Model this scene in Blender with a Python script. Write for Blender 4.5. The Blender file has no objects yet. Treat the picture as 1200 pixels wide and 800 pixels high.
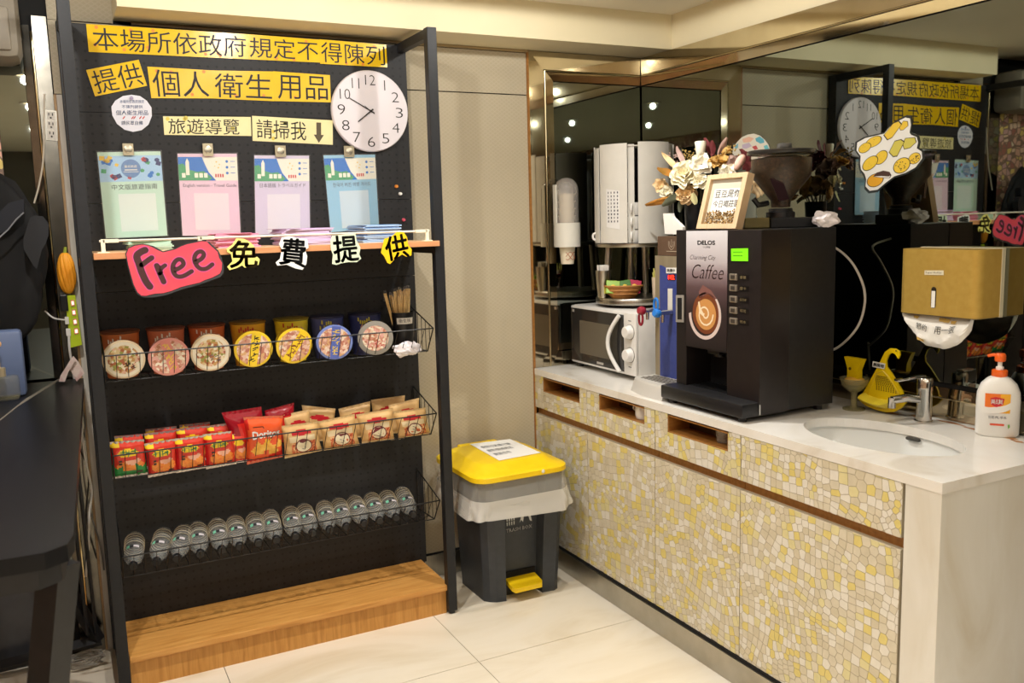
import bpy, bmesh, math, random
from mathutils import Vector, Matrix, noise
random.seed(11)
SC = bpy.context.scene
COL = SC.collection
PI = math.pi

# ---------------------------------------------------------------- camera
cam_data = bpy.data.cameras.new('camera')
cam_data.sensor_width = 36.0
cam_data.lens = 1036.84 * 36.0 / 1200.0
cam_data.clip_start = 0.02
cam_data.dof.use_dof = True
cam_data.dof.focus_distance = 3.25
cam_data.dof.aperture_fstop = 5.6
cam = bpy.data.objects.new('camera', cam_data)
COL.objects.link(cam)
right = Vector((0.8884239, -0.4582564, -0.0265328))
down = Vector((-0.0858270, -0.1090541, -0.9903236))
fwd = Vector((0.4509286, 0.8821045, -0.1362171))
cam.matrix_world = Matrix(((right.x, -down.x, -fwd.x, 0), (right.y, -down.y, -fwd.y, 0),
                           (right.z, -down.z, -fwd.z, 1.5), (0, 0, 0, 1)))
SC.camera = cam

# ---------------------------------------------------------------- world, light, exposure
W = bpy.data.worlds.new('world')
SC.world = W
W.use_nodes = True
W.node_tree.nodes['Background'].inputs[0].default_value = (0.9, 0.86, 0.8, 1)
W.node_tree.nodes['Background'].inputs[1].default_value = 0.12
SC.view_settings.view_transform = 'Standard'
SC.view_settings.look = 'None'
SC.view_settings.exposure = 0.0
SC.view_settings.gamma = 1.0
SC.view_settings.use_curve_mapping = False
SC.cycles.use_denoising = True
SC.cycles.max_bounces = 12
SC.cycles.transparent_max_bounces = 24
SC.cycles.sample_clamp_indirect = 6.0
SC.cycles.caustics_reflective = False
SC.cycles.caustics_refractive = False

CEIL = 2.345
WARM = (1.0, 0.975, 0.925)
# per row of downlights: spill watts, beam watts, beam angle
ROWS = {2.43: (14.5, 46.0, 125), 1.2: (4.0, 30.0, 95), 0.03: (4.0, 62.0, 100), -1.4: (8.0, 140.0, 115)}
DOWNLIGHTS = [(x, y) for y in (2.43, 1.2, 0.03, -1.4) for x in (-0.06, 0.75, 1.56)]

# ---------------------------------------------------------------- helpers
def lin(c):
    c = c / 255.0
    return c / 12.92 if c <= 0.04045 else ((c + 0.055) / 1.055) ** 2.4
def rgb(r, g, b): return (lin(r), lin(g), lin(b), 1.0)

MATS = {}
def mat(name, col, rough=0.5, metal=0.0, emit=0.0, trans=0.0, alpha=1.0, ior=1.45, spec=0.5, coat=0.0):
    if name in MATS: return MATS[name]
    m = bpy.data.materials.new(name); m.use_nodes = True
    b = m.node_tree.nodes['Principled BSDF']
    c = rgb(*col)
    b.inputs['Base Color'].default_value = c
    b.inputs['Roughness'].default_value = rough
    b.inputs['Metallic'].default_value = metal
    b.inputs['IOR'].default_value = ior
    b.inputs['Specular IOR Level'].default_value = spec
    b.inputs['Coat Weight'].default_value = coat
    b.inputs['Transmission Weight'].default_value = trans
    b.inputs['Alpha'].default_value = alpha
    if emit:
        b.inputs['Emission Color'].default_value = c
        b.inputs['Emission Strength'].default_value = emit
    MATS[name] = m
    return m

def nt(m): return m.node_tree.nodes, m.node_tree.links, m.node_tree.nodes['Principled BSDF']
def coords(m, scale=(1, 1, 1), rot=(0, 0, 0)):
    n, l, b = nt(m)
    tc = n.new('ShaderNodeTexCoord'); mp = n.new('ShaderNodeMapping')
    mp.inputs['Scale'].default_value = scale; mp.inputs['Rotation'].default_value = rot
    l.new(tc.outputs['Object'], mp.inputs['Vector'])
    return mp.outputs['Vector']
def ramp(m, stops):
    n, l, b = nt(m)
    r = n.new('ShaderNodeValToRGB')
    e = r.color_ramp.elements
    while len(e) < len(stops): e.new(0.5)
    for q, (p, c) in zip(e, stops): q.position = p; q.color = rgb(*c)
    return r
def noisy(name, stops, scale=5, stretch=(1, 1, 1), rot=(0, 0, 0), rough=0.5, detail=6, distort=0.0, bump=0.0, metal=0.0, coat=0.0, nrough=0.55):
    """principled material whose colour runs through a noise ramp"""
    if name in MATS: return MATS[name]
    m = mat(name, stops[0][1], rough, metal, coat=coat)
    n, l, b = nt(m)
    v = coords(m, stretch, rot)
    t = n.new('ShaderNodeTexNoise')
    t.inputs['Scale'].default_value = scale; t.inputs['Detail'].default_value = detail
    t.inputs['Distortion'].default_value = distort; t.inputs['Roughness'].default_value = nrough
    l.new(v, t.inputs['Vector'])
    r = ramp(m, stops)
    l.new(t.outputs['Fac'], r.inputs['Fac']); l.new(r.outputs['Color'], b.inputs['Base Color'])
    if bump:
        bp = n.new('ShaderNodeBump'); bp.inputs['Strength'].default_value = bump; bp.inputs['Distance'].default_value = 0.002
        l.new(t.outputs['Fac'], bp.inputs['Height']); l.new(bp.outputs['Normal'], b.inputs['Normal'])
    return m
def spotted(name, stops, scale, rough=0.5, rand=1.0):
    """cells of a Voronoi texture, each cell one colour of the ramp"""
    if name in MATS: return MATS[name]
    m = mat(name, stops[0][1], rough)
    n, l, b = nt(m)
    t = n.new('ShaderNodeTexVoronoi'); t.inputs['Scale'].default_value = scale; t.inputs['Randomness'].default_value = rand
    l.new(coords(m), t.inputs['Vector'])
    s = n.new('ShaderNodeSeparateColor'); l.new(t.outputs['Color'], s.inputs['Color'])
    r = ramp(m, stops); r.color_ramp.interpolation = 'CONSTANT'
    l.new(s.outputs['Red'], r.inputs['Fac']); l.new(r.outputs['Color'], b.inputs['Base Color'])
    return m

class B:
    """collects shapes into one bmesh (world coordinates)"""
    def __init__(s): s.bm = bmesh.new(); s.mi = 0
    def _f(s, vs, mi=None):
        try:
            f = s.bm.faces.new(vs); f.material_index = s.mi if mi is None else mi; return f
        except ValueError: return None
    def box(s, x0, x1, y0, y1, z0, z1, bev=0.0, M=None):
        r = bmesh.ops.create_cube(s.bm, size=1.0)
        mtx = Matrix.Translation(((x0+x1)/2, (y0+y1)/2, (z0+z1)/2)) @ Matrix.Diagonal((abs(x1-x0), abs(y1-y0), abs(z1-z0), 1))
        if M is not None: mtx = M @ mtx
        bmesh.ops.transform(s.bm, matrix=mtx, verts=r['verts'])
        fs = {f for v in r['verts'] for f in v.link_faces}
        for f in fs: f.material_index = s.mi
        if bev:
            es = {e for v in r['verts'] for e in v.link_edges}
            o = bmesh.ops.bevel(s.bm, geom=list(es), offset=bev, segments=2, profile=0.5, affect='EDGES', clamp_overlap=True)
            for f in o['faces']: f.material_index = s.mi
        return s
    def ring(s, c, u, v, r, n, rv=None):
        rv = r if rv is None else rv
        return [s.bm.verts.new(c + u*(math.cos(2*PI*k/n)*r) + v*(math.sin(2*PI*k/n)*rv)) for k in range(n)]
    def skin(s, a, b):
        n = len(a)
        for k in range(n): s._f((a[k], a[(k+1) % n], b[(k+1) % n], b[k]))
    def frame(s, d):
        d = d.normalized(); h = Vector((0, 0, 1)) if abs(d.z) < 0.9 else Vector((1, 0, 0))
        u = h.cross(d).normalized(); return u, d.cross(u)
    def cyl(s, p0, p1, r0, r1=None, n=16, caps=True):
        p0 = Vector(p0); p1 = Vector(p1); r1 = r0 if r1 is None else r1
        u, v = s.frame(p1-p0)
        a = s.ring(p0, u, v, r0, n); b = s.ring(p1, u, v, r1, n)
        s.skin(a, b)
        if caps: s._f(a[::-1]); s._f(b)
        return s
    def lathe(s, prof, o=(0, 0, 0), d=(0, 0, 1), n=24, sy=1.0, cap=True, M=None):
        """prof: (radius, height along d)"""
        o = Vector(o); d = Vector(d).normalized(); u, v = s.frame(d)
        rs = []
        for r, h in prof:
            if r < 1e-6: rs.append([s.bm.verts.new(o + d*h)])
            else: rs.append(s.ring(o + d*h, u, v, r, n, r*sy))
        for a, b in zip(rs, rs[1:]):
            if len(a) == 1 and len(b) == 1: continue
            if len(a) == 1:
                for k in range(n): s._f((a[0], b[(k+1) % n], b[k]))
            elif len(b) == 1:
                for k in range(n): s._f((a[k], a[(k+1) % n], b[0]))
            else: s.skin(a, b)
        if cap:
            if len(rs[0]) > 1: s._f(rs[0][::-1])
            if len(rs[-1]) > 1: s._f(rs[-1])
        return s
    def tube(s, pts, r, n=8, closed=False, r1=None):
        pts = [Vector(p) for p in pts]; N = len(pts); rs = []; pu = None
        for i, p in enumerate(pts):
            a = pts[i-1] if (i > 0 or closed) else p
            b = pts[(i+1) % N] if (i < N-1 or closed) else p
            d = (b-a).normalized()
            if pu is None: u, v = s.frame(d)
            else:
                u = pu - d*pu.dot(d); u.normalize(); v = d.cross(u)
            pu = u
            rr = r if r1 is None else r + (r1-r)*i/max(1, N-1)
            rs.append(s.ring(p, u, v, rr, n))
        for a, b in zip(rs, rs[1:]): s.skin(a, b)
        if closed: s.skin(rs[-1], rs[0])
        else: s._f(rs[0][::-1]); s._f(rs[-1])
        return s
    def prism(s, pts, t):
        """closed polygon pts extruded by vector t"""
        t = Vector(t); a = [s.bm.verts.new(Vector(p)) for p in pts]; b = [s.bm.verts.new(Vector(p)+t) for p in pts]
        s._f(a); s._f(b[::-1])
        n = len(a)
        for k in range(n): s._f((a[k], b[k], b[(k+1) % n], a[(k+1) % n]))
        return s
    def face(s, pts): s._f([s.bm.verts.new(Vector(p)) for p in pts]); return s
    def grid(s, fn, nu, nv, mf=None, wrap=False):
        vs = [[s.bm.verts.new(Vector(fn(i/nu, j/nv))) for i in range(nu + (0 if wrap else 1))] for j in range(nv+1)]
        for j in range(nv):
            for i in range(nu):
                i2 = (i+1) % nu if wrap else i+1
                s._f((vs[j][i], vs[j][i2], vs[j+1][i2], vs[j+1][i]), mf((i+.5)/nu, (j+.5)/nv) if mf else None)
        return s
    def ball(s, c, r, sc=(1, 1, 1), sub=2, M=None):
        o = bmesh.ops.create_icosphere(s.bm, subdivisions=sub, radius=r)
        m = Matrix.Translation(Vector(c)) @ (M if M is not None else Matrix()) @ Matrix.Diagonal((*sc, 1))
        bmesh.ops.transform(s.bm, matrix=m, verts=o['verts'])
        for f in {f for v in o['verts'] for f in v.link_faces}: f.material_index = s.mi
        return s

ORG = {}
# print, stains and sprinkled grains too small to pick apart one by one
STUFF = {'printed_dots', 'printed_marks', 'printed_patches', 'banner_print', 'banner_icons', 'banner_yellow_print', 'banner_red_print', 'banner_town', 'lid_marks', 'side_marks', 'badge_marks', 'label_marks', 'red_marks', 'water_stain', 'drain_holes', 'filler_sprig', 'cookie_chips', 'tray_grill', 'display_text', 'sugar_packets', 'stirrers', 'ribs', 'socket_slots', 'cookie_outlines', 'printed_yellow_patch'}
def obj(name, b, mats, parent=None, smooth=False, loc=None, angle=40, weld=False):
    """link the collected shapes as ONE mesh object; coordinates become relative to the parent's base"""
    me = bpy.data.meshes.new(name)
    if weld: bmesh.ops.remove_doubles(b.bm, verts=b.bm.verts, dist=1e-5)
    bmesh.ops.recalc_face_normals(b.bm, faces=b.bm.faces)
    o0 = ORG[parent.name] if parent else Vector(loc or (0, 0, 0))
    bmesh.ops.translate(b.bm, vec=-o0, verts=b.bm.verts)
    b.bm.to_mesh(me); b.bm.free()
    for m in (mats if isinstance(mats, (list, tuple)) else [mats]): me.materials.append(m)
    if smooth:
        me.polygons.foreach_set('use_smooth', [True]*len(me.polygons))
        me.set_sharp_from_angle(angle=math.radians(angle))
    o = bpy.data.objects.new(name, me); COL.objects.link(o)
    if parent: o.parent = parent
    else: o.location = o0
    if name in STUFF: o['kind'] = 'stuff'
    ORG[o.name] = o0.copy()
    return o
def thing(name, label, cat, loc, group=None):
    o = bpy.data.objects.new(name, None); COL.objects.link(o)
    o.empty_display_size = 0.05
    o.location = loc; ORG[o.name] = Vector(loc)
    return tag(o, label, cat, group)
def tag(o, label, cat, group=None, kind=None):
    o['label'] = label; o['category'] = cat
    if group: o['group'] = group
    if kind: o['kind'] = kind
    return o
def struct(name, b, m, **k):
    o = obj(name, b, m, **k); o['kind'] = 'structure'; return o
def dup(root, loc, rotz=0.0, label=None):
    r = root.copy(); COL.objects.link(r); r.location = loc; r.rotation_euler = (0, 0, rotz)
    ORG[r.name] = Vector(loc)
    if label: r['label'] = label
    for ch in list(root.children):
        c = ch.copy(); COL.objects.link(c); c.parent = r
        for g in ch.children:
            d = g.copy(); COL.objects.link(d); d.parent = c
    return r

class Q:
    """a flat (or slightly warped) sheet given by its corners TL, TR, BR, BL"""
    def __init__(s, tl, tr, br, bl):
        s.c = [Vector(p) for p in (tl, tr, br, bl)]
        s.n = (s.c[3]-s.c[0]).cross(s.c[1]-s.c[0]).normalized()
    def P(s, u, v, h=0.0):
        a, b, c, d = s.c
        return a*((1-u)*(1-v)) + b*(u*(1-v)) + c*(u*v) + d*((1-u)*v) + s.n*h
    def size(s): return ((s.c[1]-s.c[0]).length + (s.c[2]-s.c[3]).length)/2, ((s.c[3]-s.c[0]).length + (s.c[2]-s.c[1]).length)/2
    def base(s): return (s.c[2]+s.c[3])/2
def slab(b, q, t=0.0006, u0=0, v0=0, u1=1, v1=1, h=0.0):
    pts = [q.P(u0, v0, h), q.P(u1, v0, h), q.P(u1, v1, h), q.P(u0, v1, h)]
    return b.prism(pts, q.n*t)
def qpoly(b, q, uv, t=0.0003, h=0.0006): return b.prism([q.P(u, v, h) for u, v in uv], q.n*t)
def qdisc(b, q, cu, cv, r, t=0.0003, h=0.0006, n=14, ar=None, a0=0, a1=2*PI):
    w, hh = q.size()
    return qpoly(b, q, [(cu + r*math.cos(a0+(a1-a0)*k/n)/w, cv + r*math.sin(a0+(a1-a0)*k/n)*(ar or 1)/hh) for k in range(n)], t, h)

def glyphs(body, bold=0.0, shear=0.0, res=3):
    c = bpy.data.curves.new('t', 'FONT'); c.body = body; c.offset = bold if bold < 0 and body.isascii() else 0.0; c.shear = shear
    c.resolution_u = res; c.fill_mode = 'FRONT'
    o = bpy.data.objects.new('t', c); me = bpy.data.meshes.new_from_object(o)
    vs = [v.co.copy() for v in me.vertices]; fs = [tuple(p.vertices) for p in me.polygons]
    bpy.data.objects.remove(o); bpy.data.meshes.remove(me); bpy.data.curves.remove(c)
    return vs, fs
def put_text(b, fn, body, bold=0.0, shear=0.0, res=3, mirror=False):
    """fn(s, t) -> point, s to the right and t downwards over the text's bounding box"""
    vs, fs = glyphs(body, bold, shear, res)
    if not vs: return b
    x0 = min(v.x for v in vs); x1 = max(v.x for v in vs); y0 = min(v.y for v in vs); y1 = max(v.y for v in vs)
    for dx, dy in ([(0, 0)] if bold <= 0 else [(0, 0), (bold, 0), (-bold, 0), (0, bold), (0, -bold), (bold*.7, bold*.7), (-bold*.7, bold*.7), (bold*.7, -bold*.7), (-bold*.7, -bold*.7)]):
        nv = [b.bm.verts.new(fn((v.x-x0+dx)/(x1-x0), (y1-v.y+dy)/(y1-y0))) for v in vs]
        for f in fs: b._f([nv[i] for i in f])
    return b
def qtext(b, q, body, u0, v0, u1, v1, bold=0.0, shear=0.0, h=0.0011, res=3):
    return put_text(b, lambda s, t: q.P(u0+(u1-u0)*s, v0+(v1-v0)*t, h), body, bold, shear, res)
def stroke(b, pts, w, n, t=0.0004, round_n=6, taper=None):
    """a flat pen stroke of width w along pts on a plane with normal n"""
    pts = [Vector(p) for p in pts]; n = Vector(n).normalized(); L = []; R = []
    for i, p in enumerate(pts):
        d = (pts[min(i+1, len(pts)-1)] - pts[max(i-1, 0)]).normalized(); s = n.cross(d).normalized()
        ww = w/2 if not taper else w/2*(taper[0]+(taper[1]-taper[0])*i/(len(pts)-1))
        L.append(p + s*ww); R.append(p - s*ww)
    d0 = (pts[0]-pts[1]).normalized(); d1 = (pts[-1]-pts[-2]).normalized()
    a = [b.bm.verts.new(x + n*t) for x in L]; c = [b.bm.verts.new(x + n*t) for x in R]
    for i in range(len(pts)-1): b._f((a[i], c[i], c[i+1], a[i+1]))
    for p, d in ((pts[0], d0), (pts[-1], d1)):
        s = n.cross(d).normalized(); ww = w/2*((taper or (1, 1))[0 if p is pts[0] else 1])
        b.face([p + n*t*(1.0) + (s*math.cos(PI*k/round_n) + d*math.sin(PI*k/round_n))*ww for k in range(round_n+1)])
    return b
def smooth_path(pts, k=4):
    """Catmull-Rom through pts"""
    P = [Vector(p) for p in pts]; out = []
    for i in range(len(P)-1):
        p0 = P[max(i-1, 0)]; p1 = P[i]; p2 = P[i+1]; p3 = P[min(i+2, len(P)-1)]
        for j in range(k):
            t = j/k
            out.append(0.5*((2*p1) + (p2-p0)*t + (2*p0-5*p1+4*p2-p3)*t*t + (3*p1-p0-3*p2+p3)*t**3))
    out.append(P[-1]); return out
def ordinal(i): return ('first', 'second', 'third', 'fourth', 'fifth', 'sixth', 'seventh', 'eighth', 'ninth', 'tenth', 'eleventh', 'twelfth', 'thirteenth', 'fourteenth', 'fifteenth', 'sixteenth')[i]

# ---------------------------------------------------------------- materials
black_metal = noisy('black powder coated metal', [(0.3, (22, 23, 26)), (0.7, (28, 29, 33))], 60, rough=0.5)
post_grey = black_metal
wire_black = mat('black wire', (18, 18, 19), 0.4)
chrome = mat('chrome', (205, 203, 198), 0.12, 1.0)
steel = noisy('brushed steel', [(0.3, (168, 163, 152)), (0.7, (190, 186, 176))], 8, (60, 1, 1), rough=0.3, metal=1.0)
bronze_mirror = noisy('bronze tinted mirror', [(0.35, (196, 184, 158)), (0.65, (204, 193, 168))], 9, rough=0.06, metal=1.0)
dark_mirror = noisy('dark grey mirror glass', [(0.3, (134, 140, 132)), (0.7, (140, 146, 138))], 3, rough=0.015, metal=1.0)
bead_brass = mat('bead champagne metal', (205, 190, 150), 0.2, 1.0)
black_gap = mat('black joint', (14, 13, 12), 0.8)
cream_paint = noisy('cream wall paint', [(0.3, (226, 214, 178)), (0.7, (232, 220, 186))], 3, rough=0.7, bump=0.02)
wood_brown = noisy('brown edging wood', [(0.3, (139, 92, 40)), (0.7, (165, 114, 56))], 12, (1, 6, 6), rough=0.45)
white_plastic = mat('white plastic', (232, 230, 226), 0.35)
offwhite = mat('off white plastic', (222, 220, 210), 0.4)
paper_white = mat('white paper', (236, 234, 228), 0.7)
black_plastic = noisy('black plastic', [(0.3, (22, 22, 24)), (0.7, (29, 29, 31))], 40, rough=0.35)
ink = mat('black ink', (24, 20, 16), 0.5)
ink_blue = mat('blue ink', (62, 100, 168), 0.6)
ink_grey = mat('grey ink', (92, 92, 98), 0.6)
ink_red = mat('red ink', (196, 52, 48), 0.6)
ink_green = mat('green ink', (52, 128, 78), 0.6)
yellow_card = noisy('glossy yellow card', [(0.3, (226, 184, 6)), (0.7, (234, 194, 12))], 14, rough=0.22, bump=0.25)
cream_card = noisy('cream card', [(0.3, (240, 228, 168)), (0.7, (246, 236, 182))], 14, rough=0.3, bump=0.1)
orange_dot = mat('orange print dot', (226, 138, 30), 0.4)
olive_dot = mat('pale yellow dot', (226, 208, 96), 0.4)
clear_film = mat('clear film', (245, 245, 245), 0.08, alpha=0.05)

oak = noisy('oak laminate', [(0.25, (182, 124, 58)), (0.5, (206, 148, 76)), (0.75, (218, 164, 92))], 5, (1.2, 14, 14), rough=0.42, distort=0.6)
oak_v = noisy('oak laminate upright grain', [(0.25, (176, 120, 54)), (0.5, (198, 142, 70)), (0.75, (210, 156, 84))], 5, (14, 14, 1.2), rough=0.42, distort=0.8)
shelf_wood = noisy('pale shelf wood', [(0.25, (218, 172, 124)), (0.75, (232, 192, 146))], 5, (1.2, 14, 14), rough=0.45, distort=0.4)
shelf_edge = noisy('shelf edge band', [(0.25, (198, 136, 92)), (0.75, (212, 152, 106))], 5, (1.2, 14, 14), rough=0.45)
marble = noisy('white marble', [(0.28, (205, 194, 176)), (0.42, (226, 221, 212)), (0.62, (234, 231, 225)), (0.8, (222, 216, 206))], 2.6, (1, 1, 1), rough=0.22, distort=1.2, detail=9)
marble_v = noisy('white marble with upright veins', [(0.28, (204, 195, 176)), (0.42, (214, 209, 197)), (0.62, (222, 219, 211)), (0.8, (206, 202, 191))], 2.4, (2.2, 2.2, 0.8), (0, 0.5, 0.3), rough=0.22, distort=0.9, detail=9)
floor_stone = noisy('cream stone floor tile', [(0.25, (214, 198, 168)), (0.5, (232, 222, 202)), (0.75, (238, 230, 214))], 1.6, (1, 2.6, 1), (0, 0, 0.5), rough=0.2, distort=0.9, detail=8)
grout_dark = mat('dark joint grout', (52, 44, 36), 0.8)

def pegboard_material():
    m = noisy('grey pegboard', [(0.3, (28, 28, 30)), (0.7, (34, 34, 36))], 50, rough=0.55)
    n, l, b = nt(m)
    base = b.inputs['Base Color'].links[0].from_socket
    tc = n.new('ShaderNodeTexCoord'); s = n.new('ShaderNodeSeparateXYZ'); l.new(tc.outputs['Object'], s.inputs[0])
    def frac(sock):
        a = n.new('ShaderNodeMath'); a.operation = 'DIVIDE'; a.inputs[1].default_value = 0.0296; l.new(sock, a.inputs[0])
        f = n.new('ShaderNodeMath'); f.operation = 'FRACT'; l.new(a.outputs[0], f.inputs[0])
        d = n.new('ShaderNodeMath'); d.operation = 'SUBTRACT'; d.inputs[1].default_value = 0.5; l.new(f.outputs[0], d.inputs[0])
        q = n.new('ShaderNodeMath'); q.operation = 'MULTIPLY'; l.new(d.outputs[0], q.inputs[0]); l.new(d.outputs[0], q.inputs[1])
        return q.outputs[0]
    ad = n.new('ShaderNodeMath'); ad.operation = 'ADD'; l.new(frac(s.outputs['X']), ad.inputs[0]); l.new(frac(s.outputs['Z']), ad.inputs[1])
    lt = n.new('ShaderNodeMath'); lt.operation = 'LESS_THAN'; lt.inputs[1].default_value = 0.0225; l.new(ad.outputs[0], lt.inputs[0])
    mx = n.new('ShaderNodeMix'); mx.data_type = 'RGBA'; l.new(lt.outputs[0], mx.inputs['Factor'])
    l.new(base, mx.inputs['A']); mx.inputs['B'].default_value = rgb(7, 7, 8)
    l.new(mx.outputs['Result'], b.inputs['Base Color'])
    return m
pegboard_mat = pegboard_material()

def fabric_material():
    m = mat('beige quilted wall fabric', (178, 166, 140), 0.75)
    n, l, b = nt(m)
    hs = []
    for a in (0.95, -0.95):
        w = n.new('ShaderNodeTexWave'); w.inputs['Scale'].default_value = 24; w.inputs['Distortion'].default_value = 0.15
        w.bands_direction = 'X'
        l.new(coords(m, (1, 1, 1), (0, a, 0)), w.inputs['Vector'])
        p = n.new('ShaderNodeMath'); p.operation = 'POWER'; p.inputs[1].default_value = 6; l.new(w.outputs['Fac'], p.inputs[0]); hs.append(p.outputs[0])
    ad = n.new('ShaderNodeMath'); ad.operation = 'MAXIMUM'; l.new(hs[0], ad.inputs[0]); l.new(hs[1], ad.inputs[1])
    ns = n.new('ShaderNodeTexNoise'); ns.inputs['Scale'].default_value = 260; l.new(coords(m), ns.inputs['Vector'])
    mu = n.new('ShaderNodeMath'); mu.operation = 'MULTIPLY_ADD'; mu.inputs[1].default_value = 0.5; l.new(ns.outputs['Fac'], mu.inputs[0]); l.new(ad.outputs[0], mu.inputs[2])
    r = ramp(m, [(0.1, (180, 169, 145)), (0.9, (188, 177, 153))]); l.new(mu.outputs[0], r.inputs['Fac']); l.new(r.outputs['Color'], b.inputs['Base Color'])
    bp = n.new('ShaderNodeBump'); bp.inputs['Strength'].default_value = 0.12; bp.inputs['Distance'].default_value = 0.003
    l.new(mu.outputs[0], bp.inputs['Height']); l.new(bp.outputs['Normal'], b.inputs['Normal'])
    return m
fabric_mat = fabric_material()

# ================================================================ SETTING
XL, XR, YN, YB = -1.25, 2.42, -4.0, 3.385
# floor: stone tiles with dark joints
fl = struct('floor', B().box(XL, XR, YN, YB, -0.06, -0.006), grout_dark)
xs = [1.175 + 0.778*k for k in range(-5, 3)]; ys = [2.613 + 0.778*k for k in range(-9, 2)]
for i in range(len(xs)-1):
    for j in range(len(ys)-1):
        a, b_, c, d = max(xs[i], XL), min(xs[i+1], XR), max(ys[j], YN), min(ys[j+1], YB)
        if b_-a < 0.02 or d-c < 0.02: continue
        o = obj('tile', B().box(a+0.0012, b_-0.0012, c+0.0012, d-0.0012, -0.012, 0.0), floor_stone, fl)
ceiling_paint = noisy('cream ceiling paint', [(0.3, (236, 228, 210)), (0.7, (240, 233, 216))], 3, rough=0.75)
struct('ceiling', B().box(XL, XR, YN, YB+0.1, CEIL, CEIL+0.05), ceiling_paint)
struct('ceiling_soffit', B().box(0.243, XR-0.001, 3.16, YB, 2.203, CEIL), cream_paint)
# back wall: core, fabric panels, gold edge strip
wall = struct('wall_back', B().box(XL, XR+0.08, YB+0.004, YB+0.1, 0, CEIL), black_gap)
obj('fabric_panel', B().box(0.077, 1.83, YB-0.004, YB+0.004, 0.105, 2.017), fabric_mat, wall)
obj('fabric_panel', B().box(0.077, 1.83, YB-0.004, YB+0.004, 2.0215, 2.19), fabric_mat, wall)
obj('fabric_panel', B().box(0.045, 0.243, YB-0.004, YB+0.004, 2.194, CEIL-0.002), fabric_mat, wall)
obj('fabric_panel', B().box(0.045, 0.0755, YB-0.006, YB+0.004, 1.955, 2.192), fabric_mat, wall)
obj('top_strip', B().box(0.3, 1.836, YB-0.012, YB, 2.1925, 2.2025), mat('sand strip', (170, 150, 112), 0.4), wall)
struct('trim_1', B().box(1.829, 1.838, YB-0.012, YB+0.003, 0.1, 2.2), wood_brown)
struct('trim_2', B().box(0.05, 0.0765, YB-0.012, YB+0.003, 0.0, 1.952, 0.002), noisy('worn white trim', [(0.3, (196, 190, 178)), (0.7, (216, 210, 200))], 12, (6, 6, 1), rough=0.5))
struct('trim_3', B().box(0.042, 0.0495, YB-0.010, YB+0.003, 0.0, 1.952), noisy('raw wood strip', [(0.3, (168, 136, 98)), (0.7, (198, 168, 128))], 20, (6, 6, 1), rough=0.6))
struct('baseboard_back', B().box(0.077, 1.84, YB-0.014, YB-0.0045, 0.0, 0.098, 0.002), steel)
struct('trim_4', B().box(0.077, 1.84, YB-0.010, YB-0.0045, 0.0985, 0.104), black_gap)
# right wall: core with cream bulkhead above the mirror
struct('wall_right', B().box(XR+0.006, XR+0.09, YN, YB+0.004, 0, CEIL), black_gap)
struct('trim_5', B().box(XR, XR+0.006, YN, YB, 2.2035, CEIL), cream_paint)
# unseen sides of the room, seen in the mirrors
def mosaic_wall_material():
    m = mat('pink shell mosaic wall', (170, 130, 110), 0.35)
    n, l, b = nt(m)
    t = n.new('ShaderNodeTexVoronoi'); t.inputs['Scale'].default_value = 26; t.inputs['Randomness'].default_value = 0.55
    l.new(coords(m), t.inputs['Vector'])
    s = n.new('ShaderNodeSeparateColor'); l.new(t.outputs['Color'], s.inputs[0])
    r = ramp(m, [(0.0, (226, 180, 160)), (0.3, (238, 206, 180)), (0.5, (214, 172, 170)), (0.65, (232, 208, 124)), (0.8, (170, 112, 100)), (0.95, (240, 224, 200))])
    r.color_ramp.interpolation = 'CONSTANT'
    l.new(s.outputs['Red'], r.inputs['Fac'])
    e = n.new('ShaderNodeTexVoronoi'); e.feature = 'DISTANCE_TO_EDGE'; e.inputs['Scale'].default_value = 26; e.inputs['Randomness'].default_value = 0.55
    l.new(coords(m), e.inputs['Vector'])
    lt = n.new('ShaderNodeMath'); lt.operation = 'LESS_THAN'; lt.inputs[1].default_value = 0.07; l.new(e.outputs['Distance'], lt.inputs[0])
    mx = n.new('ShaderNodeMix'); mx.data_type = 'RGBA'; l.new(lt.outputs[0], mx.inputs['Factor']); l.new(r.outputs['Color'], mx.inputs['A']); mx.inputs['B'].default_value = rgb(140, 116, 100)
    l.new(mx.outputs['Result'], b.inputs['Base Color'])
    return m
struct('wall_left', B().box(XL-0.1, XL, YN, YB, 0, CEIL), mosaic_wall_material())
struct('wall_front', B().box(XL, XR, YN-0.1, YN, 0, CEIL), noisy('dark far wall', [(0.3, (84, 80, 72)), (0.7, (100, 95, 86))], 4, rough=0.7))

struct('mosaic_panel', B().box(XL, -0.125, YB-0.006, YB+0.0035, 1.03, 2.13), MATS['pink shell mosaic wall'])
struct('lower_wall_panel', B().box(XL, -0.125, YB-0.006, YB+0.0035, 0.0, 1.028), noisy('dark slate wall panel', [(0.3, (58, 60, 66)), (0.7, (74, 76, 82))], 8, rough=0.25))
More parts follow.
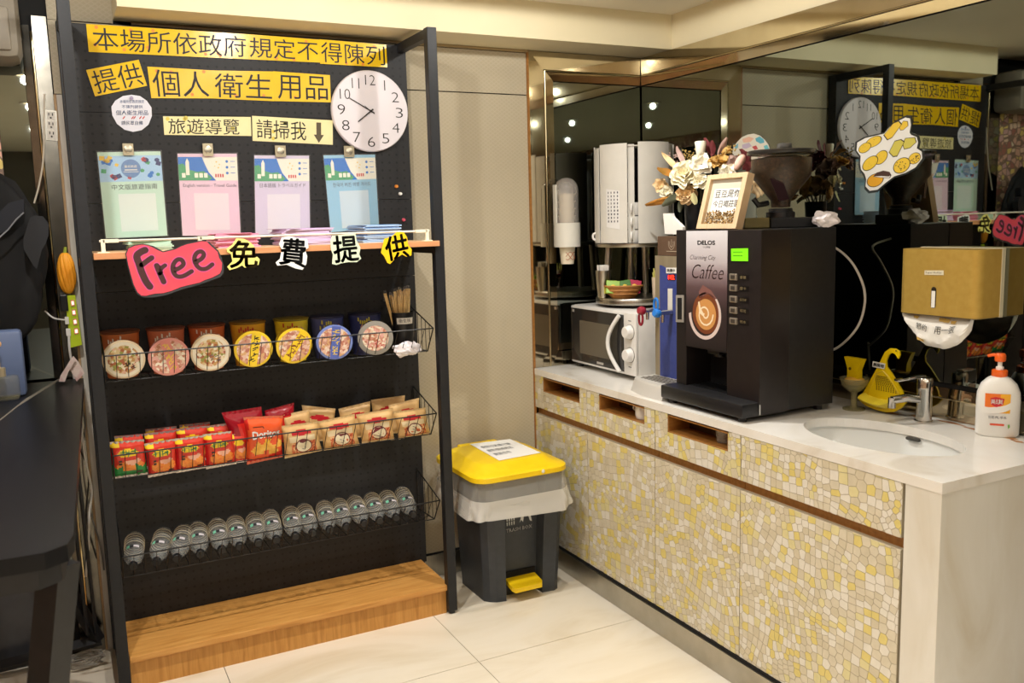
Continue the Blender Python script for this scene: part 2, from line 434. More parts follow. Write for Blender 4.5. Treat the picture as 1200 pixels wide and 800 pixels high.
# ceiling downlights (lamp + fixture)
white_ring = mat('downlight trim ring', (235, 232, 224), 0.4)
lens = mat('downlight lens', (255, 226, 180), 0.4, emit=8.0)
for k, (x, y) in enumerate(DOWNLIGHTS):
    t = thing('ceiling_downlight', 'round recessed downlight glowing warm white in the cream ceiling', 'downlight', (x, y, CEIL-0.012), 'recessed downlights in the ceiling')
    obj('trim_ring', B().lathe([(0.044, 0.006), (0.058, 0.0), (0.062, 0.004), (0.062, 0.0118), (0.044, 0.0118)], (x, y, CEIL-0.012), cap=False), white_ring, t, True)
    obj('lens', B().cyl((x, y, CEIL-0.0045), (x, y, CEIL-0.002), 0.0438, n=20), lens, t)
    for wt_, ang_, bl_ in ((ROWS[y][0], 180, 0.03), (ROWS[y][1], ROWS[y][2], 1.0)):
        ld = bpy.data.lights.new('downlight lamp', 'SPOT')
        ld.energy = wt_; ld.color = WARM; ld.spot_size = math.radians(ang_); ld.spot_blend = bl_; ld.shadow_soft_size = 0.022
        lo = bpy.data.objects.new('downlight_lamp', ld); COL.objects.link(lo); lo.location = (x, y, CEIL-0.03)

# ---------------------------------------------------------------- framed wall mirrors
def strip(b, p, q, u, w0, w1, h0, h1, n, m0=0, m1=0):
    """bevelled flat bar from p to q; u = direction across, n = out of the wall; mitred ends m0, m1"""
    p, q, u, n = Vector(p), Vector(q), Vector(u), Vector(n); d = (q-p).normalized()
    def at(e, s, w): return e + d*s*w
    A = [at(p, m0, w0)+u*w0, at(q, -m1, w0)+u*w0, at(q, -m1, w1)+u*w1, at(p, m0, w1)+u*w1]
    top = [A[0]+n*h0, A[1]+n*h0, A[2]+n*h1, A[3]+n*h1]
    b.face(top)
    for i in range(4): b.face([A[i], A[(i+1) % 4], top[(i+1) % 4], top[i]])
    return b
# back mirror in the corner: x 1.838..2.42
bm_ = thing('wall_mirror', 'dark mirror with wide metal frame on back wall above the microwave', 'mirror', (2.13, YB, 0.851))
obj('glass', B().box(1.957, XR, YB-0.004, YB, 0.95, 2.078), dark_mirror, bm_)
N = (0, -1, 0)
x0, x1, z0, z1 = 1.838, XR-0.013, 0.852, 2.2
o = B(); strip(o, (x0, YB, z1), (x1, YB, z1), (0, 0, -1), 0, 0.072, 0.012, 0.009, N, 1, 0); obj('frame_band', o, bronze_mirror, bm_)
o = B(); strip(o, (x0, YB, z0), (x0, YB, z1), (1, 0, 0), 0, 0.072, 0.012, 0.009, N, 0, 1); obj('frame_band', o, bronze_mirror, bm_)
o = B(); strip(o, (x0+0.082, YB, z1-0.082), (x1, YB, z1-0.082), (0, 0, -1), 0, 0.036, 0.012, 0.009, N, 1, 0); obj('frame_inner_band', o, bronze_mirror, bm_)
o = B(); strip(o, (x0+0.082, YB, z0), (x0+0.082, YB, z1-0.082), (1, 0, 0), 0, 0.036, 0.012, 0.009, N, 0, 1); obj('frame_inner_band', o, bronze_mirror, bm_)
o = B(); strip(o, (x0+0.04, YB, z0), (x1, YB, z0), (0, 0, 1), 0, 0.062, 0.012, 0.009, N); strip(o, (x0+0.118, YB, z0+0.068), (x1, YB, z0+0.068), (0, 0, 1), 0, 0.03, 0.012, 0.009, N); obj('frame_bottom_band', o, bronze_mirror, bm_)
o = B().cyl((x0+0.077, YB-0.010, z0), (x0+0.077, YB-0.010, z1-0.077), 0.004, n=8).cyl((x0+0.077, YB-0.010, z1-0.077), (x1, YB-0.010, z1-0.077), 0.004, n=8)
obj('bead', o, bead_brass, bm_, True)
# right mirror along the counter
rm = thing('wall_mirror', 'long dark mirror with bronze frame along the right wall above the counter', 'mirror', (XR, 2.0, 0.851))
YE = 0.2
obj('glass', B().box(XR-0.004, XR+0.003, YE, YB-0.013, 0.965, 2.078), dark_mirror, rm)
N = (-1, 0, 0)
for nm, w0, w1, z, s in (('frame_band', 0, 0.072, 2.2, -1), ('frame_inner_band', 0, 0.036, 2.118, -1), ('frame_bottom_band', 0, 0.062, 0.852, 1), ('frame_bottom_band', 0, 0.03, 0.92, 1)):
    o = B(); strip(o, (XR, YB-0.014, z), (XR, YE, z), (0, 0, s), w0, w1, 0.012, 0.009, N); obj(nm, o, bronze_mirror, rm)
obj('bead', B().cyl((XR-0.010, YB-0.014, 2.123), (XR-0.010, YE, 2.123), 0.004, n=8), bead_brass, rm, True)
obj('bead', B().cyl((XR-0.010, YB-0.014, 0.917), (XR-0.010, YE, 0.917), 0.003, n=8), bead_brass, rm, True)
# left mirror on the back wall behind the bar table
lm = thing('wall_mirror', 'dark mirror with metal edge band left of the pegboard rack', 'mirror', (-0.04, YB, 0.0))
obj('glass', B().box(-0.1235, -0.037, YB-0.003, YB+0.003, 0.15, 2.13), dark_mirror, lm)
N = (0, -1, 0)
worn = noisy('scuffed mirror band', [(0.3, (112, 109, 101)), (0.7, (134, 130, 121))], 26, rough=0.22, metal=1.0)
o = B(); strip(o, (0.041, YB, 0), (0.041, YB, 2.2), (-1, 0, 0), 0, 0.043, 0.010, 0.010, N); obj('frame_band', o, worn, lm)
o = B(); strip(o, (-0.012, YB, 0), (-0.012, YB, 2.17), (-1, 0, 0), 0, 0.024, 0.011, 0.006, N); obj('frame_inner_band', o, worn, lm)
o = B(); strip(o, (-0.037, YB, 2.135), (-0.1235, YB, 2.135), (0, 0, 1), 0, 0.05, 0.006, 0.010, N); obj('frame_inner_band', o, worn, lm)
obj('bead', B().cyl((-0.007, YB-0.010, 0), (-0.007, YB-0.010, 2.15), 0.004, n=8), bead_brass, lm, True)

# ---------------------------------------------------------------- counter
XF = 1.836
YC = [3.384, 2.945, 2.495, 2.052, 1.462]
wt = thing('marble_worktop', 'white marble worktop with oval sink hole and upright marble end panel', 'worktop', (2.13, 2.3, 0.824))
SX, SY = (2.0864, 1.7492, 0.8510)[:2]
SA, SB = 0.158, 0.252      # sink half axes
def worktop():
    b = B(); x0, x1, y0, y1 = XF-0.004, XR-0.001, 1.352, YB-0.001
    ang = sorted([2*PI*k/64 for k in range(64)] + [math.atan2(y-SY, x-SX) % (2*PI) for x in (x0, x1) for y in (y0, y1)])
    ins, out = [], []
    for a in ang:
        c, s = math.cos(a), math.sin(a); r = 1/math.sqrt((c/SA)**2 + (s/SB)**2)
        ins.append((SX+c*r, SY+s*r))
        t = min([(x1-SX)/c if c > 1e-9 else 9, (x0-SX)/c if c < -1e-9 else 9, (y1-SY)/s if s > 1e-9 else 9, (y0-SY)/s if s < -1e-9 else 9])
        out.append((SX+c*t, SY+s*t))
    V = lambda L, z: [b.bm.verts.new((x, y, z)) for x, y in L]
    it, ot, ib, ob = V(ins, 0.851), V(out, 0.851), V(ins, 0.824), V(out, 0.824)
    for p, q in ((it, ot), (ob, ib), (ot, ob), (ib, it)): b.skin(p, q)
    return b
obj('slab', worktop(), marble, wt)
obj('end_panel', B().box(XF-0.0032, XR-0.001, 1.353, 1.455, 0.0, 0.8238, 0.001), marble_v, wt)
rust = noisy('rust coloured stain', [(0.42, (150, 88, 40)), (0.6, (196, 150, 100))], 40, rough=0.5)
o = B()
for px in ((2.352, 1.93, .03, .012), (2.375, 1.84, .035, .01), (2.385, 1.74, .05, .008), (2.37, 1.66, .03, .007), (2.36, 1.545, .035, .012), (2.34, 1.50, .02, .008), (2.33, 1.60, .018, .006)):
    o.prism([(px[0]+px[3]*math.sin(a)*(1+.4*math.sin(3*a+px[1]*9)), px[1]+px[2]*math.cos(a)*(1+.3*math.sin(2*a)), 0.8512) for a in [2*PI*k/14 for k in range(14)]], (0, 0, 0.0002))
obj('water_stain', o, rust, wt)

# crazy mosaic: Voronoi cells of a warped grid, each cell a small raised chip
def cells(w, h, s, seed, inset=0.0019):
    rnd = random.Random(seed); pts = {}
    ni, nj = int(w/s)+5, int(h/s)+5
    for i in range(-4, ni):
        for j in range(-4, nj):
            x, y = i*s, j*s
            a = 1.5*noise.noise(Vector((x*7, y*7, seed*3.1))); b = 1.5*noise.noise(Vector((x*7+31, y*7, seed*5.7)))
            pts[(i, j)] = (x + s*1.3*a + rnd.uniform(-.11, .11)*s, y + s*1.3*b + rnd.uniform(-.11, .11)*s)
    H = {}
    for p in pts.values(): H.setdefault((int(p[0]//s), int(p[1]//s)), []).append(p)
    out = []
    for p in pts.values():
        if not (-s < p[0] < w+s and -s < p[1] < h+s): continue
        poly = [(p[0]-2*s, p[1]-2*s), (p[0]+2*s, p[1]-2*s), (p[0]+2*s, p[1]+2*s), (p[0]-2*s, p[1]+2*s)]
        ci, cj = int(p[0]//s), int(p[1]//s)
        planes = [(-1, 0, 0), (1, 0, w), (0, -1, 0), (0, 1, h)]
        for di in (-2, -1, 0, 1, 2):
            for dj in (-2, -1, 0, 1, 2):
                for q in H.get((ci+di, cj+dj), ()):
                    if q is p: continue
                    nx, ny = q[0]-p[0], q[1]-p[1]; L = math.hypot(nx, ny)
                    if L < 1e-6 or L > 3*s: continue
                    nx /= L; ny /= L
                    planes.append((nx, ny, nx*p[0]+ny*p[1]+L/2-inset/2))
        for nx, ny, c in planes:
            new = []
            for k in range(len(poly)):
                a, b = poly[k], poly[(k+1) % len(poly)]
                da, db = nx*a[0]+ny*a[1]-c, nx*b[0]+ny*b[1]-c
                if da <= 0: new.append(a)
                if (da < 0 < db) or (db < 0 < da):
                    t = da/(da-db); new.append((a[0]+(b[0]-a[0])*t, a[1]+(b[1]-a[1])*t))
            poly = new
            if len(poly) < 3: break
        if len(poly) < 3: continue
        ar = abs(sum(poly[k][0]*poly[(k+1) % len(poly)][1]-poly[(k+1) % len(poly)][0]*poly[k][1] for k in range(len(poly))))/2
        if ar > 0.00003: out.append(poly)
    return out
chip_mats = [noisy('mosaic chip '+nm, [(0.3, c), (0.7, tuple(min(255, v+10) for v in c))], 30, rough=0.32) for nm, c in
             (('pale sand', (206, 197, 175)), ('yellow', (213, 196, 118)), ('cream white', (217, 212, 200)), ('tan', (200, 190, 165)), ('soft yellow', (211, 201, 150)))]
grout_mat = mat('mosaic grout', (178, 166, 142), 0.7)
def chip_verts(b, poly, oy, oz, mi):
    """polygon in (width along -y, height) on the plane x = XF-0.002"""
    X0, X1 = XF-0.0018, XF-0.0030
    lo = [b.bm.verts.new((X0, oy-x, oz+z)) for x, z in poly]; hi = [b.bm.verts.new((X1, oy-x, oz+z)) for x, z in poly]
    b._f(hi, mi)
    n = len(poly)
    for k in range(n): b._f((lo[k], lo[(k+1) % n], hi[(k+1) % n], hi[k]), mi)
def mosaic(parent, y1, y0, z0, z1, seed, single=False):
    cs = cells(y1-y0, z1-z0, 0.0235, seed); rnd = random.Random(seed+5)
    cs.sort(key=lambda p: -sum(q[0] for q in p)/len(p))        # nearest to the camera first
    mis = [rnd.choices(range(5), (30, 15, 26, 18, 11))[0] for _ in cs]
    k = 0
    if single:
        for poly in cs[:300]:
            b = B(); cx = sum(p[0] for p in poly)/len(poly)
            chip_verts(b, poly, y1, z0, 0)
            obj('mosaic_chip', b, chip_mats[mis[k]], parent); k += 1
    if k < len(cs):
        b = B()
        for poly, mi in zip(cs[k:], mis[k:]): chip_verts(b, poly, y1, z0, mi)
        o = obj('mosaic_chips', b, chip_mats, parent); o['kind'] = 'stuff'
ZD0, ZD1, ZW0, ZW1 = 0.100, 0.648, 0.680, 0.8225
SLOT = [(3.302, 3.0), (2.857, 2.557), (2.422, 2.111), None]
CABL = ['cream and yellow mosaic cabinet nearest the back wall with slotted drawer', 'mosaic cabinet second from back wall, white mug in its drawer slot',
        'mosaic cabinet third from back wall, below the coffee machine', 'wide mosaic cabinet under the sink with plain drawer front']
inner_dark = mat('drawer inside', (92, 70, 48), 0.7)
for i in range(4):
    y1, y0 = YC[i]-0.0015, YC[i+1]+0.0015
    t = thing('mosaic_cabinet', CABL[i], 'cabinet', (2.1, (y0+y1)/2, 0.09), 'mosaic cabinets under the worktop')
    b = B().box(XF+0.06, XR-0.006, y0, y1, 0.092, 0.66).box(XF+0.10, XR-0.006, y0, y1, 0.66, 0.822)
    if i == 3: b = B().box(XF+0.06, XR-0.006, y0, y1, 0.092, 0.60)
    obj('body', b, inner_dark, t)
    d = obj('door', B().box(XF-0.002, XF+0.018, y0, y1, ZD0, ZD1), grout_mat, t)
    mosaic(d, y1, y0, ZD0, ZD1, 10+i, i == 3)
    obj('finger_channel', B().box(XF+0.016, XF+0.045, y0, y1, ZD1-0.012, ZW0+0.004), wood_brown, t)
    if SLOT[i] is None:
        d = obj('drawer_front', B().box(XF-0.002, XF+0.018, y0, y1, ZW0, ZW1), grout_mat, t)
        mosaic(d, y1, y0, ZW0, ZW1, 30+i, True)
    else:
        s1, s0 = SLOT[i]; zl, zh = 0.758, ZW1-0.004
        b = B().box(XF-0.002, XF+0.018, y0, s0, ZW0, ZW1).box(XF-0.002, XF+0.018, s1, y1, ZW0, ZW1).box(XF-0.002, XF+0.018, s0, s1, ZW0, zl)
        d = obj('drawer_front', b, grout_mat, t)
        for q, (a1, a0, za, zb) in enumerate(((y1, s1, ZW0, ZW1), (s0, y0, ZW0, ZW1), (s1, s0, ZW0, zl))): mosaic(d, a1, a0, za, zb, 40+i*4+q)
        b = B().box(XF-0.0015, XF+0.09, s0, s0+0.004, zl, zh).box(XF-0.0015, XF+0.09, s1-0.004, s1, zl, zh).box(XF-0.0015, XF+0.09, s0, s1, zl-0.001, zl+0.003).box(XF-0.0015, XF+0.09, s0, s1, zh-0.004, zh)
        obj('slot_lining', b, wood_brown, t)
struct('baseboard_right', B().box(XF-0.012, XF+0.004, 1.456, YB-0.016, 0.0005, 0.088, 0.001), steel)
struct('trim_6', B().box(XF-0.006, XF+0.05, 1.456, YB-0.016, 0.0882, 0.0998), black_gap)
mg = thing('mug', 'white mug seen inside the drawer slot of second cabinet', 'mug', (1.89, 2.63, 0.762))
obj('body', B().lathe([(0, 0), (0.034, 0), (0.037, 0.01), (0.037, 0.052), (0.034, 0.052), (0.033, 0.01), (0, 0.008)], (1.89, 2.63, 0.762)), white_plastic, mg, True)
obj('handle', B().tube(smooth_path([(1.89, 2.665, 0.805), (1.885, 2.69, 0.80), (1.885, 2.695, 0.785), (1.89, 2.665, 0.773)]), 0.004), white_plastic, mg, True)

# ================================================================ RACK
rk = thing('display_rack', 'tall black metal pegboard rack standing against the beige wall', 'rack', (0.665, 3.18, 0))
for x0, x1 in ((0.067, 0.103), (1.231, 1.267)):
    obj('post', B().box(x0, x1, 3.0, 3.036, 0.012, 2.18, 0.002), black_metal, rk)
    obj('post', B().box(x0, x1, 3.332, 3.366, 0.012, 2.18, 0.002), black_metal, rk)
    obj('top_arm', B().box(x0+0.003, x1-0.003, 3.036, 3.332, 2.146, 2.179, 0.002), black_metal, rk)
    obj('foot_bar', B().box(x0+0.003, x1-0.003, 3.036, 3.332, 0.02, 0.05, 0.002), black_metal, rk)
    obj('shelf_bracket', B().box(x0+0.004, x1-0.004, 3.036, 3.332, 1.385, 1.412, 0.002), black_metal, rk)
    for y in (3.018, 3.349): obj('foot', B().cyl(((x0+x1)/2, y, 0.0), ((x0+x1)/2, y, 0.013), 0.012), black_plastic, rk)
obj('back_rail', B().box(0.103, 1.231, 3.334, 3.364, 2.15, 2.178, 0.002), black_metal, rk)
obj('back_rail', B().box(0.103, 1.231, 3.334, 3.364, 0.03, 0.06, 0.002), black_metal, rk)
zs = [0.10, 0.391, 0.691, 0.991, 1.291, 1.591, 1.891, 2.172]
for a, c in zip(zs, zs[1:]):
    obj('pegboard_panel', B().box(0.105, 1.268, 3.315, 3.331, a+0.0008, c-0.0008), pegboard_mat, rk)

pf = thing('wooden_platform', 'low oak laminate platform at the foot of the pegboard rack', 'platform', (0.672, 3.165, 0))
obj('top_board', B().box(0.1045, 1.243, 3.012, 3.314, 0.094, 0.115, 0.002), oak, pf)
obj('front_panel', B().box(0.1045, 1.2305, 3.024, 3.04, 0.0, 0.0938), oak_v, pf)
obj('side_panel', B().box(1.2145, 1.2305, 3.04, 3.3, 0.0, 0.0938), oak_v, pf)
obj('side_panel', B().box(0.1045, 0.12, 3.04, 3.3, 0.0, 0.0938), oak_v, pf)

sh = thing('wooden_shelf', 'pale wooden shelf with thin rail across the pegboard rack', 'shelf', (0.67, 3.15, 1.412))
obj('board', B().box(0.105, 1.2295, 2.998, 3.3145, 1.4125, 1.432, 0.001), shelf_wood, sh)
obj('edge_band', B().box(0.105, 1.243, 2.985, 2.998, 1.4125, 1.432, 0.001), shelf_edge, sh)
obj('guard_rail', B().cyl((0.125, 3.012, 1.468), (1.215, 3.012, 1.468), 0.0035, n=8), mat('rail white rod', (226, 220, 206), 0.3), sh, True)
for x, s in ((0.135, 1), (0.42, 1), (1.205, -1)):
    b = B().box(x-0.006, x+0.006, 3.006, 3.018, 1.4322, 1.474, 0.001).box(x-0.017, x+0.017, 3.000, 3.026, 1.4321, 1.435).box(min(x, x+s*.045), max(x, x+s*.045), 3.006, 3.018, 1.4625, 1.4735, 0.001)
    obj('rail_bracket', b, mat('ivory bracket', (238, 230, 204), 0.45), sh)

# ---------------------------------------------------------------- wire baskets
def basket(z0, label):
    """z0 = height of the front rail"""
    t = thing('wire_basket', label, 'basket', (0.67, 3.2, z0-0.095), 'wire baskets on the pegboard')
    x0, x1 = 0.112, 1.238
    bt, fr, fb, bb = (3.306, z0+0.068), (3.068, z0), (3.134, z0-0.094), (3.306, z0-0.1)
    P = lambda x, c: (x, c[0], c[1])
    b = B()
    b.tube([P(x0, fr), P(x1, fr)], 0.0026, 6); b.tube([P(x0, fb), P(x1, fb)], 0.002, 6); b.tube([P(x0, bb), P(x1, bb)], 0.002, 6)
    obj('rim_wire', b, wire_black, t, True)
    for x in (x0, x1):
        b = B().tube([P(x, bt), P(x, fr), P(x, fb), P(x, bb), P(x, bt)], 0.0028, 6)
        for k in range(1, 6):
            f = k/6; y = bt[0]+(fr[0]-bt[0])*f; zt = bt[1]+(fr[1]-bt[1])*f
            zb = bb[1] if y > fb[0] else fr[1]+(fb[1]-fr[1])*(y-fr[0])/(fb[0]-fr[0])
            b.tube([(x, y, zt), (x, y, zb)], 0.0014, 5)
        obj('side_frame', b, wire_black, t, True)
    b = B()
    for k in range(1, 32):
        x = x0 + (x1-x0)*k/32; b.tube([P(x, fr), P(x, fb), P(x, bb)], 0.0012, 5)
    for y in (3.19, 3.25): b.tube([(x0, y, z0-0.0985), (x1, y, z0-0.0985)], 0.0012, 5)
    o = obj('wire_grid', b, wire_black, t, True); o['kind'] = 'stuff'
    for x in (0.2, 0.675, 1.15): obj('hanging_hook', B().box(x-0.008, x+0.008, 3.306, 3.3145, z0-0.098, z0-0.04), wire_black, t)
    return t
basket(1.105, 'black wire basket below the shelf holding instant noodle bowls')
basket(0.779, 'black wire basket in the middle of rack holding snack bags')
basket(0.437, 'lowest black wire basket on the rack holding water bottles')

# ================================================================ SIGNS ON THE PEGBOARD
def card(name, label, cat, q, m, t=0.0008, group=None):
    th = thing(name, label, cat, tuple(q.base()), group)
    obj('sheet', slab(B(), q, t), m, th)
    return th
def dots(th, q, m, n, seed, r=0.006):
    rnd = random.Random(seed); b = B()
    for _ in range(n): qdisc(b, q, rnd.uniform(.03, .97), rnd.choice((rnd.uniform(.06, .2), rnd.uniform(.8, .93), rnd.uniform(.1, .9))), r, 0.0002, 0.0008, 10)
    obj('printed_dots', b, m, th)
G = 'yellow lettered signs on the pegboard'
SIGNS = [
 ('本場所依政府', 'long yellow sign at top left starting with the character 本', Q((0.1568, 3.3125, 2.1727), (0.6753, 3.3125, 2.1756), (0.6714, 3.3125, 2.0892), (0.1573, 3.3125, 2.0840)), (.03, .1, .985, .93), 9),
 ('規定不', 'yellow sign reading 規定不 in the middle of the top row', Q((0.6753, 3.3125, 2.1756), (0.9307, 3.3125, 2.1734), (0.9299, 3.3125, 2.0921), (0.6714, 3.3125, 2.0892)), (.02, .1, .98, .92), 4),
 ('得陳列', 'yellow sign reading 得陳列 at the right end of the top row', Q((0.9305, 3.3115, 2.1747), (1.1892, 3.3115, 2.1714), (1.1896, 3.3115, 2.0881), (0.9300, 3.3115, 2.0877)), (.02, .09, .97, .93), 4),
 ('提供', 'small tilted yellow sign reading 提供 at the left of second row', Q((0.1446, 3.3125, 2.0256), (0.3087, 3.3125, 2.0677), (0.3282, 3.3125, 1.9830), (0.1645, 3.3125, 1.9416)), (.05, .08, .96, .94), 0),
 ('個人', 'yellow sign reading 個人 in the second row', Q((0.3339, 3.3125, 2.0465), (0.5431, 3.3125, 2.0447), (0.5393, 3.3125, 1.9491), (0.3386, 3.3125, 1.9426)), (.05, .07, .95, .95), 5),
 ('衛生', 'yellow sign reading 衛生 between 個人 and 用品', Q((0.5431, 3.3125, 2.0447), (0.7558, 3.3125, 2.0514), (0.7526, 3.3125, 1.9471), (0.5393, 3.3125, 1.9491)), (.04, .1, .97, .95), 2),
 ('用品', 'yellow sign reading 用品 next to the round clock', Q((0.7558, 3.3125, 2.0523), (0.9646, 3.3125, 2.0489), (0.9630, 3.3125, 1.9503), (0.7527, 3.3125, 1.9477)), (.07, .08, .95, .92), 2)]
for body, lab, q, tb, nd in SIGNS:
    th = card('yellow_sign', lab, 'sign', q, yellow_card, group=G)
    obj('lettering', qtext(B(), q, body, *tb, bold=-0.006), ink, th)
    if nd: dots(th, q, orange_dot, nd, len(body)*7+nd)
for body, lab, q, tb in (('旅遊導覽', 'cream paper sign reading 旅遊導覽 above the pink sheet', Q((0.3715, 3.3125, 1.8833), (0.6667, 3.3125, 1.8893), (0.6644, 3.3125, 1.8225), (0.3709, 3.3125, 1.8209)), (.05, .12, .86, .94)),
                         ('請掃我', 'cream paper sign reading 請掃我 with a down arrow', Q((0.6714, 3.3125, 1.8933), (0.9659, 3.3125, 1.8852), (0.9616, 3.3125, 1.7958), (0.6678, 3.3125, 1.8055)), (.05, .12, .66, .88))):
    th = card('cream_sign', lab, 'sign', q, cream_card, group='cream signs on the pegboard')
    obj('lettering', qtext(B(), q, body, *tb, bold=-0.01), ink, th)
    dots(th, q, olive_dot, 5, len(body), 0.007)
    if body == '請掃我':
        obj('arrow', qpoly(B(), q, [(.79, .12), (.85, .12), (.85, .62), (.885, .62), (.82, .95), (.755, .62), (.79, .62)]), mat('arrow brown', (92, 82, 62), 0.6), th)
# round notice
rp = [(0.2767, 3.3125, 1.9515), (0.3032, 3.3125, 1.9483), (0.3236, 3.3125, 1.9335), (0.3367, 3.3125, 1.9113), (0.3359, 3.3125, 1.8829), (0.3229, 3.3125, 1.8541), (0.2998, 3.3125, 1.8351), (0.2724, 3.3125, 1.8289), (0.2463, 3.3125, 1.8354), (0.2240, 3.3125, 1.8546), (0.2118, 3.3125, 1.8822), (0.2114, 3.3125, 1.9100), (0.2248, 3.3125, 1.9300), (0.2498, 3.3125, 1.9462)]
th = thing('round_notice', 'egg-shaped white notice with blue writing under the tilted yellow sign', 'sign', rp[7])
obj('sheet', B().prism(rp, (0, -0.0008, 0)), mat('pale lilac paper', (226, 228, 240), 0.5), th)
q = Q((0.2157, 3.3125, 1.9463), (0.3384, 3.3125, 1.9510), (0.3309, 3.3125, 1.8344), (0.2064, 3.3125, 1.8317))
b = B()
for s, t0, t1, a, c in (('本場所依政府規定', .12, .22, .2, .82), ('不陳列提供', .27, .37, .25, .78), ('個人衛生用品', .42, .56, .1, .92), ('請民眾自備', .72, .84, .24, .78)): qtext(b, q, s, a, t0, c, t1, bold=0.004, res=1)
obj('lettering', b, ink_blue, th)
b = B()
for u in (.28, .5, .55, .7, .78): stroke(b, [q.P(u, .66, .001), q.P(u+.04, .6, .001)], 0.003, q.n)
obj('red_marks', b, ink_red, th)
obj('pin', B().lathe([(0, 0), (0.006, 0), (0.006, 0.004), (0, 0.006)], (0.2757, 3.3110, 1.9400), (0, -1, 0), 10), mat('lilac pin', (170, 160, 190), 0.3), th)

# ---- travel guide sheets
blue_pr = mat('print sky blue', (40, 120, 205), 0.4); green_pr = mat('print green', (72, 164, 110), 0.4); pale_pr = mat('print pale cream', (240, 238, 222), 0.45)
yell_pr = mat('print yellow', (236, 196, 60), 0.4); red_pr = mat('print red', (206, 62, 60), 0.4); navy_pr = mat('print navy', (44, 50, 110), 0.4)
SH = [
 ('mint', (196, 226, 208), 'mint green travel guide sheet in clear sleeve, leftmost of four', Q((0.1557, 3.3110, 1.7597), (0.3542, 3.3110, 1.7650), (0.3548, 3.3070, 1.4771), (0.1593, 3.3070, 1.4741)), '中文版旅遊指南', (.17, .375, .90, .44)),
 ('pink', (232, 202, 220), 'pink travel guide sheet with English title', Q((0.4091, 3.3110, 1.7577), (0.6087, 3.3110, 1.7596), (0.6026, 3.3070, 1.4692), (0.4048, 3.3070, 1.4755)), 'English version - Travel Guide', (.06, .365, .97, .415)),
 ('lilac', (214, 206, 228), 'pale lilac travel guide sheet with Japanese title', Q((0.6702, 3.3110, 1.7542), (0.8686, 3.3110, 1.7544), (0.8549, 3.3070, 1.4707), (0.6555, 3.3070, 1.4706)), '日本語版 トラベルガイド', (.09, .35, .93, .405)),
 ('blue', (150, 200, 226), 'sky blue travel guide sheet with Korean title', Q((0.9233, 3.3110, 1.7564), (1.1239, 3.3110, 1.7614), (1.1254, 3.3070, 1.4789), (0.9339, 3.3070, 1.4715)), '한국어 버전 여행 가이드', (.13, .36, .88, .415))]
CLIP = [(149.5, 175), (243.5, 175.5), (328, 177), (408.5, 177)]
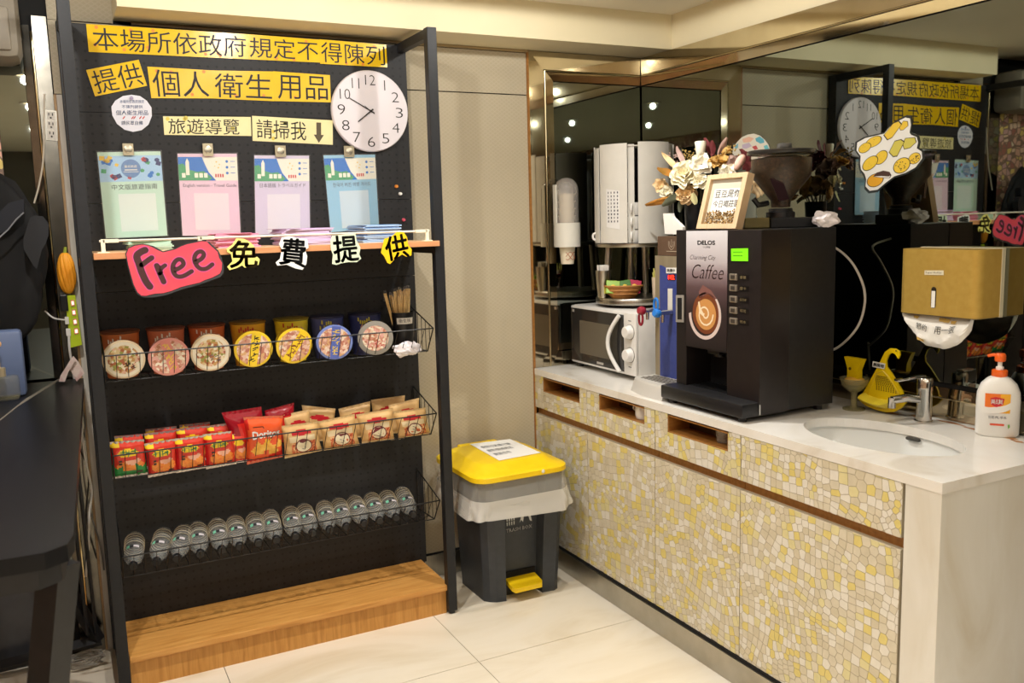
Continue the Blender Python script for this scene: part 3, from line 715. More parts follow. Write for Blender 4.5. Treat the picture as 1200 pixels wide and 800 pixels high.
for k, (nm, c, lab, q, title, tb) in enumerate(SH):
    th = thing('guide_sheet', lab, 'notice', tuple(q.base()), 'travel guide sheets on the pegboard')
    m = mat('paper '+nm, c, 0.5)
    obj('sheet', slab(B(), q, 0.0008), m, th)
    v0, v1 = (.045, .345) if k == 0 else (.04, .325)
    obj('banner', slab(B(), q, 0.0003, 0.0, v0, 1.0, v1, 0.0009), mat('print light blue', (168, 206, 238), 0.45) if k == 0 else pale_pr, th)
    if k == 0:
        rnd = random.Random(5)
        obj('banner_disc', qdisc(B(), q, .5, .195, .031, 0.0002, 0.0013, 24), mat('print slate blue', (104, 140, 190), 0.45), th)
        for col, pts in ((navy_pr, [(.93, .1), (.75, .1), (.22, .29), (.3, .28), (.95, .14)]), (blue_pr, [(.8, .28), (.08, .12), (.16, .13), (.2, .1), (.83, .25)]), (yell_pr, [(.1, .1), (.28, .15), (.06, .07), (.14, .1), (.18, .07)]), (red_pr, [(.2, .28), (.47, .3), (.72, .09), (.24, .3)]), (green_pr, [(.07, .22), (.68, .22), (.93, .27), (.78, .13)])):
            b = B()
            for u, v in pts:
                n = rnd.choice((4, 5, 6)); a = rnd.uniform(0, 3); s = rnd.uniform(.035, .06)
                qpoly(b, q, [(u+s*math.cos(a+2*PI*i/n), v+s*.6*math.sin(a+2*PI*i/n)) for i in range(n)], 0.0002, 0.0013)
            obj('banner_print', b, col, th)
        b = B(); qtext(b, q, '臺北旅遊', .40, .155, .6, .185, h=.0017, res=1); slab(b, q, .0001, .4, .205, .6, .215, .0016); slab(b, q, .0001, .38, .23, .62, .236, .0016)
        obj('banner_lettering', b, pale_pr, th)
    else:
        obj('banner_sky', qpoly(B(), q, [(0, v0), (.40, v0), (.44, .12), (.50, .22), (.62, v1), (0, v1)], .0002, .0013), blue_pr, th)
        obj('banner_hill', qpoly(B(), q, [(0, .13), (.08, .12), (.16, .19), (.3, .22), (.42, .21), (.52, .27), (.6, v1), (0, v1)], .0002, .0016), green_pr, th)
        b = B(); qpoly(b, q, [(.12, .26), (.12, .1), (.15, .055), (.18, .1), (.18, .26)], .0002, .0019)
        for u in (.05, .26, .34, .42): slab(b, q, .0002, u, .235, u+.06, .29, .0019)
        obj('banner_town', b, pale_pr, th)
        b = B()
        for i in range(3): qdisc(b, q, .82, .095+.07*i, .0048, .0002, .0013, 14)
        for i in range(3): slab(b, q, .0002, .88, .09+.07*i, .96, .097+.07*i, .0013)
        qpoly(b, q, [(.5, v1), (.55, .30), (.62, v1)], .0002, .0021)
        obj('banner_icons', b, blue_pr, th)
        b = B()
        for u, v, s in ((.64, .1, .03), (.69, .13, .025), (.61, .15, .02), (.67, .17, .028)): qdisc(b, q, u, v, s*.09, .0002, .0013, 8)
        obj('banner_yellow_print', b, yell_pr, th)
        b = B()
        for u in (.61, .65, .69, .73): slab(b, q, .0002, u, .245, u+.025, .285, .0013)
        obj('banner_red_print', b, red_pr, th)
    obj('title', qtext(B(), q, title, *tb, bold=(-0.01 if k == 0 else 0.0), h=0.0013, res=2), mat('title ink', (44, 54, 60), 0.6) if k == 0 else mat('title ink violet', (70, 62, 86), 0.6), th)
    qq = [(.26, .49, .86, .93), (.23, .48, .82, .93), (.22, .49, .82, .98), (.24, .47, .82, .96)][k]
    obj('white_square', slab(B(), q, .0003, *qq, .0009), mat('square '+nm, tuple(min(250, int(v*.35+236*.65)) for v in c), 0.5), th)
    e = Q(q.P(-.02, -.015, .002), q.P(1.02, -.015, .002), q.P(1.02, 1.012, .002), q.P(-.02, 1.012, .002))
    obj('sleeve', slab(B(), e, 0.0003), clear_film, th)
    cx, cz = CLIP[k]
    t = thing('magnet_clip', 'square metal clip holding the top of the '+nm+' sheet', 'clip', Q(*[q.P(.5, .0)]*4).c[0] if False else tuple(q.P(.5, .02)), 'clips on the guide sheets')
    d = 6.8
    cq = [(0.2343, 3.3065, 1.7895), (0.4922, 3.3065, 1.7934), (0.7430, 3.3065, 1.7895), (1.0000, 3.3065, 1.7914)][k]
    ce = [(0.2685, 3.3065, 1.7503), (0.5273, 3.3065, 1.7496), (0.7822, 3.3065, 1.7487), (1.0399, 3.3065, 1.7508)][k]
    cm = mat('clip champagne plate', (190, 178, 150), 0.3, 0.7)
    obj('plate', B().box(cq[0], ce[0], 3.300, 3.304, ce[2], cq[2], 0.001), cm, t)
    obj('disc', B().lathe([(0.013, 0), (0.013, 0.003), (0.010, 0.004), (0, 0.003)], ((cq[0]+ce[0])/2, 3.2998, (cq[2]+ce[2])/2), (0, -1, 0), 18), mat('clip disc', (206, 198, 178), 0.25, 0.8), t, True)
for p, c, n in (((1.2060, 3.3149, 1.6404), (222, 140, 60), 'orange'), ((1.2205, 3.3149, 1.6120), (236, 234, 228), 'white'), ((1.2297, 3.3149, 1.5109), (204, 84, 104), 'pink')):
    o = obj('push_pin', B().lathe([(0, 0), (0.007, 0), (0.006, 0.004), (0.004, 0.007), (0.0055, 0.011), (0, 0.011)], p, (0, -1, 0), 10), mat('pin '+n, c, 0.35), None, True, loc=p)
    tag(o, 'small '+n+' push pin in the pegboard right of the blue sheet', 'pin')

# ---- wall clock (ten to eight)
cc = Vector((1.1103, 3.2900, 1.9212)); cc.y = 3.3145
ck = thing('wall_clock', 'round white wall clock with thin black numerals on the pegboard', 'clock', tuple(cc))
clock_white = mat('clock dial white', (232, 226, 232), 0.5)
CR = 0.1505
obj('case', B().lathe([(0, 0), (CR-0.004, 0), (CR, 0.004), (CR, 0.016), (CR-0.003, 0.020), (CR-0.006, 0.0195)], cc, (0, -1, 0), 64, cap=False), clock_white, ck, True)
obj('dial', B().cyl(cc+Vector((0, -0.0188, 0)), cc+Vector((0, -0.0192, 0)), CR-0.0055, n=64), clock_white, ck)
def cp(x, z, h=0.0196): return cc + Vector((x, -h, z))
tilt = math.radians(1.5)
for i in range(1, 13):
    a = PI/2 - 2*PI*i/12 - tilt; r = 0.114; s = str(i); hh = 0.0185; wv = 0.0036 if s == '1' else (0.026 if len(s) == 1 else 0.036 if s != '11' else 0.026)
    hw = wv*0.55; c0, s0 = r*math.cos(a), r*math.sin(a)
    obj('numeral', put_text(B(), lambda u, v: cp(c0-hw+2*hw*u, s0+hh-2*hh*v), s, -0.014), ink, ck)
def hand(ang, L, tail, w):
    a = PI/2 - math.radians(ang); d = Vector((math.cos(a), 0, math.sin(a))); n = Vector((-d.z, 0, d.x)); b = B()
    o = cc + Vector((0, -0.0215, 0))
    return b.prism([o-d*tail-n*w, o-d*tail+n*w, o+d*L+n*w*.7, o+d*L-n*w*.7], (0, -0.001, 0))
obj('hour_hand', hand(232, 0.066, 0.012, 0.0026), ink, ck)
obj('minute_hand', hand(299, 0.093, 0.016, 0.0022), ink, ck)
obj('second_hand', hand(128, 0.018, 0.03, 0.0008), ink_grey, ck)
obj('hub', B().cyl(cc+Vector((0, -0.019, 0)), cc+Vector((0, -0.0245, 0)), 0.0045, n=14), ink, ck)

# ---- leaflet piles on the shelf
def pile(nm, c, x0, x1, y0, y1, n, seed, fan=0.0):
    rnd = random.Random(seed); m = mat('leaflet '+nm, c, 0.55); edge = mat('leaflet edge '+nm, tuple(int(v*.6+240*.4) for v in c), 0.6)
    z = 1.4325
    for i in range(n):
        h = 0.0047 if i < n-1 else 0.0014
        a = rnd.uniform(-.05, .05) + (fan if i == n-1 else 0); cx, cy = (x0+x1)/2 + rnd.uniform(-.006, .006), (y0+y1)/2 + rnd.uniform(-.005, .005)
        M = Matrix.Translation((cx, cy, z+h/2)) @ Matrix.Rotation(a, 4, 'Z')
        w, d = (x1-x0)/2, (y1-y0)/2
        b = B(); b.box(-w, w, -d, d, -h/2, h/2*.2, M=M)
        b.mi = 1; b.box(-w+.002, w, -d+.001, d, h/2*.25, h/2, M=M)
        o = obj('leaflet', b, [edge, m], None, loc=(cx, cy, z))
        tag(o, f'{nm} folded leaflet, {"topmost" if i == n-1 else ordinal(i)+" from the bottom"} of its pile on the shelf', 'leaflet', f'{nm} leaflets on the shelf'); z += h + 0.0004
    return z
pile('mint green', (176, 216, 190), 0.215, 0.345, 3.10, 3.275, 7, 1, 0.12)
pile('pink', (228, 130, 168), 0.475, 0.615, 3.07, 3.255, 10, 2, -0.2)
pile('lilac', (206, 176, 216), 0.70, 0.865, 3.05, 3.255, 12, 3, 0.16)
pile('sky blue', (142, 180, 226), 0.985, 1.12, 3.05, 3.255, 13, 4, -0.1)

# ---- Free sign and the four characters hanging from the shelf edge
FY = 2.981
fr = [(0.1970, 2.9810, 1.4267), (0.2047, 2.9810, 1.4433), (0.2224, 2.9810, 1.4509), (0.2440, 2.9810, 1.4538), (0.2610, 2.9810, 1.4504), (0.2736, 2.9810, 1.4444), (0.2902, 2.9810, 1.4336), (0.3029, 2.9810, 1.4275), (0.3185, 2.9810, 1.4306), (0.3388, 2.9810, 1.4349), (0.3573, 2.9810, 1.4436), (0.3757, 2.9810, 1.4500), (0.3985, 2.9810, 1.4539), (0.4215, 2.9810, 1.4578), (0.4360, 2.9810, 1.4564), (0.4479, 2.9810, 1.4426), (0.4673, 2.9810, 1.4228), (0.4706, 2.9810, 1.4034), (0.4787, 2.9810, 1.3862), (0.4758, 2.9810, 1.3647), (0.4694, 2.9810, 1.3529), (0.4454, 2.9810, 1.3412), (0.4219, 2.9810, 1.3347), (0.4054, 2.9810, 1.3275), (0.3754, 2.9810, 1.3220), (0.3479, 2.9810, 1.3165), (0.3204, 2.9810, 1.3062), (0.2933, 2.9810, 1.3003), (0.2669, 2.9810, 1.3000), (0.2426, 2.9810, 1.2950), (0.2297, 2.9810, 1.2967), (0.2197, 2.9810, 1.3076), (0.2109, 2.9810, 1.3314), (0.2049, 2.9810, 1.3641), (0.2000, 2.9810, 1.3944)]
bk = [(0.1943, 2.9816, 1.4291), (0.2029, 2.9816, 1.4462), (0.2227, 2.9816, 1.4546), (0.2465, 2.9816, 1.4570), (0.2762, 2.9816, 1.4490), (0.3032, 2.9816, 1.4312), (0.3392, 2.9816, 1.4391), (0.3760, 2.9816, 1.4537), (0.4241, 2.9816, 1.4615), (0.4442, 2.9816, 1.4551), (0.4700, 2.9816, 1.4274), (0.4787, 2.9816, 1.4055), (0.4834, 2.9816, 1.3788), (0.4828, 2.9816, 1.3570), (0.4710, 2.9816, 1.3417), (0.4402, 2.9816, 1.3318), (0.4026, 2.9816, 1.3204), (0.3520, 2.9816, 1.3091), (0.3017, 2.9816, 1.2931), (0.2617, 2.9816, 1.2886), (0.2336, 2.9816, 1.2904), (0.2184, 2.9816, 1.3007), (0.2077, 2.9816, 1.3292), (0.2019, 2.9816, 1.3643), (0.1966, 2.9816, 1.3945)]
th = thing('free_sign', 'red laminated cut-out sign with the handwritten word Free hanging from shelf', 'sign', (fr[24][0], FY, fr[24][2]))
obj('laminate', B().prism(bk, (0, 0.0004, 0)), mat('laminate film grey', (70, 70, 72), 0.12), th)
obj('sheet', B().prism(fr, (0, -0.0006, 0)), noisy('coral red card', [(0.3, (226, 72, 92)), (0.7, (236, 88, 100))], 12, rough=0.3), th)
N_ = (0, -1, 0)
L_F1 = [(0.2513, 2.9800, 1.4370), (0.2379, 2.9800, 1.4310), (0.2262, 2.9800, 1.4195), (0.2301, 2.9800, 1.3976), (0.2365, 2.9800, 1.3695), (0.2460, 2.9800, 1.3411), (0.2564, 2.9800, 1.3232)]
L_F2 = [(0.2382, 2.9800, 1.3912), (0.2538, 2.9800, 1.4026), (0.2684, 2.9800, 1.4122)]
L_R1 = [(0.2814, 2.9800, 1.3874), (0.2880, 2.9800, 1.3655), (0.2981, 2.9800, 1.3359)]
L_R2 = [(0.2891, 2.9800, 1.3622), (0.2937, 2.9800, 1.3774), (0.3059, 2.9800, 1.3871)]
L_E1 = [(0.3339, 2.9800, 1.3707), (0.3501, 2.9800, 1.3780), (0.3612, 2.9800, 1.3893), (0.3550, 2.9800, 1.4028), (0.3416, 2.9800, 1.4019), (0.3298, 2.9800, 1.3870), (0.3283, 2.9800, 1.3673), (0.3379, 2.9800, 1.3517), (0.3571, 2.9800, 1.3507), (0.3838, 2.9800, 1.3645)]
L_E2 = [(0.3976, 2.9800, 1.3933), (0.4151, 2.9800, 1.4020), (0.4247, 2.9800, 1.4150), (0.4181, 2.9800, 1.4257), (0.4042, 2.9800, 1.4224), (0.3950, 2.9800, 1.4067), (0.3980, 2.9800, 1.3866), (0.4106, 2.9800, 1.3717), (0.4289, 2.9800, 1.3708), (0.4482, 2.9800, 1.3833)]
b = B(); b2 = B()
for L, w in ((L_F1, .0205), (L_F2, .016), (L_R1, .0165), (L_R2, .0125), (L_E1, .0135), (L_E2, .0135)):
    p = smooth_path(L, 4); stroke(b2, p, w+.0055, N_, -.0002); stroke(b, p, w, N_, .0001)
obj('lettering_glow', b2, mat('magenta outline', (214, 84, 150), 0.4), th)
obj('lettering', b, mat('dark brown marker', (74, 44, 44), 0.4), th)

CH = [('免', 'pale yellow cut-out character 免 hanging from shelf, nearest the Free sign', (246, 234, 130), (66, 50, 18), [(0.5285, 2.9810, 1.4638), (0.5520, 2.9810, 1.4620), (0.5658, 2.9810, 1.4553), (0.5838, 2.9810, 1.4376), (0.5837, 2.9810, 1.3985), (0.5911, 2.9810, 1.4021), (0.5992, 2.9810, 1.3930), (0.5943, 2.9810, 1.3760), (0.5793, 2.9810, 1.3679), (0.5482, 2.9810, 1.3684), (0.5415, 2.9810, 1.3760), (0.5220, 2.9810, 1.3673), (0.5005, 2.9810, 1.3625), (0.4942, 2.9810, 1.3734), (0.5118, 2.9810, 1.3910), (0.5086, 2.9810, 1.4139), (0.4974, 2.9810, 1.4215), (0.4958, 2.9810, 1.4312), (0.5154, 2.9810, 1.4449)], [(0.5038, 2.9810, 1.4598), (0.5956, 2.9810, 1.4567), (0.5926, 2.9810, 1.3648), (0.4984, 2.9810, 1.3674)]),
      ('費', 'white cut-out character 費 hanging from the shelf edge', (238, 238, 234), (22, 22, 24), [(0.6750, 2.9810, 1.4624), (0.6979, 2.9810, 1.4662), (0.7260, 2.9810, 1.4596), (0.7602, 2.9810, 1.4540), (0.7632, 2.9810, 1.4253), (0.7511, 2.9810, 1.4171), (0.7569, 2.9810, 1.3968), (0.7524, 2.9810, 1.3712), (0.7380, 2.9810, 1.3518), (0.7141, 2.9810, 1.3575), (0.6864, 2.9810, 1.3714), (0.6552, 2.9810, 1.3694), (0.6502, 2.9810, 1.3799), (0.6651, 2.9810, 1.3922), (0.6726, 2.9810, 1.4230), (0.6652, 2.9810, 1.4402)], [(0.6750, 2.9810, 1.4624), (0.7591, 2.9810, 1.4551), (0.7487, 2.9810, 1.3558), (0.6571, 2.9810, 1.3728)]),
      ('提', 'pale green cut-out character 提 hanging from the shelf edge', (214, 226, 198), (28, 28, 26), [(0.8457, 2.9810, 1.4627), (0.8786, 2.9810, 1.4645), (0.9088, 2.9810, 1.4677), (0.9284, 2.9810, 1.4706), (0.9318, 2.9810, 1.4424), (0.9440, 2.9810, 1.4184), (0.9385, 2.9810, 1.3951), (0.9445, 2.9810, 1.3801), (0.9280, 2.9810, 1.3690), (0.8976, 2.9810, 1.3704), (0.8733, 2.9810, 1.3674), (0.8550, 2.9810, 1.3624), (0.8404, 2.9810, 1.3671), (0.8451, 2.9810, 1.3989), (0.8390, 2.9810, 1.4166), (0.8386, 2.9810, 1.4427)], [(0.8439, 2.9810, 1.4627), (0.9330, 2.9810, 1.4646), (0.9392, 2.9810, 1.3726), (0.8469, 2.9810, 1.3662)]),
      ('供', 'bright yellow cut-out character 供 hanging at right end of shelf edge', (244, 200, 30), (26, 22, 10), [(1.0309, 2.9810, 1.4449), (1.0629, 2.9810, 1.4558), (1.0793, 2.9810, 1.4684), (1.1048, 2.9810, 1.4665), (1.1168, 2.9810, 1.4481), (1.1189, 2.9810, 1.4239), (1.1323, 2.9810, 1.4052), (1.1300, 2.9810, 1.3841), (1.1136, 2.9810, 1.3788), (1.0948, 2.9810, 1.3886), (1.0686, 2.9810, 1.3747), (1.0487, 2.9810, 1.3569), (1.0394, 2.9810, 1.3609), (1.0280, 2.9810, 1.3854), (1.0173, 2.9810, 1.3978), (1.0235, 2.9810, 1.4214)], [(1.0261, 2.9810, 1.4510), (1.1130, 2.9810, 1.4650), (1.1259, 2.9810, 1.3782), (1.0369, 2.9810, 1.3623)])]
for ch, lab, c, ic, poly, tq in CH:
    th = thing('cutout_character', lab, 'sign', tuple(poly[len(poly)//2]), 'cut-out characters on the shelf edge')
    obj('backing', B().prism(poly, (0, -0.001, 0)), mat('cutout card '+ch, c, 0.35), th)
    q = Q(*tq)
    obj('lettering', qtext(B(), q, ch, .04, .03, .97, .97, bold=0.022, h=.0012), mat('cutout ink '+ch, ic, 0.4), th)

# ================================================================ NOODLE BOWLS
def food(nm, cs, sc): return spotted('noodle print '+nm, [(i/len(cs), c) for i, c in enumerate(cs)], sc, 0.35)
food_mix = food('mixed', [(214, 190, 140), (196, 150, 90), (228, 214, 180), (150, 150, 70), (220, 176, 150), (170, 96, 60), (234, 226, 206)], 120)
food_pink = food('pink', [(226, 196, 170), (210, 150, 130), (236, 222, 200), (186, 120, 90), (226, 170, 160)], 120)
food_meat = food('meat', [(206, 150, 130), (190, 120, 100), (228, 190, 170), (216, 170, 120), (236, 214, 196)], 110)
bowl_white = mat('bowl foam white', (236, 230, 220), 0.4)
FRONT = [('beige', (226, 204, 170), food_mix, None, (0.1711, 3.1180, 1.0828), -4), ('pink', (228, 158, 146), food_pink, (226, 140, 130), (0.3094, 3.1180, 1.0782), 3), ('beige', (222, 206, 180), food_mix, None, (0.4432, 3.1180, 1.0802), 0),
         ('yellow', (240, 204, 50), food_meat, (242, 206, 40), (0.5853, 3.1180, 1.0790), -3), ('yellow', (242, 214, 70), food_meat, (240, 200, 50), (0.7276, 3.1180, 1.0783), 4), ('blue', (120, 140, 206), food_meat, (84, 104, 186), (0.8728, 3.1180, 1.0779), -12), ('grey', (150, 146, 138), food_pink, None, (1.0276, 3.1180, 1.0803), -16)]
FL = ['noodle bowl lying with beige picture lid forward, leftmost in the basket', 'noodle bowl lying with pink striped lid forward', 'noodle bowl lying with beige picture lid forward, third from left',
      'noodle bowl lying with yellow lid and upright yellow stripe', 'noodle bowl lying with yellow lid and slanting red-lettered stripe', 'noodle bowl lying with blue striped lid forward', 'noodle bowl lying with grey rimmed lid, rightmost lid in the basket']
for k, (nm, c, fd, band, p, yaw) in enumerate(FRONT):
    p = Vector(p); ya = math.radians(yaw); d = Vector((math.sin(ya), -math.cos(ya), -0.16)).normalized()
    R = 0.0655
    th = thing('noodle_bowl', FL[k], 'noodle bowl', tuple(p), 'instant noodle bowls in the top basket')
    side = mat('bowl side '+nm, tuple(int(v*.9) for v in c), 0.35)
    obj('bowl', B().lathe([(0, -0.062), (R*.76, -0.062), (R*.78, -0.058), (R*.96, -0.004), (R, -0.002), (R, 0.0), (0, 0.0)], p, d, 36), side, th, True)
    ld = obj('lid', B().lathe([(0, 0.0012), (R-.002, 0.0012), (R-.0005, 0.0006), (R-.0005, 0.0002), (0, 0.0002)], p, d, 40), mat('lid '+nm, c, 0.3), th, True)
    up = Vector((0, 0, 1)); ux = d.cross(up).normalized() * -1; uz = ux.cross(d).normalized() * -1
    if uz.z < 0: uz = -uz
    if ux.x < 0: ux = -ux
    pt = lambda a, b_, h: p + ux*a*R + uz*b_*R + d*h
    if nm in ('beige',): obj('lid_ring', B().prism([pt(.9*math.cos(2*PI*i/32), .9*math.sin(2*PI*i/32), .0014) for i in range(32)], d*.0002), mat('lid ring cream', (232, 222, 200), .35), ld)
    rr = .74 if nm in ('beige', 'grey') else .86
    obj('lid_picture', B().prism([pt(rr*math.cos(2*PI*i/28), rr*math.sin(2*PI*i/28), .0018) for i in range(28)], d*.0002), fd, ld)
    a = {1: 0.25, 3: -.18, 4: -.6, 5: -.1}.get(k, 0.0)
    if band:
        ca, sa = math.cos(a), math.sin(a)
        rot = lambda x, z, h=.0022: pt(x*ca - z*sa, x*sa + z*ca, h)
        w = .24; off = .05
        bp = [rot(off-w, -.93), rot(off-w, .93), rot(off+w, .93), rot(off+w, -.93)]
        obj('lid_stripe', B().prism(bp, d*.0002), mat('lid stripe '+nm, band, .35), ld)
        b = B(); rnd = random.Random(k)
        for i in range(5):
            z0 = .62-.3*i
            for _ in range(4):
                x, z = off+rnd.uniform(-.13, .13), z0+rnd.uniform(-.1, .1); t = rnd.choice((0, PI/2, .6)); l = rnd.uniform(.06, .12)
                stroke(b, [rot(x-l*math.cos(t), z-l*math.sin(t), .0025), rot(x+l*math.cos(t), z+l*math.sin(t), .0025)], .0028, d, 0.0)
        obj('lid_marks', b, {1: mat('mark yellow', (240, 208, 70), .4), 3: ink, 4: mat('mark maroon', (130, 40, 40), .4), 5: mat('mark yellow', (240, 208, 70), .4)}[k], ld)
    else:
        b = B(); rnd = random.Random(k+3)
        for _ in range(10):
            x, z = rnd.uniform(0, .45), rnd.uniform(-.5, -.1); t = rnd.choice((.4, 1.9)); l = rnd.uniform(.04, .1)
            stroke(b, [pt(x-l*math.cos(t), z-l*math.sin(t), .0022), pt(x+l*math.cos(t), z+l*math.sin(t), .0022)], .0024, d, 0.0)
        obj('lid_marks', b, ink if k == 0 else ink_grey if k == 2 else ink_red, ld)
BACK = [('orange brown', (196, 112, 62), (0.1724, 3.2430, 1.1628)), ('salmon', (204, 118, 84), (0.3175, 3.2430, 1.1510)), ('rust orange', (198, 104, 60), (0.4526, 3.2430, 1.1491)), ('amber', (218, 164, 48), (0.5937, 3.2430, 1.1533)), ('lemon yellow', (222, 200, 50), (0.7498, 3.2430, 1.1538)), ('navy', (66, 74, 128), (0.8834, 3.2430, 1.1501)), ('dark navy', (52, 58, 104), (1.0291, 3.2430, 1.1522))]
for k, (nm, c, p) in enumerate(BACK):
    x, zt = p[0], 1.166
    R = 0.064
    th = thing('noodle_bowl', f'{nm} noodle bowl standing upright, {ordinal(k)} from left in the back row', 'noodle bowl', (x, 3.243, 1.0085), 'instant noodle bowls in the top basket')
    H = zt-1.0085
    obj('bowl', B().lathe([(0, 0), (R*.74, 0), (R*.76, .004), (R*.95, H-.012), (R*.96, H-.006)], (x, 3.243, 1.0085), n=36, cap=False), mat('bowl wrap '+nm, c, .35), th, True)
    obj('rim', B().lathe([(R*.96, H-.008), (R, H-.006), (R, H-.001), (R*.97, H), (0, H)], (x, 3.243, 1.0085), n=36, cap=False), mat('bowl rim '+nm, tuple(int(v*.55) for v in c), .35), th, True)
    b = B(); r1 = lambda z: R*(.76+.19*(z-.004)/(H-.016))+.0006
    pts = []
    for i in range(18):
        a = 2*PI*i/18; ang = -PI/2 + .1*k % .3 + .62*math.cos(a); z = H*.62 + .034*math.sin(a); pts.append((x+r1(z)*math.cos(ang), 3.243+r1(z)*math.sin(ang), 1.0085+z))
    b.face(pts); obj('side_picture', b, food_meat, th)
    b = B(); rnd = random.Random(k+50)
    for i in range(7):
        ang = -PI/2-.75+.12*i*1.1; z = H*.8+rnd.uniform(-.012, .012)
        q0 = [(x+(r1(z_)+.0006)*math.cos(a_), 3.243+(r1(z_)+.0006)*math.sin(a_), 1.0085+z_) for a_, z_ in ((ang, z-.006), (ang+.09, z-.008), (ang+.1, z+.006), (ang+.02, z+.008))]
        b.face(q0)
    obj('side_marks', b, mat('mark lime', (206, 196, 60), .4) if k > 4 else bowl_white if k < 3 else ink_red, th)

# chopstick cup and wrapped tissue bundle in the same basket
cx, cy = 1.172, 3.215
th = thing('chopstick_cup', 'black cup of wrapped wooden chopsticks at right end of noodle basket', 'cup', (cx, cy, 1.0085))
obj('cup', B().lathe([(0, 0), (.037, 0), (.038, .003), (.046, .152), (.044, .152), (.036, .006), (0, .006)], (cx, cy, 1.0085), n=28), black_plastic, th, True)
obj('label', B().grid(lambda u, v: (cx+(.0438+.0022*v)*math.cos(-PI/2-.75+1.5*u-.12), cy+(.0438+.0022*v)*math.sin(-PI/2-.75+1.5*u-.12), 1.0085+.108+.024*v), 10, 1), paper_white, th)
b = B(); put_text(b, lambda s, t: (cx+.0466*math.cos(-PI/2-.55+1.0*s-.12), cy+.0466*math.sin(-PI/2-.55+1.0*s-.12), 1.0085+.128-.014*t), '衛生筷', res=1)
obj('label_lettering', b, ink_grey, th)
chop = noisy('chopstick wood', [(.3, (214, 176, 112)), (.7, (232, 202, 146))], 30, (8, 8, 1), rough=.5)
rnd = random.Random(8)
for i in range(26):
    a = rnd.uniform(0, 2*PI); r = .034*math.sqrt(rnd.random()); lean = (rnd.uniform(-.1, .1), rnd.uniform(-.06, .06))
    if i == 0: a, r, lean = PI, .03, (-.28, -.02)
    x, y = cx+r*math.cos(a), cy+r*math.sin(a)*.8; z1 = .225+rnd.uniform(-.015, .015)
    t = thing('chopsticks', 'pair of wooden chopsticks leaning out to the left of the black cup' if i == 0 else 'pair of wooden chopsticks in clear film standing upright in the black cup', 'chopsticks', (x, y, 1.017), 'wooden chopsticks in the cup')
    p0, p1 = Vector((x*.5+cx*.5, y*.5+cy*.5, 1.017)), Vector((x+lean[0]*.18, y+lean[1]*.15, 1.0085+z1))
    if i == 0: p0, p1 = Vector((cx-.02, cy, 1.03)), Vector((cx-.071, cy-.005, 1.235))
    obj('stick', B().tube([p0, p1], .0034, 5), chop, t); obj('stick', B().tube([p0+Vector((.004, .003, 0)), p1+Vector((.0062, .002, 0))], .0034, 5), chop, t)
    obj('film_tip', B().tube([p1+Vector((.003, .001, -.03)), p1+Vector((.003, .001, .012))], .006, 6), clear_film, t)
def crumple(name, label, cat, c, r, sc, m, seed, amp=.45, sub=3, freq=9, kind_loc=None):
    b = B(); b.ball((0, 0, 0), 1, sub=sub)
    for v in b.bm.verts:
        n = noise.noise(v.co*1.6+Vector((seed, 0, 0))) + .5*noise.noise(v.co*3.6+Vector((0, seed, 0)))
        v.co *= 1 + amp*n
        v.co = Vector((v.co.x*sc[0]*r, v.co.y*sc[1]*r, v.co.z*sc[2]*r)) + Vector(c)
    return tag(obj(name, b, m, None, False, loc=c), label, cat)
tissue_m = mat('white tissue', (238, 232, 236), .8)
crumple('tissue_bundle', 'crumpled white tissue bundle at the front right of noodle basket', 'tissue', (1.1452, 3.1350, 1.0262), .042, (1.15, .45, .62), tissue_m, 3)
crumple('tissue_bundle', 'small crumpled tissue beside the tissue bundle in noodle basket', 'tissue', (1.1956, 3.1500, 1.0232), .022, (1.0, .8, 1.1), tissue_m, 9)

# ================================================================ SNACK BAGS
def bag(label, q, D, mats, pic, cat_group, extra=None, seed=0, name='snack_bag'):
    th = thing(name, label, 'snack bag', tuple(q.base()), cat_group)
    w, h = q.size(); rnd = random.Random(seed); s0 = rnd.uniform(0, 50)
    def prof(u, v):
        e = min(u, 1-u); f = min(v, 1-v)
        a = min(1, max(0, e/.22)); c = min(1, max(0, (f-.07)/.25))
        return D*(1-(1-a)**2)**.5*(1-(1-c)**2)**.5*(1+.28*noise.noise(Vector((u*3+s0, v*3.4, 0)))) + .0008 + .0012*noise.noise(Vector((u*9+s0, v*9, 3)))
    def edge(u, v):
        k = .035*math.sin(PI*v)*(1 if u < .5 else -1)*abs(2*u-1)
        return u+k, v
    fr = lambda u, v, h=0.0: q.P(*edge(u, v), prof(u, v)+h)
    b = B(); b.grid(fr, 22, 28, pic); b.grid(lambda u, v: q.P(*edge(u, v), -prof(u, v)*.8), 10, 12, lambda u, v: 0)
    obj('pouch', b, mats, th, True, angle=60)
    for va, vb in ((0.0, .06), (.94, 1.0)):
        b = B(); b.grid(lambda u, v: q.P(edge(u, va+(vb-va)*v)[0], va+(vb-va)*v, .0016+.0007*math.sin(u*w/.0022*.8)), 30, 1, lambda u, v: 0); obj('crimped_seam', b, mats[-1], th)
    if extra: extra(th, fr)
    return th
bag_red = mat('bag red film', (198, 30, 36), .22); bag_orange = noisy('bag orange snack picture', [(.3, (226, 84, 40)), (.5, (240, 150, 60)), (.7, (232, 110, 50))], 60, rough=.25)
bag_yellow = mat('bag yellow film', (246, 206, 40), .25); bag_white = mat('bag silver white film', (236, 226, 214), .25); bag_green = mat('bag green film', (36, 132, 62), .2)
bag_scar = mat('bag scarlet film', (214, 60, 44), .22); bag_pale = mat('bag pale pink film', (240, 178, 150), .25); seam_silver = mat('seam silver', (206, 196, 190), .25, .5)
RM = [bag_red, bag_orange, bag_yellow, bag_white, bag_green, bag_scar, bag_pale, seam_silver]
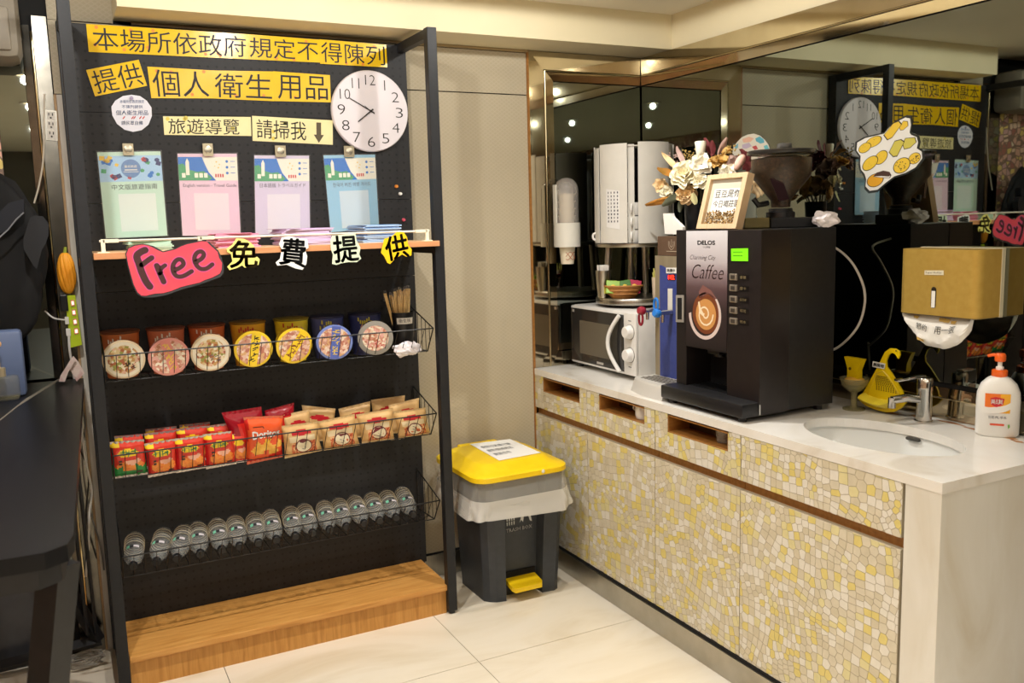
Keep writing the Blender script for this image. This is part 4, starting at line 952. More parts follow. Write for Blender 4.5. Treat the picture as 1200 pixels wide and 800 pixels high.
def red_pic(green):
    def f(u, v):
        if green and v > .60 + .1*math.sin(u*9) and not (.3 < u < .7 and v < .80): return 4
        if v < .13 and u < .28: return 2
        if (u-.5)**2/.09 + (v-.3)**2/.012 < 1: return 2
        if (u-.52)**2/.13 + (v-.33)**2/.035 < 1: return 5
        if (u-.62)**2/.05+(v-.52)**2/.012 < 1: return 6
        if (u-.55)**2/.17+(v-.68)**2/.035 < 1: return 1
        if v > .93: return 3
        return 5 if u > .1 else 0
    return f
def red_extra(th, fr):
    b = B(); rnd = random.Random(len(th.name))
    for cx0 in (.33, .5, .67):
        for _ in range(5):
            x, z = cx0+rnd.uniform(-.06, .06), .3+rnd.uniform(-.05, .05); h = rnd.random() < .5; l = .055
            p = [(x-l, z, ), (x+l, z)] if h else [(x, z-.06), (x, z+.06)]
            a, c = fr(*p[0], .0008), fr(*p[1], .0008); n = (fr(.5, .5)-fr(.5, .5, -1)).normalized()
            stroke(b, [a, a.lerp(c, .5), c], .0022, n, 0.0)
    obj('printed_marks', b, ink_green, th)
    b = B()
    for x, z in ((.25, .5), (.25, .58), (.75, .84), (.82, .84)): b.face([fr(x-.05, z-.025, .0008), fr(x+.05, z-.03, .0008), fr(x+.05, z+.025, .0008), fr(x-.05, z+.03, .0008)])
    obj('printed_patches', b, mat('bag dark brown print', (70, 40, 24), .3), th)
GB = 'snack bags in the middle basket'
RB = [(Q((0.1047, 3.1180, 0.8159), (0.2117, 3.1180, 0.8114), (0.2182, 3.1480, 0.6836), (0.1049, 3.1480, 0.6840)), True, 'red and yellow snack bag at far left of basket with green bottom'),
      (Q((0.2102, 3.1180, 0.7956), (0.3109, 3.1180, 0.8002), (0.3102, 3.1480, 0.6760), (0.2159, 3.1480, 0.6706)), False, 'red and yellow snack bag in front row, next to the green-bottomed bag'),
      (Q((0.3035, 3.1180, 0.7992), (0.3995, 3.1180, 0.7990), (0.4054, 3.1480, 0.6770), (0.3058, 3.1480, 0.6728)), False, 'red and yellow snack bag in front row, third from left'),
      (Q((0.3969, 3.1180, 0.8021), (0.4948, 3.1180, 0.8015), (0.5060, 3.1480, 0.6753), (0.4035, 3.1480, 0.6711)), False, 'red and yellow snack bag in front row, just left of the orange tortilla chip bag')]
for k, (q, g, lab) in enumerate(RB): bag(lab, q, .014, RM, red_pic(g), GB, red_extra, k)
RB2 = [(Q((0.1251, 3.1850, 0.8186), (0.2141, 3.1850, 0.8147), (0.2154, 3.2000, 0.6922), (0.1242, 3.2000, 0.6915)), 'red snack bag in second row behind the green-bottomed bag'),
       (Q((0.2174, 3.1850, 0.8154), (0.3192, 3.1850, 0.8145), (0.3172, 3.2000, 0.6887), (0.2178, 3.2000, 0.6888)), 'red snack bag in second row, second from left'),
       (Q((0.3194, 3.1850, 0.8175), (0.4206, 3.1850, 0.8162), (0.4227, 3.2000, 0.6912), (0.3202, 3.2000, 0.6913)), 'red snack bag in second row, third from left'),
       (Q((0.4205, 3.1850, 0.8147), (0.5016, 3.1850, 0.8163), (0.5190, 3.2000, 0.6862), (0.4255, 3.2000, 0.6908)), 'red snack bag in second row, half hidden by the tortilla chip bags'),
       (Q((0.2268, 3.2550, 0.8143), (0.3300, 3.2550, 0.8128), (0.3307, 3.2650, 0.6899), (0.2264, 3.2650, 0.6902)), 'red snack bag in the back row against the pegboard, left one'),
       (Q((0.3387, 3.2550, 0.8147), (0.4424, 3.2550, 0.8135), (0.4470, 3.2650, 0.6882), (0.3420, 3.2650, 0.6882)), 'red snack bag in the back row against the pegboard, right one'),
       (Q((0.4890, 3.1600, 0.7799), (0.5474, 3.1600, 0.7781), (0.5562, 3.1650, 0.6731), (0.4943, 3.1650, 0.6731)), 'narrow red snack bag edge between fourth bag and orange tortilla chip bag')]
for k, (q, lab) in enumerate(RB2): bag(lab, q, .012 if k < 6 else .008, RM, red_pic(False), GB, None, k+10)
dor_red = mat('tortilla bag red', (206, 40, 34), .2); dor_or = mat('tortilla bag orange', (232, 92, 46), .22); chip_m = noisy('tortilla chip yellow', [(.3, (232, 160, 50)), (.7, (246, 196, 90))], 80, rough=.4); dark_r = mat('tortilla bag dark red', (150, 18, 34), .2)
DM = [dor_red, dor_or, chip_m, dark_r, mat('tortilla seam', (220, 110, 80), .25)]
def dor_pic(u, v):
    for cx, cz, s in ((.3, .7, .2), (.55, .63, .18), (.72, .75, .16), (.9, .62, .12)):
        a, c = u-cx, v-cz
        if abs(a)+abs(c)*1.0 < s and c < s*.5: return 2
    if v > .86 + .08*math.sin(u*5): return 0
    return 1 if (u+v*.2) > .12 else 0
def dor_extra(th, fr):
    b = B(); put_text(b, lambda s, t: fr(.16+.74*s, .28+.16*t-.03*s, .0010), 'Doritos', bold=.03, res=2); obj('lettering', b, mat('white print', (240, 238, 236), .3), th)
    b = B(); n = (fr(.5, .5)-fr(.5, .5, -1)).normalized()
    for p in (((.2, .19), (.45, .19), (.62, .4)), ((.62, .5), (.72, .4), (.86, .3))): stroke(b, [fr(*x, .0011) for x in p], .003, n, 0.0)
    obj('triangle_mark', b, ink, th)
    b = B(); n2 = .0012
    stroke(b, [fr(.5, .5, n2), fr(.56, .56, n2), fr(.66, .47, n2)], .003, n, 0.0); obj('triangle_glow', b, bag_yellow, th)
bag('orange-red tortilla chip bag with white lettering at front of middle basket', Q((0.5341, 3.1120, 0.8460), (0.6715, 3.1120, 0.8347), (0.6676, 3.1480, 0.6761), (0.5422, 3.1480, 0.6667)), .02, DM, dor_pic, GB, dor_extra, 21)
bag('tilted dark red bag behind the left side of the orange tortilla chip bag', Q((0.4714, 3.1700, 0.8583), (0.6084, 3.1700, 0.8636), (0.6332, 3.1700, 0.6824), (0.5156, 3.1700, 0.6718)), .014, [dark_r, dor_red, chip_m, dor_red, dark_r], lambda u, v: 3 if v > .25 and u > .25 else 0, GB, None, 22)
bag('dark red bag peeking out behind right side of the orange tortilla chip bag', Q((0.6253, 3.2000, 0.8414), (0.7326, 3.2000, 0.8585), (0.7290, 3.2000, 0.7196), (0.6263, 3.2000, 0.7148)), .012, [dark_r, dor_red, chip_m, dor_red, dark_r], lambda u, v: 1 if v > .3 else 0, GB, None, 23)
tan_f = noisy('tan paper bag', [(.3, (206, 164, 106)), (.7, (222, 184, 126))], 30, rough=.4); tan_win = spotted('red bean picture', [(0, (196, 84, 50)), (.35, (226, 150, 100)), (.6, (206, 110, 66)), (.8, (236, 190, 140))], 190, .4)
TM = [tan_f, mat('tan bag pale panel', (236, 216, 178), .4), mat('tan bag red print', (196, 36, 48), .35), tan_win, mat('tan bag seam', (226, 196, 146), .4)]
def tan_pic(u, v):
    if (u-.5)**2/.085 + (v-.23)**2/.006 < 1: return 2
    if .2 < u < .86 and .5 < v < .9: return 3
    if .15 < u < .88 and .32 < v < .5: return 1
    return 0
def tan_extra(th, fr):
    b = B(); b2 = B(); b3 = B(); n = (fr(.5, .5)-fr(.5, .5, -1)).normalized()
    c = lambda r, h: [fr(.52+r*math.cos(2*PI*i/22), .64+r*.95*math.sin(2*PI*i/22), h) for i in range(22)]
    b.face(c(.235, .0009)); b2.face(c(.205, .0014))
    for x, z in ((.5, .54), (.55, .6), (.48, .64), (.56, .7), (.5, .74)): stroke(b3, [fr(x-.03, z-.01, .002), fr(x+.02, z+.015, .002)], .002, n, 0.0)
    obj('badge_ring', b, mat('badge maroon', (110, 36, 44), .4), th); obj('badge', b2, mat('badge cream', (238, 226, 196), .4), th); obj('badge_marks', b3, ink_grey, th)
TB = [(Q((0.6608, 3.1150, 0.7968), (0.7934, 3.1150, 0.7970), (0.8129, 3.1480, 0.6787), (0.6748, 3.1480, 0.6687)), 'tan paper snack bag with red label, front row beside the orange tortilla chip bag'),
      (Q((0.7942, 3.1150, 0.7957), (0.9326, 3.1150, 0.8073), (0.9560, 3.1480, 0.6793), (0.8193, 3.1480, 0.6778)), 'tan paper snack bag with round cream badge, front row second from the tortilla chip bag'),
      (Q((0.9366, 3.1150, 0.8039), (1.0819, 3.1150, 0.8103), (1.0927, 3.1480, 0.6793), (0.9645, 3.1480, 0.6847)), 'tan paper snack bag in front row, second from the right end'),
      (Q((1.0796, 3.1150, 0.7962), (1.2125, 3.1150, 0.7967), (1.2419, 3.1480, 0.6837), (1.1099, 3.1480, 0.6792)), 'tan paper snack bag at the right end of front row')]
for k, (q, lab) in enumerate(TB): bag(lab, q, .017, TM, tan_pic, GB, tan_extra, 30+k)
TB2 = [(Q((0.6860, 3.1900, 0.8199), (0.7834, 3.1900, 0.8285), (0.7974, 3.2000, 0.6938), (0.6896, 3.2000, 0.6898)), 'tan snack bag in back row right behind the orange tortilla chip bag'),
       (Q((0.7696, 3.2400, 0.8374), (0.8963, 3.2400, 0.8086), (0.8897, 3.2400, 0.6887), (0.7692, 3.2400, 0.6956)), 'tan snack bag in back row leaning sideways, red corner print'),
       (Q((0.9078, 3.2400, 0.8059), (1.0351, 3.2400, 0.8212), (1.0352, 3.2400, 0.6854), (0.9129, 3.2400, 0.6855)), 'tan snack bag in the middle of the back row'),
       (Q((1.0426, 3.2550, 0.8225), (1.1821, 3.2550, 0.8246), (1.1812, 3.2550, 0.6797), (1.0434, 3.2550, 0.6812)), 'tan snack bag standing highest in the back row'),
       (Q((1.0896, 3.1900, 0.8073), (1.2163, 3.1900, 0.8212), (1.2252, 3.2000, 0.6884), (1.0980, 3.2000, 0.6919)), 'tan snack bag behind the right end bag of front row')]
for k, (q, lab) in enumerate(TB2): bag(lab, q, .012, TM, lambda u, v: 2 if (u-.5)**2/.1+(v-.3)**2/.006 < 1 else 0, GB, None, 40+k)

# ================================================================ WATER BOTTLES
pet = mat('clear bottle plastic', (206, 210, 208), .12, alpha=.19, spec=.8)
petw = mat('bottle ring plastic', (226, 216, 190), .2, alpha=.6)
b0 = Vector((0.144, 3.122, 0.392)); b1 = Vector((0.150, 3.29, 0.428))
def bottle(loc):
    t = thing('water_bottle', 'x', 'bottle', loc, 'water bottles in the lowest basket')
    p = Vector(loc); d = Vector((0.02, 0.168, 0.036)).normalized(); R = .0325
    prof = [(.0125, .012), (.0135, .02), (.02, .032), (.029, .05), (R, .066)]
    h = .066
    while h < .158: prof += [(R, h+.006), (R-.0016, h+.009), (R, h+.012)]; h += .012
    prof += [(R-.001, .176), (R-.006, .181), (0, .178)]
    obj('body', B().lathe([(0, .012)]+prof, p, d, 26), pet, t, True, angle=60)
    b = B()
    for k in range(4):
        hh = .112+k*.016; u, v = b.frame(d)
        b.tube([p+d*hh+(u*math.cos(2*PI*i/20)+v*math.sin(2*PI*i/20))*(R+.0004) for i in range(20)], .0011, 5, True)
    obj('ribs', b, petw, t, True)
    obj('cap', B().lathe([(0, -.004), (.0125, -.004), (.0142, -.002), (.0142, .012), (.0128, .013), (0, .013)], p, d, 20), black_plastic, t, True)
    b = B(); u = Vector((1, 0, 0)); u -= d*u.dot(d); u.normalize(); v = u.cross(d) * 1; v = v if v.z > 0 else -v
    def sf(a, h): return p + d*h + (u*math.sin(a)+v*math.cos(a))*(R+.0008)
    b.grid(lambda s, q: sf(-.70+.34*s, .070+.018*q), 5, 2); lb = obj('label_patch', b, mat('label mint print', (126, 200, 168), .4), t)
    b = B(); b.grid(lambda s, q: sf(-.32+.30*s, .070+.016*q), 5, 2); obj('label_mark', b, mat('label charcoal print', (46, 46, 50), .4), t)
    b = B(); b.grid(lambda s, q: sf(.02+.55*s, .071+.013*q), 6, 2); obj('label_text_area', b, mat('label pale print', (214, 206, 210), .4), t)
    return t
bx = [(0.1450, 3.1220, 0.3855)[0], (0.2171, 3.1220, 0.3826)[0], (0.2831, 3.1220, 0.3873)[0], (0.3599, 3.1220, 0.3840)[0], (0.4325, 3.1220, 0.3849)[0], (0.4937, 3.1220, 0.3853)[0], (0.5589, 3.1220, 0.3851)[0], (0.6222, 3.1220, 0.3823)[0], (0.6898, 3.1220, 0.3820)[0], (0.7539, 3.1220, 0.3795)[0], (0.8184, 3.1220, 0.3803)[0], (0.8812, 3.1220, 0.3817)[0], (0.9506, 3.1220, 0.3820)[0], (1.0113, 3.1220, 0.3843)[0], (1.0764, 3.1220, 0.3859)[0], (1.1460, 3.1220, 0.3835)[0]]
first = bottle((bx[0], 3.122, .381))
for k, x in enumerate(bx):
    lab = f'clear water bottle with black cap lying forward, {ordinal(k)} from the left in lowest basket'
    if k == 0: first['label'] = lab
    else: dup(first, (x, 3.122, .381), [0, -.14, -.16, .02, .05, .03, 0, .04, -.02, .05, -.03, 0, .04, -.02, 0, .02][k], lab)

# ================================================================ PEDAL BIN
def rr(cx, cy, hx, hy, r, z, n=6):
    pts = []
    for qx, qy, a0 in ((1, 1, 0), (-1, 1, PI/2), (-1, -1, PI), (1, -1, 3*PI/2)):
        for k in range(n+1):
            a = a0 + PI/2*k/n; pts.append(Vector((cx+qx*(hx-r)+r*math.cos(a), cy+qy*(hy-r)+r*math.sin(a), z)))
    return pts
def loft(b, loops, cap=(True, True)):
    rs = [[b.bm.verts.new(p) for p in L] for L in loops]
    for a, c in zip(rs, rs[1:]): b.skin(a, c)
    if cap[0]: b._f(rs[0][::-1])
    if cap[1]: b._f(rs[-1])
    return rs
bin_grey = noisy('dark slate bin plastic', [(.3, (52, 56, 62)), (.7, (60, 64, 70))], 40, rough=.45)
bin_yellow = noisy('yellow bin lid plastic', [(.3, (240, 200, 14)), (.7, (246, 210, 26))], 20, rough=.32)
tb = thing('pedal_bin', 'dark grey pedal bin with yellow lid and clear liner against the beige wall', 'bin', (1.55, 3.13, 0))
fp = [(1.40, 3.045), (1.418, 3.022), (1.44, 3.008), (1.478, 3.0), (1.482, 3.05), (1.636, 3.046), (1.640, 2.998), (1.695, 2.992), (1.714, 3.004), (1.718, 3.02), (1.722, 3.25), (1.70, 3.285), (1.43, 3.29), (1.398, 3.25)]
def foot(z, s):
    c = Vector((1.555, 3.14)); return [Vector((c.x+(x-c.x)*(1+.13*s), c.y+(y-c.y)*(1+.20*s), z)) for x, y in fp]
b = B(); loft(b, [foot(0.0, 0), foot(0.02, 0.0), foot(0.30, .55), foot(0.525, 1.0)]); obj('body', b, bin_grey, tb)
LX, LY = 1.522, 3.115
b = B(); loft(b, [rr(LX, LY, .198, .212, .06, .522), rr(LX, LY, .206, .22, .064, .526), rr(LX, LY, .206, .22, .064, .544), rr(LX, LY, .200, .214, .06, .549), rr(LX, LY+.01, .165, .175, .05, .556), rr(LX, LY+.02, .15, .16, .045, .572), rr(LX, LY+.02, .135, .145, .04, .575)])
obj('lid', b, bin_yellow, tb, True)
obj('lid_hinge', B().box(LX-.09, LX+.09, LY+.185, LY+.225, .535, .572, .008), bin_yellow, tb, True)
q = Q((1.4734, 3.2960, 0.5765), (1.6540, 3.2776, 0.5765), (1.6564, 3.0136, 0.5765), (1.4636, 3.0001, 0.5765))
n_ = Q(*[p+Vector((0, 0, -0.0000)) for p in q.c])
lp = obj('lid_notice', slab(B(), q, .0008), paper_white, tb)
b = B()
for v, s in ((.2, '廚餘垃圾請分類'), (.42, '飲料倒掉再丟'), (.64, '謝謝合作')): qtext(b, q, s, .1, v, .1+.1*len(s), v+.13, h=.0014, res=1)
obj('notice_lettering', b, ink_grey, lp)
obj('lid_button', B().lathe([(0, .004), (.006, .003), (.008, 0)], (1.60, LY-.219, .538), (0, -1, .1), 12), offwhite, tb, True)
liner = mat('frosted bin liner', (236, 234, 226), .3, alpha=.26); liner2 = mat('folded bin liner hem', (238, 235, 228), .35, alpha=.5)
def skirt(z0, z1, g0, g1, amp, nz):
    b = B()
    base = rr(LX, LY, 1, 1, .3, 0, 14)
    def fn(u, v):
        k = u*(len(base)); i = int(k) % len(base); f = k-int(k); p = base[i].lerp(base[(i+1) % len(base)], f)
        g = g0+(g1-g0)*v; px, py = (p.x-LX)*(.18+g), (p.y-LY)*(.195+g)
        w = amp*v**.6*(noise.noise(Vector((px*22, py*22, 2.0))) + .5*noise.noise(Vector((px*55, py*55, v*2))))
        sag = .035*noise.noise(Vector((px*5+3, py*5, 7)))
        d = Vector((px, py, 0)).normalized()
        return Vector((LX+px, LY+py, z0+(z1-z0+sag)*v)) + d*w
    b.grid(fn, 120, nz, wrap=True); return b
obj('liner_bag', skirt(.53, .385, .012, .034, .024, 8), liner, tb, True)
obj('liner_hem', skirt(.455, .383, .026, .038, .02, 6), liner2, tb, True)
q = Q((1.5119, 3.0275, 0.3451), (1.6431, 3.0275, 0.3358), (1.6448, 3.0350, 0.2400), (1.5128, 3.0350, 0.2510))
def fy(z): return 3.14+(3.046-3.14)*(1+.20*(.55*z/.30 if z < .3 else .55+.45*(z-.3)/.225)) - .0016
BZ0, BZ1 = (1.5509, 2.9850, 0.3540)[2], (1.5483, 2.9850, 0.2634)[2]
def bp(u, v):
    x = 1.497+.128*u; z = BZ0+(BZ1-BZ0)*v; return Vector((x, fy(z), z))
b = B(); put_text(b, lambda s, t: bp(.04+.92*s, .80+.17*t), 'TRASH BOX', bold=.01, res=1)
b.face([bp(.0, .02), bp(.40, .02), bp(.40, .06), bp(.0, .06)])
for u in (.05, .13, .21, .29): b.face([bp(u, .09), bp(u+.055, .09), bp(u+.05, .28), bp(u+.012, .28)]); b.face([bp(u+.008, .32), bp(u+.053, .32), bp(u+.05, .46), bp(u+.018, .46)]); b.face([bp(u+.015, .5), bp(u+.05, .5), bp(u+.045, .66), bp(u+.022, .66)])
for pp in ([(.52, .62), (.62, .1), (.70, .1), (.64, .62), (.58, .5)], [(.70, .3), (.78, .08), (.86, .08), (.96, .66), (.88, .6), (.80, .25)]): b.face([bp(*x) for x in pp])
obj('printed_symbol', b, mat('white bin print', (214, 216, 216), .4), tb)
pq = B(); pq.prism([(1.492, 3.06, .062), (1.628, 3.06, .062), (1.628, 2.975, .046), (1.618, 2.958, .043), (1.50, 2.958, .043), (1.492, 2.975, .046)], (0, 0, .018))
obj('pedal', pq, bin_yellow, tb)
obj('pedal_recess', B().box(1.49, 1.63, 3.038, 3.05, .06, .10), black_gap, tb)

# ================================================================ SINK AND THINGS AROUND IT
ceramic = mat('white sink ceramic', (226, 226, 222), .12)
sk = thing('sink_basin', 'white oval undermounted sink basin in the marble worktop', 'sink', (SX, SY, .70))
b = B(); rs = []
for s, z in ((1.035, .8235), (1.03, .80), (.98, .765), (.88, .725), (.70, .702), (.35, .695), (.12, .693)): rs.append((s, z))
def el(s, z, n=48): return [Vector((SX+SA*s*math.cos(2*PI*k/n), SY+SB*s*math.sin(2*PI*k/n), z)) for k in range(n)]
L = [el(s, z) for s, z in rs] + [el(s+.03, z-.012) for s, z in rs[::-1]]
loft(b, L, (False, False)); obj('bowl', b, ceramic, sk, True)
obj('drain', B().lathe([(.03, .0), (.03, .004), (.022, .003), (0, .002)], (SX, SY, .693), n=20), chrome, sk, True)
ov = Vector((SX+SA*.985, SY-.10, .80))
oa, oc = Vector((2.1300, 1.6712, 0.8500)), Vector((2.4577, 1.9283, 0.7500)); tt = 0.0
while tt < 1 and (((oa+(oc-oa)*tt).x-SX)/SA)**2 + (((oa+(oc-oa)*tt).y-SY)/SB)**2 < 0.975: tt += .002
ov = oa+(oc-oa)*tt; b = B(); b.box(-.006, .006, -.024, .024, -.005, .005, .0045, M=Matrix.Translation(ov) @ Matrix.Rotation(-math.atan2((ov.y-SY)/SB**2, -(ov.x-SX)/SA**2) if False else math.atan2((ov.y-SY)/SB**2, (ov.x-SX)/SA**2), 4, 'Z')); obj('overflow_slot', b, mat('overflow dark', (60, 58, 54), .3), sk)

fc = thing('basin_tap', 'chrome single lever tap behind the oval sink', 'tap', (2.335, 1.797, .851))
T = Vector((2.335, 1.797, .851))
obj('tap_body', B().lathe([(0, 0), (.027, 0), (.027, .004), (.0235, .006), (.0225, .095), (.0235, .10), (.0235, .132), (.020, .137), (0, .139)], T, n=28), chrome, fc, True)
obj('spout', B().tube([T+Vector((-.012, .004, .070)), T+Vector((-.06, .018, .078)), T+Vector((-.105, .032, .074))], .0125, 14), chrome, fc, True)
obj('aerator', B().cyl(T+Vector((-.105, .032, .05)), T+Vector((-.105, .032, .082)), .0115, n=16), chrome, fc, True)
obj('lever', B().box(-.085, .012, -.011, .011, -.004, .004, .003, M=Matrix.Translation(T+Vector((-.012, .006, .142))) @ Matrix.Rotation(-.3, 4, 'Z') @ Matrix.Rotation(-.1, 4, 'Y')), chrome, fc, True)

sp = thing('soap_bottle', 'white pump bottle of hand soap with orange pump at counter end', 'bottle', (2.36, 1.575, .851))
S = Vector((2.36, 1.575, .8515)); fx = Vector((-.79, -.61, 0)).normalized(); fu = Vector((.61, -.79, 0)).normalized()    # front normal and its right
def soap_loop(hw, hd, z, n=28):
    L = []
    for k in range(n):
        a = 2*PI*k/n; c, s = math.cos(a), math.sin(a); p = 2/2.6
        L.append(S + fu*(hw*abs(c)**p*(1 if c > 0 else -1)) + fx*(hd*abs(s)**p*(1 if s > 0 else -1)) + Vector((0, 0, z)))
    return L
soap_white = mat('soap bottle white', (236, 234, 228), .3); soap_or = mat('pump orange', (240, 104, 32), .3)
b = B(); loft(b, [soap_loop(.050, .030, 0), soap_loop(.056, .034, .006), soap_loop(.0565, .034, .10), soap_loop(.055, .033, .125), soap_loop(.046, .029, .150), soap_loop(.030, .024, .166), soap_loop(.019, .018, .172)]); obj('body', b, soap_white, sp, True)
obj('collar', B().lathe([(.019, .170), (.0205, .172), (.0205, .188), (.018, .190), (0, .190)], S, n=24), soap_or, sp, True)
obj('pump_neck', B().lathe([(.0105, .19), (.0105, .198), (.006, .200), (.006, .216), (0, .216)], S, n=18), soap_white, sp, True)
h = S+Vector((0, 0, .214)); b = B().lathe([(0, 0), (.013, 0), (.0145, .004), (.0145, .018), (.011, .023), (0, .024)], h, n=20)
b.tube([h+Vector((0, 0, .016)), h-fu*.018+Vector((0, 0, .018)), h-fu*.032+Vector((0, 0, .014))], .0055, 10, r1=.004); obj('pump_head', b, soap_or, sp, True)
def sq(u, v, hh=.0012):
    a = (u-.5)*1.50; hw, hd = .0565, .034; c, s = math.sin(a), math.cos(a); p = 2/2.6
    return S + fu*(hw*abs(c)**p*(1 if c > 0 else -1)) + fx*((hd+hh)*abs(s)**p) + Vector((0, 0, .128-.11*v))
b = B(); b.grid(lambda u, v: sq(.12+.66*u, .02+.5*v), 10, 8, lambda u, v: 0 if u < .62 else 1); lab_ = obj('front_label', b, [mat('label orange', (236, 118, 40), .35), mat('label amber', (242, 176, 40), .35)], sp)
b = B(); b.grid(lambda u, v: sq(.12+.66*u, .36+.17*v-.22*(u-.2)**2 + .02, .0018), 10, 3); obj('label_swoosh', b, soap_white, lab_)
b = B(); b.face([sq(.30, .14, .002), sq(.44, .10, .002), sq(.60, .14, .002), sq(.57, .30, .002), sq(.46, .37, .002), sq(.33, .30, .002)]); obj('label_emblem', b, mat('emblem red', (206, 36, 48), .35), lab_)
b = B(); put_text(b, lambda s, t: sq(.32+.24*s, .16+.13*t, .0026), '美琪', bold=.01, res=1); obj('emblem_lettering', b, paper_white, lab_)
b = B(); put_text(b, lambda s, t: sq(.26+.42*s, .60+.07*t, .0016), '抗菌洗手乳', res=1); obj('label_lettering', b, ink_grey, sp)
b = B(); b.face([sq(.32, .80, .0016), sq(.62, .80, .0016), sq(.62, .85, .0016), sq(.32, .85, .0016)]); obj('label_red_bar', b, mat('label red print', (226, 90, 60), .4), sp)
b = B(); b.face([sq(.72, .82, .0016), sq(.78, .80, .0016), sq(.80, .88, .0016), sq(.74, .92, .0016)]); obj('label_green_leaf', b, mat('label green', (130, 190, 90), .4), sp)

# swan-shaped sink strainer
sw_y = mat('swan yellow plastic', (222, 190, 10), .3)
st = thing('swan_strainer', 'yellow swan-shaped plastic sink strainer leaning behind the sink', 'strainer', (2.32, 1.95, .853))
out = [(2.3220, 1.9370, 1.0525), (2.3220, 1.9180, 1.0658), (2.3220, 1.8988, 1.0669), (2.3220, 1.8839, 1.0600), (2.3220, 1.8809, 1.0485), (2.3220, 1.8867, 1.0359), (2.3220, 1.8981, 1.0491), (2.3220, 1.9111, 1.0529), (2.3220, 1.9236, 1.0432), (2.3220, 1.9313, 1.0230), (2.3220, 1.9287, 1.0041), (2.3220, 1.9085, 0.9850), (2.3220, 1.8883, 0.9606), (2.3220, 1.8683, 0.9365), (2.3220, 1.8578, 0.9110), (2.3220, 1.8524, 0.9011), (2.3220, 1.8693, 0.8817), (2.3220, 1.8942, 0.8651), (2.3220, 1.9265, 0.8581), (2.3220, 1.9665, 0.8587), (2.3220, 2.0077, 0.8655), (2.3220, 2.0325, 0.8784), (2.3220, 2.0260, 0.8939), (2.3220, 1.9999, 0.9379), (2.3220, 1.9711, 0.9872), (2.3220, 1.9524, 1.0230)]
inn = [(2.3220, 1.9641, 0.9798), (2.3220, 1.9413, 0.9902), (2.3220, 1.9210, 0.9749), (2.3220, 1.9008, 0.9532), (2.3220, 1.8826, 0.9287), (2.3220, 1.8768, 0.9105), (2.3220, 1.8955, 0.8991), (2.3220, 1.9276, 0.8869), (2.3220, 1.9675, 0.8867), (2.3220, 1.9982, 0.8900), (2.3220, 1.9955, 0.9103), (2.3220, 1.9798, 0.9494)]
b = B(); A = [Vector(p) for p in out]; I = [Vector(p) for p in inn]
b.prism(A, (.006, 0, 0)); obj('back_plate', b, sw_y, st)
b = B()
for k in range(len(I)): b.tube([I[k], I[(k+1) % len(I)]], .003, 6)
b.prism([Vector(p)+Vector((.003, 0, 0)) for p in inn], (.002, 0, 0)); obj('mesh_panel', b, mat('swan lemon plastic', (214, 184, 24), .3), st)
low = [Vector(p) for p in [(2.3220, 2.0142, 0.8947), (2.3220, 1.9878, 0.8877), (2.3220, 1.9573, 0.8840), (2.3220, 1.9262, 0.8849), (2.3220, 1.8955, 0.8980), (2.3220, 1.8744, 0.9147)]]
b = B(); b.grid(lambda u, v: (lambda p: p + Vector((-.030*math.sin(PI*v), 0, -.016+.03*v)))(low[min(4, int(u*5))].lerp(low[min(4, int(u*5))+1], u*5-min(4, int(u*5)))), 15, 6)
obj('pocket', b, mat('swan pale plastic', (236, 214, 60), .3), st, True)
b = B()
for r_ in range(9):
    for c_ in range(9):
        u, v = .12+.09*c_, .10+.075*r_; w = .3+.7*v
        y = I[0].y+.012 + (I[5].y-I[0].y-.015)*(u if v > .5 else u*(.45+v)); z = I[1].z-.012+(I[7].z-I[1].z+.03)*v
        b.cyl((2.3215, y, z), (2.3205, y, z), .0022, n=6)
obj('drain_holes', b, mat('strainer hole', (110, 92, 10), .5), st)
b = B(); q = Q(*[(2.3195, 1.9801, 1.0169), (2.3195, 1.9315, 1.0150), (2.3195, 1.9348, 0.9969), (2.3195, 1.9814, 0.9983)]); slab(b, q, .001); tg = obj('name_tag', b, mat('swan tag white', (220, 220, 214), .4), st)
obj('tag_lettering', qtext(B(), q, '廚房用', .08, .2, .92, .8, bold=.03, h=.0018, res=1), ink, tg)
obj('eye', B().ball([(2.3190, 1.8929, 1.0608)][0], .0025, sub=1), ink, st)
# yellow sponge holder on a stand
sc = thing('sponge_cup', 'smoky glass goblet holding a yellow brush head beside the coffee machine', 'cup', (2.30, 2.035, .851))
C0 = Vector((2.30, 2.035, .8512))
obj('goblet', B().lathe([(0, 0), (.036, 0), (.036, .004), (.012, .008), (.0095, .02), (.0095, .055), (.02, .062), (.040, .080), (.047, .105), (.0455, .105), (.038, .082), (.018, .066), (0, .064)], C0, n=28), mat('smoky olive glass', (150, 142, 100), .1, alpha=.55), sc, True)
b = B(); loft(b, [[C0+Vector((x*s*.55-.0, -y*s*0-y, z)) for x, y in ((-.03, -.022*k), (.03, -.022*k), (.03, .022*k), (-.03, .022*k))] for s, k, z in ((.7, 1.0, .095), (.7, .95, .115), (.6, 1.0, .135), (.55, 1.6, .165), (.5, 1.75, .172))]); obj('brush_handle', b, sw_y, sc)
obj('brush_head', B().ball(C0+Vector((0, 0, .095)), .034, (1, 1, .45)), mat('brush ochre', (204, 158, 60), .7), sc, True)
obj('hanging_hole', B().cyl(C0+Vector((-.024, 0, .138)), C0+Vector((-.021, 0, .138)), .005, n=12), mat('hole shadow brown', (90, 70, 10), .6), sc)

